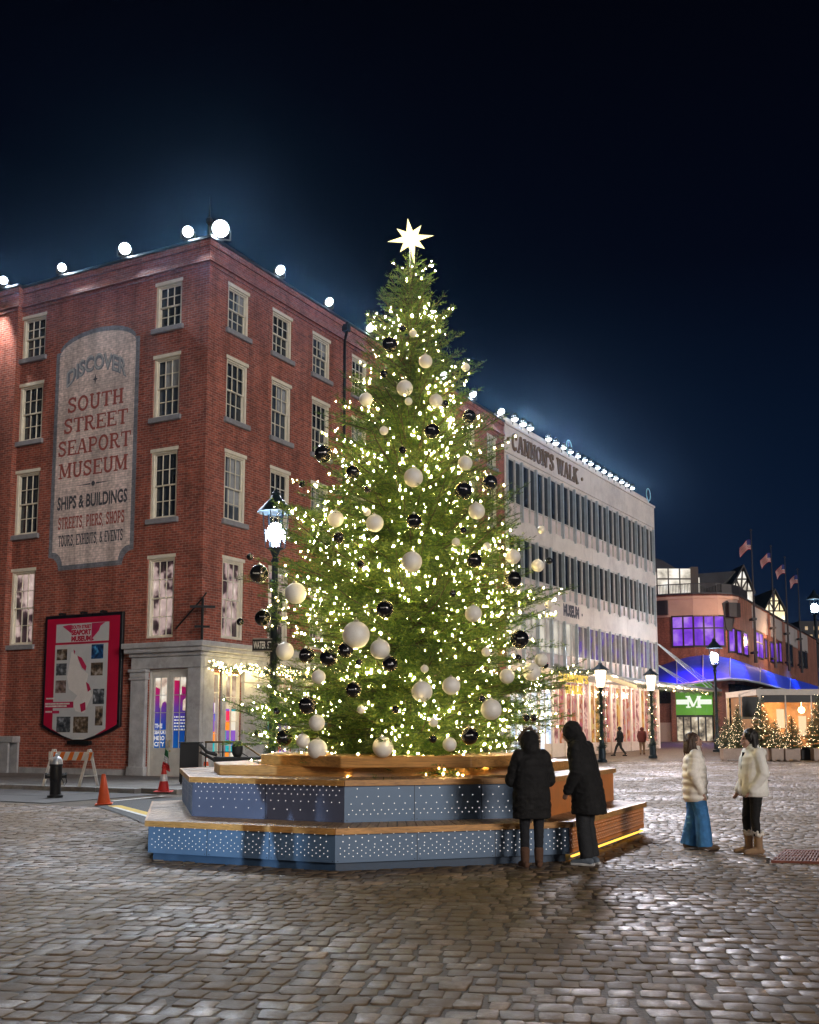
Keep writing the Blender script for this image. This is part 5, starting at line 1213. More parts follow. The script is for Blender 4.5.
def side_panel(a, b, z0, z1, m, rows, name='side_panel', slats=False):
    a, b = Vector((*R_(a), 0)), Vector((*R_(b), 0)); d = (b-a); L = d.length; d.normalize(); n = Vector((d.y, -d.x, 0)); mb = MB()
    if slats:
        k = 7; h = (z1-z0)/k
        for i in range(k): mb.add([*[a+n*o+Vector((0, 0, z)) for o, z in ((0, z0+i*h+.004), (0, z0+(i+1)*h-.004), (-.03, z0+(i+1)*h-.004), (-.03, z0+i*h+.004))], *[b+n*o+Vector((0, 0, z)) for o, z in ((0, z0+i*h+.004), (0, z0+(i+1)*h-.004), (-.03, z0+(i+1)*h-.004), (-.03, z0+i*h+.004))]], [(0, 1, 2, 3), (7, 6, 5, 4), (0, 4, 5, 1), (1, 5, 6, 2), (2, 6, 7, 3), (3, 7, 4, 0)])
    else: mb.add([p+Vector((0, 0, z)) for z in (z0, z1) for p in (a, b, b-n*.03, a-n*.03)], [(3, 2, 1, 0), (4, 5, 6, 7), (0, 1, 5, 4), (1, 2, 6, 5), (2, 3, 7, 6), (3, 0, 4, 7)])
    for (zf, sp_, off, r) in rows:
        r *= .72
        z = z0 + (z1-z0)*zf; s = sp_*(.6 + off)
        while s < L-.06:
            c = a + d*s + n*.0035 + Vector((0, 0, z))
            mb.poly([c + d*(r*math.cos(t)) + Vector((0, 0, r*math.sin(t))) for t in np.linspace(0, 2*PI, 7)[:-1]], 1); s += sp_
    if not slats and rows:
        k = max(2, round(L/1.05))
        for i in range(1, k):
            c = a + d*(L*i/k) + n*.0018; mb.poly([c-d*.004+Vector((0, 0, z0)), c+d*.004+Vector((0, 0, z0)), c+d*.004+Vector((0, 0, z1)), c-d*.004+Vector((0, 0, z1))], 2)
        for i in range(k+1):
            for zz in (.05, .95):
                for o_ in (-.035, .035):
                    s_ = min(max(L*i/k+o_, .035), L-.035); c = a+d*s_+n*.004+Vector((0, 0, z0+(z1-z0)*zz)); mb.poly([c+d*(.007*math.cos(t))+Vector((0, 0, .007*math.sin(t))) for t in np.linspace(0, 2*PI, 7)[:-1]], 2)
    return mb.build(name, [m, M_perf, M_seam], plat, fix=False)
dn = [(.88, .165, 0, .0125), (.77, .165, .5, .0115), (.66, .165, 0, .0115), (.555, .165, .5, .011), (.46, .11, 0, .010), (.37, .11, .5, .010), (.28, .11, 0, .010), (.19, .11, .5, .010)]
ut = [(.90, .10, 0, .010), (.80, .10, .5, .010), (.68, .10, 0, .010), (.50, .12, .5, .010), (.28, .21, 0, .011)]
ur = [(.84, .29, 0, .011), (.64, .15, .5, .011), (.46, .15, 0, .011), (.30, .10, .5, .011), (.20, .10, 0, .011)]
k0 = .10
side_panel(V0, V1, k0, ZL-.03, M_bpanel, dn); side_panel(V1, V2, k0, ZL-.03, M_bpanel, dn); side_panel(V2, V3, k0, ZL-.03, M_bpanel, dn); side_panel(V3, V4, k0, ZL-.03, M_opanel, [(a, b, c, r*.8) for a, b, c, r in dn], slats=True)
for a, b in zip(LOW[4:], LOW[5:] + LOW[:1]): side_panel(a, b, k0, ZL-.03, M_opanel, [])
side_panel(UPP[0], UPP[1], ZL, ZU-.03, M_bpanel, ut); side_panel(UPP[1], UPP[2], ZL, ZU-.03, mat('mauve_grey_perforated_metal', (.115, .13, .20), .42, metal=.15, var=.12, vs=1.2), ut); side_panel(UPP[2], UPP[3], ZL, ZU-.03, M_bpanel, ur); side_panel(UPP[3], UPP[4], ZL, ZU-.03, M_opanel, [])
for a, b in zip(UPP[4:], UPP[5:] + UPP[:1]): side_panel(a, b, ZL, ZU-.03, M_opanel, [])
def inset(poly, d):
    out = []; n = len(poly)
    for i in range(n):
        p0, p1, p2 = Vector(poly[i-1]), Vector(poly[i]), Vector(poly[(i+1) % n]); a = (p1-p0).normalized(); b = (p2-p1).normalized()
        na, nb = Vector((-a.y, a.x)), Vector((-b.y, b.x)); m_ = (na+nb); m_ = m_/max(.3, m_.length_squared)*2*d/1; out.append((p1.x+m_.x/1, p1.y+m_.y/1))
    return out
mb = MB(); mb.prism([R_(p) for p in inset(LOW, .07)], -.02, k0+.02); mb.build('plinth', mat('dark_blue_plinth', (.03, .06, .11), .5), plat)
mb = MB()
def bench(a0, a1, b0, b1, z, wdt):
    """slatted seat between the outer edge a0-a1 and the inner edge b0-b1"""
    a0, a1, b0, b1 = [Vector((*R_(p), 0)) for p in (a0, a1, b0, b1)]; L = (a1-a0).length; n = max(2, int(L/wdt)); g = .004/L*2
    for i in range(n):
        t0, t1 = i/n+g, (i+1)/n-g; q = [a0.lerp(a1, t0), a0.lerp(a1, t1), b0.lerp(b1, t1), b0.lerp(b1, t0)]; dz = rnd.uniform(-.0015, .0015)
        mb.prism([(p.x, p.y) for p in q], z-.03, z+dz)
LO = inset(LOW, -.025)
for i in range(5): bench(LO[i], LO[i+1], UPP[min(i, 4)], UPP[min(i+1, 4)], ZL, .13)
mb.build('bench_top', M_deck, plat)
mb = MB(); UO = inset(UPP, -.025); n = len(UPP)
for i in range(n): bench(UO[i], UO[(i+1) % n], THI[i], THI[(i+1) % n], ZU, .13)
mb.build('upper_deck', M_deck, plat)
mb = MB()
for poly, z in ((LO[:6], ZL), (UO, ZU)):
    m_ = len(poly)
    for i in range(m_ if poly is UO else m_-1):
        a, b = Vector((*R_(poly[i]), z-.035)), Vector((*R_(poly[(i+1) % m_]), z-.035)); d = (b-a).normalized(); nn = Vector((d.y, -d.x, 0)); mb.bar(a+nn*.012, b+nn*.012, .03, .075)
mb.build('edge_trim', M_fascia, plat)
mb = MB(); mb.prism([R_(p) for p in THI], ZU-.02, ZT); mb.build('timber_step', M_fascia, plat, bevel=.012)
mb = MB(); mb.prism([(-.05+2.38*math.cos(PI/8+k*PI/4), -.05+2.38*math.sin(PI/8+k*PI/4)) for k in range(8)], ZT-.01, ZP); mb.build('planter_ring', M_fascia, plat, bevel=.012)
a, b = Vector((*R_(V3), .06)), Vector((*R_(V4), .06)); mb = MB(); mb.bar(a.lerp(b, .02), a.lerp(b, .97), .03, .022); mb.build('light_strip', glow('amber_strip', (1.0, .50, .07), 2.2), plat)

# ================================================================== conifers
def conifer(seed, prof, z0, z1, nb, twig_step, nl, nw, nstep, sub=2, twl=.34):
    """branches, twigs and single needles; returns needle triangles, wood triangles and points along the twigs"""
    rg = np.random.default_rng(seed); segs = []; wood = MB(); twp = []
    for k in range(nb):
        u = (k+.5)/nb; h = z0 + (z1-z0)*(1-(1-u*.995)**.66)
        q = (h-z0)/(z1-z0); az = k*2.39996 + rg.normal(0, .25)
        wh = .21-.09*q; h = max(z0, round(h/wh)*wh + rg.normal(0, .028)); e = math.radians(-12 + 50*q**1.4 + rg.normal(0, 6)); R = prof(h)
        for _ in range(3): R = prof(min(z1+.05, h + R*math.tan(e)*.9))
        az_n = 1 + .15*math.sin(az*3+h*2.1)*math.sin(az*2-h*3.3+1)
        L = R/max(.55, math.cos(e))*rg.choice([rg.uniform(.68, .94), rg.uniform(.90, 1.07)], p=[.5, .5])*az_n; L = max(L, .14)*(1 + (.17*max(0, -math.cos(az)) if h < 5.2 else 0))
        if 2.7 < h + L*math.sin(e)*.8 < 3.45 and math.cos(az) < -.45: L *= .76
        dirh = np.array([math.cos(az), math.sin(az), 0]); base = np.array([0, 0, h]); n = 9; tt = np.linspace(0, 1, n)
        curl = rg.uniform(.02, .15)*L; zc = np.sin(tt*PI)*(-.05*L*(1-q)) + curl*tt**3
        pts = base + dirh*(tt*L*math.cos(e))[:, None] + np.array([0, 0, 1.])*(tt*L*math.sin(e) + zc)[:, None]
        side = np.array([-dirh[1], dirh[0], 0]); pts = pts + side*(rg.normal(0, .05)*L*tt**2)[:, None]
        wood.tube([Vector(p) for p in pts], list(.004+.016*(1-tt)*min(1, L/1.5)), 4, cap=False)
        s = .16*L
        def P(t): x = t*(n-1); i = min(int(x), n-2); return pts[i]+(pts[i+1]-pts[i])*(x-i)
        ax_end = pts[-1]-pts[-2]; ax_end /= np.linalg.norm(ax_end); segs.append((pts[-2], ax_end, np.linalg.norm(pts[-1]-pts[-2])+.06)); segs.append((P(.6), (pts[-2]-P(.6))/np.linalg.norm(pts[-2]-P(.6)), np.linalg.norm(pts[-2]-P(.6)))); sg = 1
        while s < L*.985:
            t = s/L; d = P(min(1, t+.03))-P(max(0, t-.03)); d /= np.linalg.norm(d)
            for sg in (-1, 1):
                if rg.random() < .12: continue
                l = (twl*L*(1-t)**.8*min(1, .45+t*1.6)+.09)*rg.uniform(.7, 1.2); l = min(l, .62); a = math.radians(rg.uniform(32, 58))
                up = rg.normal(.06, .22); v = d*math.cos(a)+side*sg*math.sin(a)+np.array([0, 0, up]); v /= np.linalg.norm(v)
                p0 = P(t); segs.append((p0, v, l)); twp.append((p0+v*l, t, h, k)); twp.append((p0+v*l*.5, t, h, k))
                m_ = int(l/.10) if sub else 0
                for j in range(m_):
                    f = (j+.8)/(m_+.6)
                    for s2 in (-1, 1):
                        if rg.random() < .15: continue
                        w = np.cross(v, [0, 0, 1.]); w /= max(1e-6, np.linalg.norm(w)); x = v*.72+w*s2*.62+np.array([0, 0, rg.normal(.05, .22)]); x /= np.linalg.norm(x)
                        segs.append((p0+v*l*f, x, (.05+.32*l*(1-f))*rg.uniform(.8, 1.2)))
            s += twig_step*rg.uniform(.75, 1.25)
    for _ in range(26): z_ = rg.uniform(z1-.7, z1+.08); segs.append((np.array([0, 0, z_-.2]), np.array([rg.normal(0, .12), rg.normal(0, .12), 1.]), .26))
    S0 = np.array([s[0] for s in segs]); SD = np.array([s[1] for s in segs]); SL = np.array([s[2] for s in segs])
    cnt = np.maximum(3, (SL/nstep).astype(int)); idx = np.repeat(np.arange(len(segs)), cnt); N = len(idx)
    u = rg.uniform(.0, 1.0, N); base = S0[idx]+SD[idx]*(u*SL[idx])[:, None]
    ref = np.cross(SD, np.array([.13, .21, 1.])); ref /= np.linalg.norm(ref, axis=1)[:, None]; ref2 = np.cross(SD, ref)
    ph = rg.uniform(0, 2*PI, N); c, s = np.cos(ph), np.sin(ph)*.75; rad = ref[idx]*c[:, None]+ref2[idx]*s[:, None]
    ang = rg.uniform(.5, 1.05, N); dirn = SD[idx]*np.cos(ang)[:, None]+rad*np.sin(ang)[:, None]
    tan = np.cross(dirn, SD[idx]); tan /= np.maximum(1e-6, np.linalg.norm(tan, axis=1))[:, None]
    ln = nl*rg.uniform(.7, 1.25, N)
    tri = np.stack([base-tan*nw/2, base+tan*nw/2, base+dirn*ln[:, None]], 1)
    w = ref*.003; rib = np.stack([S0-w, S0+w, S0+SD*SL[:, None]], 1)
    tone = np.repeat(rg.normal(.5, .20, len(segs))[idx], 3)
    return tri, rib, wood, twp, tone
def needle_mat(name, lo, mid, hi):
    m, nt, b = new_mat(name); at = _n(nt, 'ShaderNodeAttribute'); at.attribute_name = 'tone'
    c = _ramp(nt, at.outputs['Fac'], [(0.15, lo), (0.5, mid), (0.85, hi)]); nt.links.new(c, b.inputs['Base Color'])
    b.inputs['Roughness'].default_value = .55
    tr = _n(nt, 'ShaderNodeBsdfTranslucent'); nt.links.new(c, tr.inputs['Color']); mx = _n(nt, 'ShaderNodeMixShader'); mx.inputs[0].default_value = .22
    out = nt.nodes['Material Output']; nt.links.new(b.outputs[0], mx.inputs[1]); nt.links.new(tr.outputs[0], mx.inputs[2]); nt.links.new(mx.outputs[0], out.inputs[0])
    return m
M_needle = needle_mat('fir_needles', (.014, .046, .010), (.075, .165, .020), (.23, .30, .040)); M_bark = mat('fir_bark', (.06, .042, .028), .9, var=.3, vs=20, bump=.4)
def crown_mesh(name, tri, rib, tone, m, parent):
    T_ = np.concatenate([tri.reshape(-1, 3), rib.reshape(-1, 3)]); F_ = np.arange(len(T_)).reshape(-1, 3)
    o = raw_mesh(name, T_, F_, [m], parent); at = o.data.attributes.new('tone', 'FLOAT', 'POINT')
    at.data.foreach_set('value', np.concatenate([tone, np.full(len(rib)*3, .3)]).astype(np.float32)); return o
ZS = [1.36, 1.58, 2.2, 3.02, 3.84, 4.5, 5.16, 5.84, 6.35, 6.86, 7.46, 8.07, 8.41, 8.94, 9.4, 9.75]
RS = [2.1, 2.35, 2.48, 2.34, 2.22, 2.08, 1.94, 1.70, 1.50, 1.28, 1.12, .88, .74, .53, .38, .20]
prof = lambda z: float(np.interp(z, ZS, RS))
TC = Vector((0.02, 17.5, 0))
tree = thing('christmas_tree', 'tall fir Christmas tree wound with warm lights on the stepped platform', 'tree', TC)
tri, rib, wood, twp, tone = conifer(21, prof, 1.42, 9.72, 860, .080, .036, .0078, .0125)
crown_mesh('crown', tri, rib, tone, M_needle, tree); wood.build('branches', M_bark, tree, smooth=True, fix=False)
mb = MB(); mb.tube([(0, 0, 1.2), (0, 0, 4), (.02, 0, 7), (0, 0, 9.85)], [.15, .11, .06, .012], 10); mb.build('trunk', M_bark, tree, smooth=True)
# star
st = thing('tree_star', 'glowing eight-pointed white star on the top of the Christmas tree', 'star', TC + Vector((0, 0, 10.03)))
mb = MB(); pts = []
spec = [(90, .37), (45, .30), (0, .40), (-45, .30), (-90, .46), (-135, .30), (180, .40), (135, .30)]
til = 8
for i, (a, r) in enumerate(spec):
    pts.append((math.radians(a+til), r)); pts.append((math.radians(a+til-22.5), .145))
pl_ = [Vector((r*math.cos(a), 0, r*math.sin(a))) for a, r in pts]; f_, b_ = Vector((0, -.10, 0)), Vector((0, .10, 0))
mb.add(pl_ + [f_, b_], [(i, (i+1) % 16, 16) for i in range(16)] + [((i+1) % 16, i, 17) for i in range(16)])
mb.build('star_body', glow('star_light', (1.0, .86, .42), 2.4), st)
mb = MB(); mb.tube([(0, 0, -.5), (0, 0, -.05)], .02, 6); mb.build('mount', M_iron, st)
lamp('POINT', st.location + Vector((0, -.25, -.1)), 90, (1, .85, .5), .15)
# string lights
rgs = random.Random(8); lit_ = {k for k in range(860) if rgs.random() < .40}; pool = [p for p in twp if p[1] > .30 and (p[3] in lit_ or rgs.random() < .10)]; rgs.shuffle(pool); NB = 2400
pool = pool[:NB]; bulbs = [Vector(p[0]) + Vector((0, 0, .012)) for p in pool]
M_bulb = glow('warm_bulb', (1.0, .72, .30), 215)
strg = thing('string_lights', 'warm white string lights wound through the Christmas tree', 'string lights', TC)
mb1 = MB(); mb1.lathe([(.003, -.020), (.0118, -.005), (.0108, .010), (.003, .018)], 6)
front = sorted(range(NB), key=lambda i: bulbs[i].y + .0*bulbs[i].z)[:700]; rgs.shuffle(front); solo = set(front[:100]); f0 = None
for i in front[:100]:
    if f0 is None: f0 = mb1.build('bulb', M_bulb, strg); o = f0
    else: o = f0.copy(); COL.objects.link(o)
    o.location = bulbs[i]
bv = np.array(mb1.v); bf = []
for f in mb1.f: bf += [(f[0], f[j], f[j+1]) for j in range(1, len(f)-1)]
bf = np.array(bf); rest = np.array([tuple(bulbs[i]) for i in range(NB) if i not in solo])
bs_ = np.random.default_rng(3).choice([.45, .65, .85, 1.1], len(rest), p=[.3, .3, .3, .1])
VV = (bv[None]*bs_[:, None, None]+rest[:, None]).reshape(-1, 3); FF = (bf[None]+(np.arange(len(rest))*len(bv))[:, None, None]).reshape(-1, 3)
o = raw_mesh('bulbs', VV, FF, [M_bulb], strg); o['kind'] = 'stuff'
mb = MB(); wp = [Vector((prof(z)*.72*math.cos(a), prof(z)*.72*math.sin(a), z)) for z, a in ((1.5+8*i/900, i*.22) for i in range(900))]; mb.tube(wp, .004, 3, cap=False); mb.build('wire', mat('green_wire', (.01, .03, .01), .6), strg, fix=False)
# ornaments -----------------------------------------------------------------------
W_ = [(404.7,388.9,8.3),(425.5,361.9,7),(435.9,401.3,7),(408.5,401.7,4),(465.8,367.7,4.2),(413.4,478,9.8),(465,463.6,7.5),(384,431,4.5),(366,400,7),(413,333.7,4),(296,593.7,10.8),(335.8,519.4,8.3),(374.8,523.6,9),(367,512.4,4),(411.8,562.2,10.4),(356.2,635.2,13.7),(380.2,649.4,10),(285.2,651.4,9),(473.2,614,8.5),(476.5,511.5,8.5),(513,557,7.5),(537.5,566,6.5),(548.8,604.5,4.2),(506.8,676.3,7.5),(531.3,672,9),(491,709.5,10.4),(422,691.7,10.4),(451.2,685.9,9),(383,747,10.4),(317.5,749,10),(317,722.8,8),(486,652,4.6),(433.4,722.4,4.6),(424.6,668.9,4),(449.5,744.4,7),(361,709.5,4),(455.8,542.3,4.2),(541.3,529.8,4),(318.8,677,7),(303,740.7,7),(541,660,6.5),(486.9,546.8,4.2)]
B_ = [(390,345.3,8),(431.7,431.6,8),(469,417,7),(353,472.7,7),(323.4,454.5,9),(463.3,491.4,9),(489.4,483,8),(402.6,450.3,4),(367.8,489.7,4),(302,484,3.5),(362.4,400,4),(444.6,404,4),(402.6,328.7,3.5),(384,374.3,4),(259.4,574.2,9.5),(262.8,618.2,8),(240.3,622,3.7),(384.8,609.5,9),(306.8,655.6,8),(328.8,658,9),(345.8,650,8),(390,664,8),(359,662.6,3.5),(307.6,705.4,9),(353.7,690,8),(284.3,737.8,8),(276.9,711,3.5),(257.8,733,3.5),(469.5,736,8.7),(519.3,639.4,9.4),(518,658,3.5),(545,665,3.5),(526,718,3.6),(533.4,718,3.6),(414.3,521.5,8),(361,564.3,4),(474,560.5,8),(512.7,579.6,8.5),(452.9,593.7,3.5),(433,739,4),(395.6,709.5,4),(250,557,3.5),(339,538,6),(463.2,530.6,3.5),(481.9,698.7,3.5),(549,560.9,3.6)]
def orn_mat_white():
    m, nt, b = new_mat('pearl_white_ornament'); tc = _n(nt, 'ShaderNodeTexCoord'); v = _n(nt, 'ShaderNodeTexVoronoi', Scale=14.0); nt.links.new(tc.outputs['Object'], v.inputs['Vector'])
    nt.links.new(_ramp(nt, v.outputs['Distance'], [(0.0, (.74, .71, .64)), (.5, (.88, .86, .80))]), b.inputs['Base Color']); b.inputs['Roughness'].default_value = .35
    bp = _n(nt, 'ShaderNodeBump', Strength=.15, Distance=.01); nt.links.new(v.outputs['Distance'], bp.inputs['Height']); nt.links.new(bp.outputs['Normal'], b.inputs['Normal']); return m
M_ow = orn_mat_white(); M_ob = mat('glossy_black_ornament', (.008, .008, .011), .12, var=0, coat=.5); M_cap = mat('silver_cap', (.5, .5, .5), .3, metal=.9)
mb = MB(); mb.sphere((0, 0, 0), 1.0, 28, 18); ballw = mb.build('ornament', M_ow, None, smooth=True); mb = MB(); mb.sphere((0, 0, 0), 1.0, 28, 18); ballb = mb.build('ornament', M_ob, None, smooth=True)
mbc = MB(); mbc.lathe([(.20, .965), (.20, 1.1), (.06, 1.13), (.02, 1.3)], 10); capm = mbc.build('cap', M_cap, None)
mbt = MB()
def on_ball(u, v, h): return (1.012*math.sin(u)*math.cos(v), -1.012*math.cos(u)*math.cos(v), 1.012*math.sin(v))
sans(mbt, 'Seaport', on_ball, -.36, .36, -.09, .10, 0, .02); letm = mbt.build('lettering', mat('white_ornament_lettering', (.42, .42, .42), .5, var=0), None, fix=False)
def tree_depth(px, py):
    d = ray(px, py)
    for Y in np.arange(14.6, 17.5, .02):
        P = d*(Y/d.y) + Vector((0, 0, CAMH))
        if math.hypot(P.x-TC.x, P.y-TC.y) <= prof(P.z)*1.0 + .02: return P
    return d*(17.3/d.y) + Vector((0, 0, CAMH))
def tier(y): return 'upper crown' if y < 440 else ('middle crown' if y < 580 else 'lower crown')
def size(r): return 'large' if r > 6 else 'small'
ALL = [(x, y, r, 'white') for x, y, r in W_] + [(x, y, r, 'black') for x, y, r in B_]
cells = {}
for k, (x, y, r, c) in enumerate(ALL): cells.setdefault((c, size(r), tier(y)), []).append(k)
ORD = ['leftmost', 'second from left', 'third from left', 'fourth from left', 'fifth from left', 'sixth from left', 'seventh from left', 'eighth from left', 'ninth from left', 'tenth from left', 'eleventh from left', 'twelfth from left', 'thirteenth from left', 'fourteenth from left', 'fifteenth from left', 'sixteenth from left', 'seventeenth from left', 'eighteenth from left']
lab = {}
for (c, s, t), ks in cells.items():
    ks.sort(key=lambda k: ALL[k][0])
    for i, k in enumerate(ks):
        y = ALL[k][1]; lab[k] = (f'only {s} {c} ball ornament in the {t} of the Christmas tree' if len(ks) == 1 else f'{s} {c} ball ornament in the tree {t}, {ORD[i]} of {len(ks)}')
lab[15] = 'biggest white ball ornament on the whole tree, low left of the middle'
for k, (x, y, r, c) in enumerate(ALL):
    P = tree_depth(x, y); rad = r*(P.y)/F*1.0; src = ballw if c == 'white' else ballb
    o = src if (k == 0 or k == len(W_)) else src.copy()
    if o is not src: COL.objects.link(o)
    o.location = P + Vector((0, -.25*rad, 0)); o.scale = (rad,)*3; tag(o, lab[k], 'ornament', f'{c} ball ornaments on the tree')
    o.rotation_euler = (rnd.uniform(-.15, .15), rnd.uniform(-.15, .15), rnd.uniform(-.3, .3))
    cc = capm if k == 0 else capm.copy()
    if cc is not capm: COL.objects.link(cc)
    cc.parent = o
    if c == 'black' and r > 6:
        ll = letm if not letm.parent else letm.copy()
        if ll is not letm: COL.objects.link(ll)
        ll.parent = o
# ================================================================== garlands
M_gneedle = needle_mat('garland_needles', (.012, .03, .010), (.035, .07, .018), (.08, .11, .03))
M_gbulb = glow('garland_bulb', (1.0, .78, .36), 26)
def garland(path, rad, n, seed, name, label, nb=40, grp=None, ln=.07, bw=.02):
    """leafy garland along a path with small warm bulbs"""
    rg_ = np.random.default_rng(seed); path = [Vector(p) for p in path]; o0 = path[0]; t = thing(name, label, 'garland', o0, 0, grp)
    cum_ = [0]
    for a, b in zip(path, path[1:]): cum_.append(cum_[-1]+(b-a).length)
    def at_(s):
        i = max(0, min(len(path)-2, int(np.searchsorted(cum_, s))-1)); return path[i].lerp(path[i+1], (s-cum_[i])/max(1e-6, cum_[i+1]-cum_[i])) - o0
    tri = np.empty((n, 3, 3))
    for k in range(n):
        p = at_(rg_.uniform(0, cum_[-1])); d = rg_.normal(0, 1, 3); d /= np.linalg.norm(d); p = np.array(p)+d*rad*rg_.uniform(.1, .75); s = np.cross(d, rg_.normal(0, 1, 3)); s /= np.linalg.norm(s)
        tri[k] = (p-s*.009, p+s*.009, p+(d+rg_.normal(0, .4, 3))*ln*rg_.uniform(.7, 1.3))
    crown_mesh('greenery', tri, tri[:0], np.repeat(rg_.normal(.5, .18, n), 3), M_gneedle, t)
    if nb:
        mb = MB()
        for _ in range(nb):
            p = at_(rg_.uniform(0, cum_[-1])); d = rg_.normal(0, 1, 3); d /= np.linalg.norm(d); mb.sphere(Vector(p)+Vector(d)*rad*.95, bw, 6, 4)
        o = mb.build('bulbs', M_gbulb, t); o['kind'] = 'stuff'
    return t
def spiral(P, z0, z1, r, turns, n=60): return [P + Vector((r*math.cos(2*PI*turns*i/n), r*math.sin(2*PI*turns*i/n), z0+(z1-z0)*i/n)) for i in range(n+1)]
# ================================================================== street lamps
M_lampgreen = mat('blue_black_lamp_paint', (.015, .03, .045), .4, metal=.4, var=.2)
M_pane = bpy.data.materials.new('clear_lantern_glass'); M_pane.use_nodes = True
nt = M_pane.node_tree; nt.nodes.clear(); tr_ = _n(nt, 'ShaderNodeBsdfTransparent'); gl2 = _n(nt, 'ShaderNodeBsdfGlossy'); gl2.inputs['Roughness'].default_value = .05
mx_ = _n(nt, 'ShaderNodeMixShader'); mx_.inputs[0].default_value = .06; o_ = _n(nt, 'ShaderNodeOutputMaterial'); nt.links.new(tr_.outputs[0], mx_.inputs[1]); nt.links.new(gl2.outputs[0], mx_.inputs[2]); nt.links.new(mx_.outputs[0], o_.inputs[0])
def street_lamp(P, zl, label, col, es, watt, s=1.0, grp='street lamps', name='street_lamp', frosted=False):
    """round post, four-paned lantern with a conical hood; zl = height of the lantern's middle above the foot"""
    t = thing(name, label, 'street lamp', P, 0, grp); zb = zl-.46*s
    mb = MB(); mb.lathe([(.24*s, 0), (.24*s, .12), (.18*s, .2), (.17*s, .75), (.21*s, .8), (.13*s, .95), (.085*s, 1.3), (.07*s, zb-.35*s), (.10*s, zb-.3*s), (.055*s, zb-.2*s), (.12*s, zb-.04*s), (.2*s, zb)], 14); mb.build('post', M_lampgreen, t, smooth=True, angle=.6)
    mb = MB()
    for k in range(6):
        a = k*PI/3+.2; mb.bar((.21*s*math.cos(a), .21*s*math.sin(a), zb), (.29*s*math.cos(a), .29*s*math.sin(a), zl+.36*s), .022*s)
    mb.build('lantern_cage', M_lampgreen, t)
    mb = MB(); mb.loft([[(.205*s*math.cos(k*PI/3+.2), .205*s*math.sin(k*PI/3+.2), zb) for k in range(6)], [(.285*s*math.cos(k*PI/3+.2), .285*s*math.sin(k*PI/3+.2), zl+.36*s) for k in range(6)]], cap=False); mb.build('lantern_glass', M_pane, t, fix=False)
    if frosted:
        mb = MB(); mb.lathe([(.19*s, zb+.02), (.27*s, zl+.3*s), (.26*s, zl+.34*s)], 12); mb.build('frosted_chimney', glow('frosted_lantern_light', col, 6), t, smooth=True, angle=.6)
    hk = .5 if frosted else .68
    mb = MB(); mb.lathe([(.42*s, zl+.36*s), (.40*s, zl+.40*s), (.12*s, zl+(.36+.5*hk)*s), (.09*s, zl+(.36+.6*hk)*s), (.11*s, zl+(.36+.64*hk)*s), (.03*s, zl+(.36+.76*hk)*s), (.004, zl+(.36+.86*hk)*s)], 16); mb.build('lantern_hood', M_lampgreen, t, smooth=True, angle=.6)
    mb = MB(); mb.sphere((0, 0, zl-.10*s), .19*s, 14, 10, sc=(1, 1, 1.25)); mb.build('lamp_bulb', glow('lamp_bulb_light', col, es), t, smooth=True)
    lamp('POINT', Vector(P)+Vector((0, 0, zl-.12*s)), watt, col, .22*s)
    return t
BLUISH = (.70, .82, 1.0)
PL1 = Vector((-3.02, 24.0, 0))
street_lamp(PL1, 6.25, 'tall street lamp with blue-black conical hood and dazzling lantern left of the tree', BLUISH, 60, 4500)
garland(spiral(PL1, .6, 4.6, .10, 9), .13, 5200, 1, 'garland', 'evergreen garland wound round the lamp post left of the tree', 30, 'garlands on lamp posts')
WARM = (1.0, .80, .55)
for (px, yb, zl, lab_) in ((602.3, 762.5, 4.75, 'shorter street lamp with warm lantern before the floral shop windows'), (653, 759.3, 4.75, 'street lamp with warm lantern at the far corner of the white block')):
    g = atz(px, yb, .02); P = Vector((g.x, g.y, ground_z(g.x, g.y)))
    street_lamp(P, zl-.15, lab_, WARM, 20, 1500, 1.15, frosted=True); garland(spiral(P, .5, 4.0, .16, 7), .24, 4200, 3, 'garland', lab_.replace('shorter street lamp with', 'green garland on the post under the').replace('street lamp with warm lantern', 'green garland on the lamp post'), 16, 'garlands on lamp posts', .1)
Pd = atY(717.5, 748, 78); Pd.z = ground_z(0, 78)
street_lamp(Pd, atY(717.5, 657, 78).z-Pd.z+.1, 'dark street lamp with blue-white lantern in front of the market hall', BLUISH, 60, 9000, 1.45)
garland(spiral(Pd, .4, 3.6, .16, 5), .2, 1500, 4, 'garland', 'dark unlit garland on the lamp post before the market hall', 0, 'garlands on lamp posts', .12)
Pf = atY(816, 640, 190); Pf.z = ground_z(0, 190); ztop = atY(816, 607, 190).z
street_lamp(Pf, ztop-Pf.z+.2, 'distant street lamp at the right edge beyond the market hall', (.8, .95, 1.0), 60, 2500, 3.2)
# two unseen lamps added behind the photographer to light near setts and platform
street_lamp(Vector((-5.5, -.5, 0)), 5.6, 'added street lamp behind the photographer on the left, outside the picture', (.95, .93, .92), 60, 4300)
street_lamp(Vector((7.5, -2.5, 0)), 5.6, 'added street lamp behind the photographer on the right, outside the picture', (1.0, .80, .60), 60, 4000)
street_lamp(Vector((-17.5, 27.5, 0)), 5.6, 'added street lamp on the left street, outside the picture', (1.0, .66, .38), 40, 3000)  # unseen lamp added to throw warm light on the left brick front
floodlight(Vector((-5.4, -3.0, .6)), Vector((-2.95, 14.5, .35)), .05, 11000, 'added unseen low work floodlight behind the photographer aimed at the platform', None, (.55, .78, 1.0), .215)  # unseen fixture added for the bluish light on the platform front
mb = MB()
for k in range(3): a = k*2*PI/3; mb.bar((-5.4, -3, .6), (-5.4+.5*math.cos(a), -3+.5*math.sin(a), 0), .04)
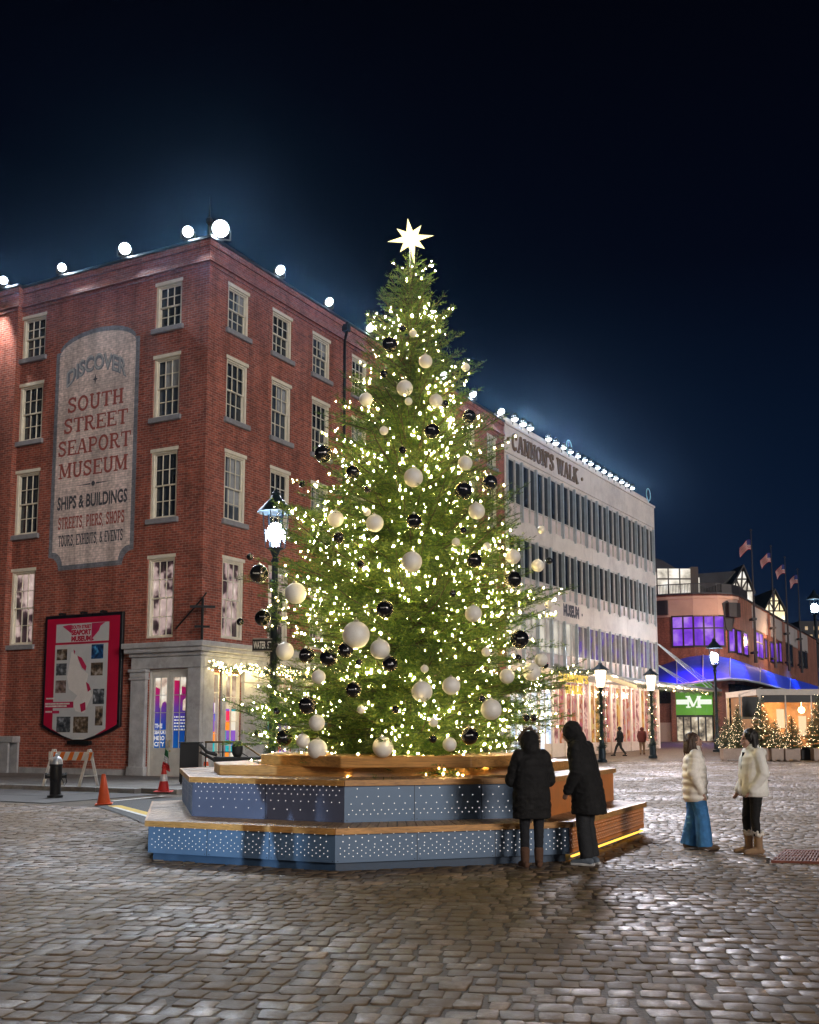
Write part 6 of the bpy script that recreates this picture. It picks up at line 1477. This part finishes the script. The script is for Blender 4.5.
mb.box(-5.5, -5.3, -3.1, -2.9, .56, .60); tag(mb.build('tripod_stand', M_iron), 'tripod stand under the added low work floodlight behind the photographer', 'stand')
# street name sign on the tree-side lamp
sg_ = thing('street_sign', 'black street name sign with white letters on the lamp post left of the tree', 'sign', PL1 + Vector((0, -.09, 3.46)))
mb = MB(); mb.box(-.46, -.02, -.015, .015, 0, .30); mb.box(-.10, .10, -.03, .09, .08, .2); mb.build('sign_plate', mat('black_sign_enamel', (.012, .012, .014), .35, var=.1), sg_, bevel=.004)
PSg = lambda u, v, h: (u, -h, v)
mb = MB(); sans(mb, 'WATER  ST', PSg, -.435, -.045, .07, .23, 0, .02, .0165); mb.build('lettering', mat('white_sign_letter', (.75, .75, .74), .5, var=0, emit=(1, 1, 1), es=.08), sg_)
mb = MB()
for a, b, c, d in ((-.455, -.025, .008, .022), (-.455, -.025, .278, .292)): mb.quad((a, -.0165, c), (b, -.0165, c), (b, -.0165, d), (a, -.0165, d))
mb.build('border', M_white, sg_)
# lit garland over the corner shop front
pth = [loc2w(.34, u, 4.02 + .05*math.sin(u*3) - .10*math.sin((u % 2.2)/2.2*PI)) for u in np.linspace(.2, 14, 60)]
garland(pth, .20, 7000, 6, 'garland', 'lit evergreen garland along the corner shop front beam of the brick building', 420, None, .09, .022)
for u in (1.2, 2.6, 4.2, 6.5, 9.5): lamp('POINT', loc2w(.62, u, 3.75), 42, (1, .74, .28), .12)
gp = [MC @ Vector((3.75, u, 4.75 - .15*math.sin((u % 2.0)/2*PI))) for u in np.linspace(9.8, 33, 60)]
garland(gp, .22, 4200, 7, 'garland', 'green garland hung along the edge of the grey louvre canopy', 14, None, .14, .03)
gp = [MC @ Vector((4.4 , u, HSZ+1.25 - .2*math.sin((u-HSU+2.4)/5.8*PI))) for u in np.linspace(HSU-2.4, HSU+3.4, 20)]
garland(gp, .22, 2200, 9, 'garland', 'green garland above the gold lettered hanging sign', 12, None, .13, .028)
# ================================================================== red framed museum map board
bd = thing('sign_board', 'black framed red museum map board with photographs on the brick wall', 'sign board', A, -YAW)
L0, R0, ZT0, ZS0, ZB0 = -7.50, -3.56, 6.10, 1.88, 1.38
def shield(i, n=9):
    l, r = L0+i, R0-i; pts = [(l, ZT0-i), (l, ZS0+i*.6)]
    for k in range(1, n): t = k/n; pts.append((l+(r-l)*t, ZS0+i*.6 - (ZS0-ZB0)*math.sin(PI*t)**.9))
    return pts + [(r, ZS0+i*.6), (r, ZT0-i)]
M_red = mat('crimson_sign_panel', (.46, .008, .045), .4, var=.10, vs=1); M_sheet = mat('map_sheet', (.52, .54, .55), .5, var=.06, vs=2)
mb = MB(); mb.prism(shield(0), .004, .13, 0, PS); mb.build('sign_frame', mat('black_sign_frame', (.010, .010, .013), .35), bd, bevel=.012)
mb = MB(); mb.prism(shield(.13), .131, .138, 0, PS); mb.build('red_panel', M_red, bd)
BU = lambda u, v: (L0 + .10 + u*(R0-L0-.2), ZT0-.08 - v*(ZT0-.08-ZS0))
def bquad(mb, u0, u1, v0, v1, h, mi=0): a, b = BU(u0, v0); c, d = BU(u1, v1); mb.poly([PS(a, d, h), PS(c, d, h), PS(c, b, h), PS(a, b, h)], mi)
mb = MB(); sh_ = [BU(.13, .255), BU(.13, 1.02)] + [BU(.13+.72*t, 1.02+.10*math.sin(PI*t)) for t in (.2, .4, .6, .8)] + [BU(.85, 1.02), BU(.85, .255)]
mb.poly([PS(u, v, .1395) for u, v in sh_]); bquad(mb, .135, .855, .065, .235, .1395); mb.build('map_sheet', M_sheet, bd)
mb = MB()
for pl in ([(.30, .075), (.35, .075), (.35, .155), (.22, .085)], [(.62, .07), (.80, .068), (.74, .10), (.72, .14), (.67, .18), (.62, .22)], [(.62, .20), (.66, .22), (.62, .233)]): mb.poly([PS(*BU(*p), .1412) for p in pl])
bquad(mb, .01, .41, .775, .83, .1412); bquad(mb, .01, .22, .855, .88, .1412)
for pl in ([(.44, .36), (.50, .38), (.57, .46), (.56, .50), (.51, .47), (.46, .40)], [(.57, .60), (.61, .62), (.64, .67), (.60, .69)], [(.50, .80), (.57, .78), (.58, .85), (.52, .87)], [(.385, .30), (.41, .32), (.40, .35)]): mb.poly([PS(*BU(*p), .1422) for p in pl])
mb.build('red_print', mat('pink_red_print', (.50, .02, .09), .5, var=.1), bd)
mb = MB(); mb.poly([PS(*BU(*p), .1405) for p in [(.36, .32), (.44, .36), (.50, .48), (.60, .53), (.58, .60), (.66, .72), (.56, .88), (.44, .86), (.40, .78), (.46, .72), (.34, .66), (.31, .55)]]); mb.build('map_ground', mat('map_pale_ground', (.68, .66, .64), .5, var=.05), bd)
mb = MB()
sans(mb, 'SOUTH STREET', PS, BU(.35, 0)[0], BU(.615, 0)[0], BU(0, .115)[1], BU(0, .080)[1], 0, .06, .1426); sans(mb, 'SEAPORT', PS, BU(.35, 0)[0], BU(.615, 0)[0], BU(0, .172)[1], BU(0, .122)[1], 0, .06, .1426); sans(mb, 'MUSEUM', PS, BU(.35, 0)[0], BU(.615, 0)[0], BU(0, .230)[1], BU(0, .180)[1], 0, .06, .1426)
mb.build('lettering', M_red, bd)
mb = MB()
for (u0, u1, v) in ((.03, .17, .745), (.02, .36, .793), (.02, .32, .815), (.03, .12, .865)): bquad(mb, u0, u1, v-.008, v+.006, .1430)
mb.build('caption_print', M_white, bd)
PHM = []
for i, (lo_, md, hi_) in enumerate((((.02, .03, .04), (.10, .11, .12), (.40, .44, .50)), ((.02, .02, .02), (.14, .10, .06), (.40, .36, .32)), ((.01, .015, .03), (.02, .08, .22), (.10, .38, .70)), ((.03, .02, .02), (.20, .14, .12), (.36, .30, .30)))):
    m, nt, b = new_mat('printed_photo'); uv = _n(nt, 'ShaderNodeUVMap'); nn = _n(nt, 'ShaderNodeTexNoise', Scale=4.5, Detail=5.0); nt.links.new(uv.outputs[0], nn.inputs[0]); nt.links.new(_ramp(nt, nn.outputs['Fac'], [(.35, lo_), (.52, md), (.68, hi_)]), b.inputs['Base Color']); b.inputs['Roughness'].default_value = .3; PHM.append(m)
for i, (u0, u1, v0, v1) in enumerate(((.155, .30, .295, .395), (.155, .30, .425, .535), (.155, .30, .58, .695), (.63, .79, .265, .395), (.63, .79, .43, .545), (.67, .82, .665, .80), (.71, .81, .82, .99), (.19, .38, .91, 1.05), (.42, .62, .91, 1.055))):
    mb = MB(); bquad(mb, u0, u1, v0, v1, .1428); mb.build('photograph', PHM[2] if i == 3 else PHM[(i*3+1) % 2 if i != 2 else 3], bd)
mb = MB(); 
for u in (-6.6, -5.5, -4.5): mb.box(u-.05, u+.05, -.25, 0, 6.12, 6.18); mb.sphere((u, -.28, 6.12), .05, 8, 6)
mb.box(-6.1, -5.0, -.16, -.0, 1.22, 1.36); mb.build('mounting_bracket', M_iron, bd)
# ================================================================== things on the left pavement
def gp_(px, py, z): p = atz(px, py, z); return Vector((p.x, p.y, z))
M_wht = mat('white_painted_board', (.74, .72, .68), .55, var=.15, vs=8); M_org = mat('reflective_orange', (.85, .20, .02), .45, var=.12, vs=8); M_cone = mat('orange_cone_plastic', (.72, .10, .025), .5, var=.12, vs=6); M_conered = mat('red_cone_plastic', (.62, .03, .025), .5, var=.12, vs=6); M_blk = mat('black_rubber', (.015, .015, .015), .8)
P = gp_(71, 786, .13); br_ = thing('barricade', 'A-frame barricade with an orange and white striped board on the pavement', 'barricade', P, math.radians(-22))
mb = MB()
for x in (-.66, .62):
    for s in (-1, 1): mb.bar((x, s*.42, 0), (x, s*.03, 1.06), .09, .03)
    mb.bar((x, -.26, .30), (x, .26, .30), .08, .03)
mb.build('leg_frame', M_wht, br_)
bd2 = None
mb = MB(); mb.box(-.80, .80, -.075, -.045, .74, .99); bd2 = mb.build('striped_board', M_wht, br_, bevel=.004)
mb = MB()
for k in range(5): x = -.78+k*.33; mb.poly([(x, -.0765, .745), (x+.17, -.0765, .745), (min(.795, x+.27), -.0765, .985), (min(.795, x+.12), -.0765, .985)])
mb.build('orange_stripe', M_org, bd2)
P = gp_(55, 797.5, .004); hy = thing('fire_hydrant', 'black fire hydrant with a silver bonnet at the kerb', 'hydrant', P, .3)
mb = MB(); mb.lathe([(.20, 0), (.20, .06), (.14, .08), (.14, .42), (.155, .45), (.155, .80), (.17, .82), (.17, .86)], 16)
for a in (0, PI*.5, PI): c, s = math.cos(a), math.sin(a); mb.tube([(0, 0, .56), (.24*c, .24*s-.0, .56)], .065, 10); mb.tube([(.22*c, .22*s, .56), (.27*c, .27*s, .56)], .08, 6)
mb.build('barrel', mat('hydrant_black_paint', (.014, .014, .015), .35, var=.3), hy, smooth=True, angle=.6)
mb = MB(); mb.lathe([(.165, .861), (.16, .93), (.135, 1.0), (.08, 1.05), (.045, 1.06), (.045, 1.12), (.02, 1.13)], 16); mb.build('bonnet', mat('hydrant_silver_paint', (.50, .51, .54), .4, metal=.5, var=.2), hy, smooth=True, angle=.6)
mb = MB(); mb.tube([(.24, 0, .54), (.28, -.05, .40), (.22, -.1, .30), (.15, -.05, .5)], .012, 6); mb.build('chain', M_iron, hy, smooth=True)
P = gp_(104, 804.5, .012); co = thing('traffic_cone', 'plain orange traffic cone leaning slightly at the edge of the dark road patch', 'traffic cone', P, .2, 'traffic cones'); co.rotation_euler.y = -.05
mb = MB(); mb.lathe([(.155, .03), (.14, .10), (.045, .70), (.038, .71), (.03, .70)], 18); mb.build('cone', M_cone, co, smooth=True, angle=.7)
mb = MB(); mb.box(-.20, .20, -.20, .20, .001, .032); mb.build('base', M_cone, co, bevel=.015)
P = gp_(163.5, 792, .135); c2 = thing('traffic_cone', 'red traffic cone with white band holding a small green white red flag', 'traffic cone', P, .1, 'traffic cones')
mb = MB(); mb.lathe([(.15, .03), (.13, .12), (.105, .28)], 18); mb.lathe([(.075, .46), (.05, .62), (.04, .66), (.03, .65)], 18); mb.build('cone', M_conered, c2, smooth=True, angle=.7)
mb = MB(); mb.lathe([(.106, .281), (.076, .459)], 18); mb.build('reflective_band', mat('white_reflective_band', (.75, .75, .75), .4, var=.05), c2, smooth=True, angle=.7)
mb = MB(); mb.box(-.24, .24, -.24, .24, .001, .032); mb.build('base', M_conered, c2, bevel=.015)
mb = MB(); mb.tube([(0, 0, .6), (.02, 0, 1.16)], .008, 6); ps_ = mb.build('flagstick', M_iron, c2)
fm3 = [mat('flag_green', (.02, .16, .05), .8), mat('flag_cloth_white', (.6, .6, .58), .8), mat('flag_cloth_red', (.5, .02, .02), .8)]
mb = MB(); n = 8
for r in range(9):
    for c in range(n):
        def fp(r_, c_): tt = c_/n; v = r_/9; return Vector((.02 - .0*v + .20*tt*(.35+v*.75)*(1 if True else 1) - .08*v, -.02 + .03*math.sin(tt*9+v*3), 1.14 - v*.52 - tt*.10))
        mb.quad(fp(r, c), fp(r, c+1), fp(r+1, c+1), fp(r+1, c), 0 if r < 3 else (1 if r < 6 else 2))
fl = mb.build('flag', fm3, c2, smooth=True, fix=False); so_ = fl.modifiers.new('thickness', 'SOLIDIFY'); so_.thickness = .006
P = gp_(183, 783, .135); P += Vector((.1, 3.2, 0)); c3 = thing('traffic_cone', 'dark traffic cone with white bands half hidden beside the black lectern', 'traffic cone', P, 0, 'traffic cones')
mb = MB(); mb.lathe([(.16, .03), (.12, .28)], 16); mb.lathe([(.095, .42), (.07, .56)], 16); mb.lathe([(.05, .68), (.035, .74)], 16); mb.box(-.2, .2, -.2, .2, .001, .031); mb.build('cone', M_cone, c3, smooth=True, angle=.7)
mb = MB(); mb.lathe([(.121, .281), (.096, .419)], 16); mb.lathe([(.071, .561), (.051, .679)], 16); mb.build('reflective_band', bpy.data.materials['white_reflective_band'], c3, smooth=True, angle=.7)
# black lectern cabinet, railing with ramp, folded barriers before the shop front
a, b = atY(180, 742, 33.0), atY(199, 742, 33.0)
ld = thing('lectern', 'black cabinet lectern standing at the museum door', 'lectern', (a.x, 33.0, .135)); w_ = b.x-a.x; h_ = a.z-.135
mb = MB(); mb.box(0, w_, 0, .55, .06, h_-.04); mb.build('cabinet', mat('black_painted_ply', (.012, .012, .013), .5, var=.2), ld, bevel=.012)
mb = MB(); mb.box(-.03, w_+.03, -.03, .58, h_-.038, h_); mb.build('top', M_blk, ld, bevel=.01)
mb = MB()
for x in (.05, w_-.05):
    for y in (.06, .49): mb.tube([(x, y, 0), (x, y, .06)], .03, 8)
mb.build('caster', M_blk, ld)
YR = 32.2
def rp(px, py, Y=YR): return atY(px, py, Y)
rl = thing('handrail', 'black iron handrail with brass toned top rail beside the shop front', 'railing', (rp(205, 742).x, YR, .135)); o0 = rl.location
mb = MB(); mb.tube([rp(205, 742)-o0, rp(240, 742)-o0, rp(262, 757)-o0, rp(275, 764)-o0], .028, 8); mb.build('top_rail', mat('bronze_rail', (.22, .14, .06), .35, metal=.7), rl, smooth=True)
mb = MB()
for px, py in ((206, 742), (223, 742), (240, 742), (262, 757)): p = rp(px, py)-o0; mb.tube([p, (p.x, p.y, 0)], .022, 6)
mb.tube([rp(205, 752)-o0, rp(240, 752)-o0, rp(268, 768)-o0], .016, 6); mb.build('rail_post', M_iron, rl)
bb = thing('barrier_bench', 'low black folded barrier bench stacked before the shop windows', 'barrier', (rp(213, 758, 30.5).x, 30.5, .135)); o0 = bb.location
mb = MB(); x1 = rp(262, 758, 30.5).x-o0.x; zt = rp(213, 757, 30.5).z-o0.z; mb.box(0, x1, 0, .5, zt-.14, zt); mb.box(.05, .13, .05, .45, 0, zt-.14); mb.box(x1-.13, x1-.05, .05, .45, 0, zt-.14); mb.box(x1*.5-.05, x1*.5+.05, .05, .45, 0, zt-.14)
mb.build('bench_body', M_blk, bb, bevel=.02)
mb = MB(); p = rp(236, 748, 30.5)-o0; mb.lathe([(.10, zt), (.15, zt+.1), (.16, zt+.28), (.11, zt+.42), (.02, zt+.45)], 12, (p.x, .25, 0)); mb.build('cushion', M_blk, bb, smooth=True)
mb = MB(); mb.tube([rp(200, 744, 30.5)-o0, rp(207, 752, 30.5)-o0, rp(217, 755, 30.5)-o0], .05, 8); mb.tube([rp(200, 752, 30.5)-o0, rp(214, 760, 30.5)-o0], .04, 8); mb.build('folded_arm', M_blk, bb, smooth=True)
# rust-red grating flush in the setts
q = [atz(*p) for p in ((771, 862.5), (784, 851.5), (860, 853), (862, 864.5))]
gt = thing('floor_grating', 'rust red slotted metal grating lying in the setts at the right edge', 'grating', (q[0].x, q[0].y, 0))
M_rustm = mat('rusty_steel', (.17, .050, .032), .6, metal=.2, var=.3, vs=10)
mb = MB(); o0 = Vector((q[0].x, q[0].y, 0)); n = 26
for i in range(n):
    t0, t1 = (i+.12)/n, (i+.62)/n; pr = [q[0].lerp(q[3], t0), q[0].lerp(q[3], t1), q[1].lerp(q[2], t1), q[1].lerp(q[2], t0)]; mb.prism([(p.x-o0.x, p.y-o0.y) for p in pr], -.01, .026)
for t in (0, .25, .5, .75, 1):
    a, b = q[0].lerp(q[1], t)-o0, q[3].lerp(q[2], t)-o0; a.z = b.z = .012; mb.bar(a, b, .05, .036)
mb.build('slats', M_rustm, gt)
# ================================================================== booth and potted trees at the right
YB = 63.5; gz = ground_z(0, YB)
def bp_(px, py, Y=YB): return atY(px, py, Y)
M_white2 = mat('white_booth_frame', (.62, .58, .55), .5, var=.1); M_blackpan = mat('black_booth_panel', (.010, .011, .015), .4); M_wood = mat('warm_booth_boards', (.42, .22, .09), .6, var=.3, vs=2)
bo = thing('market_booth', 'white framed market booth with black fascia panels and a warmly lit timber inside', 'booth', (bp_(759, 740).x, YB, gz)); o0 = bo.location
x1 = bp_(850, 690).x-o0.x; zt = bp_(759, 690).z-o0.z; zp = bp_(759, 702.5).z-o0.z
mb = MB()
for px in (759.2, 785.2, 811, 836): x = bp_(px, 700).x-o0.x; w_ = .16 if px < 760 else .07; mb.box(x-w_/2, x+w_/2, -w_/2, w_/2, 0, zt-.36 if False else zt-.30)
mb.box(-.1, x1, -.12, .12, zt-.30, zt); mb.box(-.1, .1, .121, 6, zt-.30, zt); mb.box(x1-.1, x1, .121, 6, zt-.3, zt)
for xa, xb in ((bp_(769, 702).x, bp_(784.5, 695).x), (bp_(803, 701).x, bp_(786, 694).x)): mb.bar((xa-o0.x, .05, zp), (xb-o0.x, .05, zt-.3), .05)
for x in (0, x1): mb.box(x-.07, x+.07, 5.9, 6.05, 0, zt-.3)
mb.build('frame', M_white2, bo)
mb = MB(); mb.box(.12, x1, -.03, .03, zp, zt-.302); mb.build('fascia', M_blackpan, bo)
mb = MB(); mb.box(-.1, x1, -.1, 6.1, zt+.001, zt+.05); mb.build('roof', M_white2, bo)
mb = MB()
k = 0; x = .5
while x < x1: mb.box(x, x+.28, 5.6, 5.66 + .01*(k % 2), 0, zt-.31); x += .285; k += 1
mb.box(.1, .16, .6, 5.6, 0, zt-.31); mb.box(.5, x1, 5.2, 5.55, .0, 1.0)
mb.build('timber_wall', M_wood, bo)
mb = MB()
for px0, px1, y0, y1 in ((777.5, 784, 709, 728), (799.5, 806, 716, 736)): a, b = atY(px0, y1, YB+5.5), atY(px1, y0, YB+5.5); mb.box(a.x-o0.x, b.x-o0.x, 5.50, 5.58, a.z-o0.z, b.z-o0.z)
mb.build('lit_panel', glow('warm_panel_light', (1.0, .70, .40), 1.1), bo)
pb = atY(801.5, 710, YB+3.5); mb = MB(); mb.sphere(pb-o0, .20, 12, 8); mb.tube([pb-o0, (pb.x-o0.x, pb.y-o0.y, zt-.3)], .015, 5); mb.build('lamp_globe', glow('warm_globe', (1.0, .62, .28), 16), bo, smooth=True)
lamp('POINT', pb + Vector((0, -.35, -.1)), 520, (1, .62, .30), .2); lamp('POINT', atY(776, 712, YB+3.5), 300, (1, .62, .30), .2)
a, b = bp_(740, 697), bp_(757.5, 717)
sc2 = thing('black_screen', 'square black panel hung between thin posts left of the market booth', 'panel', (a.x, YB-.3, gz)); o0 = sc2.location
mb = MB(); mb.box(0, b.x-a.x, -.04, .04, b.z-gz, a.z-gz); mb.build('panel', M_blackpan, sc2)
mb = MB(); mb.tube([(-.12, 0, 0), (-.12, 0, a.z-gz+.15)], .05, 8); mb.tube([(-.12, 0, a.z-gz+.12), (b.x-a.x+.25, 0, a.z-gz+.55)], .02, 6); mb.box(-.12, b.x-a.x, -.02, .02, b.z-gz-.12, b.z-gz-.001); mb.tube([(b.x-a.x, 0, 0), (b.x-a.x, 0, b.z-gz-.1)], .03, 6)
mb.build('post', M_white2, sc2)
bn = thing('black_bin', 'black bin bag standing between the two right planters', 'bin', (bp_(801.5, 760, 62.6).x, 62.6, gz)); wv = bp_(812.5, 760, 62.6).x-bn.location.x
mb = MB(); mb.box(0, wv, 0, .5, 0, .62); mb.lathe([(wv*.48, .62), (wv*.42, .74), (wv*.2, .80), (.02, .82)], 12, (wv/2, .25, 0)); mb.build('bag', M_blackpan, bn, bevel=.05)
# planter trees: one small conifer mesh, reused at several sizes
M_planter = mat('pinkish_concrete_planter', (.50, .40, .35), .7, var=.12, vs=3, dirt=(.36, .29, .25)); M_sn = needle_mat('small_fir_needles', (.05, .075, .03), (.12, .15, .06), (.20, .22, .10))
def sprof(z): return float(np.interp(z, [0, .15, .5, 1.5, 2.3], [.38, .58, .60, .30, .03]))
tri, rib, wood, twp2, tone = conifer(4, sprof, .12, 2.3, 260, .065, .05, .013, .018, sub=0, twl=.45)
YP = 62.0; gzp = ground_z(0, YP)
PLN = [(723.2, 745.5, 748.3, 'long pale planter box left of the woman in ivory'), (755, 768, 748.3, 'pale planter box mostly hidden behind the woman in ivory'), (771.6, 783.6, 748.3, 'square pale planter right behind the woman in ivory'), (785.3, 800.2, 748.3, 'square pale planter with dark slot beside the black bin bag'), (814, 830, 748.3, 'pale planter box cut by the right picture edge')]
zs_ = {}
for (x0, x1, yt, lab_) in PLN:
    a, b = atY(x0, yt, YP), atY(x1, yt, YP); w_ = b.x-a.x; h_ = a.z-gzp
    t = thing('planter', lab_, 'planter', ((a.x+b.x)/2, YP+.35, gzp), 0, 'pale planter boxes'); mb = MB()
    mb.box(-w_/2, w_/2, -.35, -.29, .07, h_); mb.box(-w_/2, w_/2, .29, .35, .07, h_); mb.box(-w_/2, -w_/2+.06, -.289, .289, .07, h_); mb.box(w_/2-.06, w_/2, -.289, .289, .07, h_); mb.box(-w_/2+.06, w_/2-.06, -.289, .289, .07, h_-.07)
    for sx in (-1, 1):
        for sy in (-1, 1): mb.box(sx*(w_/2-.12)-.08, sx*(w_/2-.12)+.08, sy*.25-.08, sy*.25+.08, 0, .069)
    mb.build('box', M_planter, t); zs_['z'] = gzp+h_-.06
M_sbulb = glow('small_warm_bulb', (1.0, .76, .46), 16)
firstp = None
TR = [(728, 719, 1.0, 'bushy lit potted fir, leftmost in the long planter'), (738.5, 707, .95, 'taller lit potted fir on the right of the long planter'), (762, 699, 1.25, 'tall lit potted fir behind the head of the woman in ivory'), (776, 721, 1.0, 'short lit potted fir in the planter right of the woman in ivory'), (792.6, 717, 1.12, 'pointed lit potted fir beside the black bin bag'), (821, 697, 1.35, 'tall lit potted fir at the right picture edge')]
for i, (px, yt, wsc, lab_) in enumerate(TR):
    p = atY(px, 748, YP+.35); H = atY(px, yt, YP+.35).z - zs_['z']
    if firstp is None:
        t = thing('potted_tree', lab_, 'tree', (p.x, YP+.35, zs_['z']), 0, 'potted lit firs'); firstp = t
        crown_mesh('crown', tri, rib, tone, M_sn, t); mb = MB(); mb.tube([(0, 0, 0), (0, 0, 2.25)], [.05, .01], 8); mb.build('trunk', M_bark, t); wood.build('branches', M_bark, t, fix=False)
        r2 = random.Random(2); mb = MB()
        for q_ in r2.sample([w for w in twp2 if w[1] > .4], 150): mb.sphere(Vector(q_[0]), .0095, 6, 4)
        o = mb.build('bulbs', M_sbulb, t); o['kind'] = 'stuff'
    else: t = copy_tree(firstp, (p.x, YP+.35, zs_['z']), i*1.3, lab_)
    t.scale = (wsc, wsc, H/2.3)
# ================================================================== render settings
scene.view_settings.view_transform = 'Standard'; scene.view_settings.look = 'None'; scene.view_settings.exposure = 0; scene.view_settings.gamma = 1
scene.render.engine = 'CYCLES'; scene.cycles.use_denoising = True
scene.cycles.max_bounces = 5; scene.cycles.diffuse_bounces = 3; scene.cycles.glossy_bounces = 3; scene.cycles.transmission_bounces = 3; scene.cycles.transparent_max_bounces = 6
scene.cycles.sample_clamp_indirect = 4.0; scene.cycles.caustics_reflective = False; scene.cycles.caustics_refractive = False
for o in list(scene.objects):
    if o.parent is None and o.type == 'MESH' and not o.get('kind') and not o.get('label'): print('UNTAGGED', o.name)
mb = MB(); mb.box(-120, 160, -12, 460, -1.5, 60)
hz = mb.build('glow_haze', bpy.data.materials.new('glow_haze_air')); hz['kind'] = 'stuff'  # thin scattering volume added for halos round the lamps; the air is clear
m = hz.data.materials[0]; m.use_nodes = True; nt = m.node_tree; nt.nodes.clear()
v = nt.nodes.new('ShaderNodeVolumePrincipled'); v.inputs['Density'].default_value = 0.000062; v.inputs['Anisotropy'].default_value = 0.945; v.inputs['Color'].default_value = (.30, .60, 1, 1)
o = nt.nodes.new('ShaderNodeOutputMaterial'); nt.links.new(v.outputs[0], o.inputs['Volume'])
scene.cycles.volume_bounces = 0
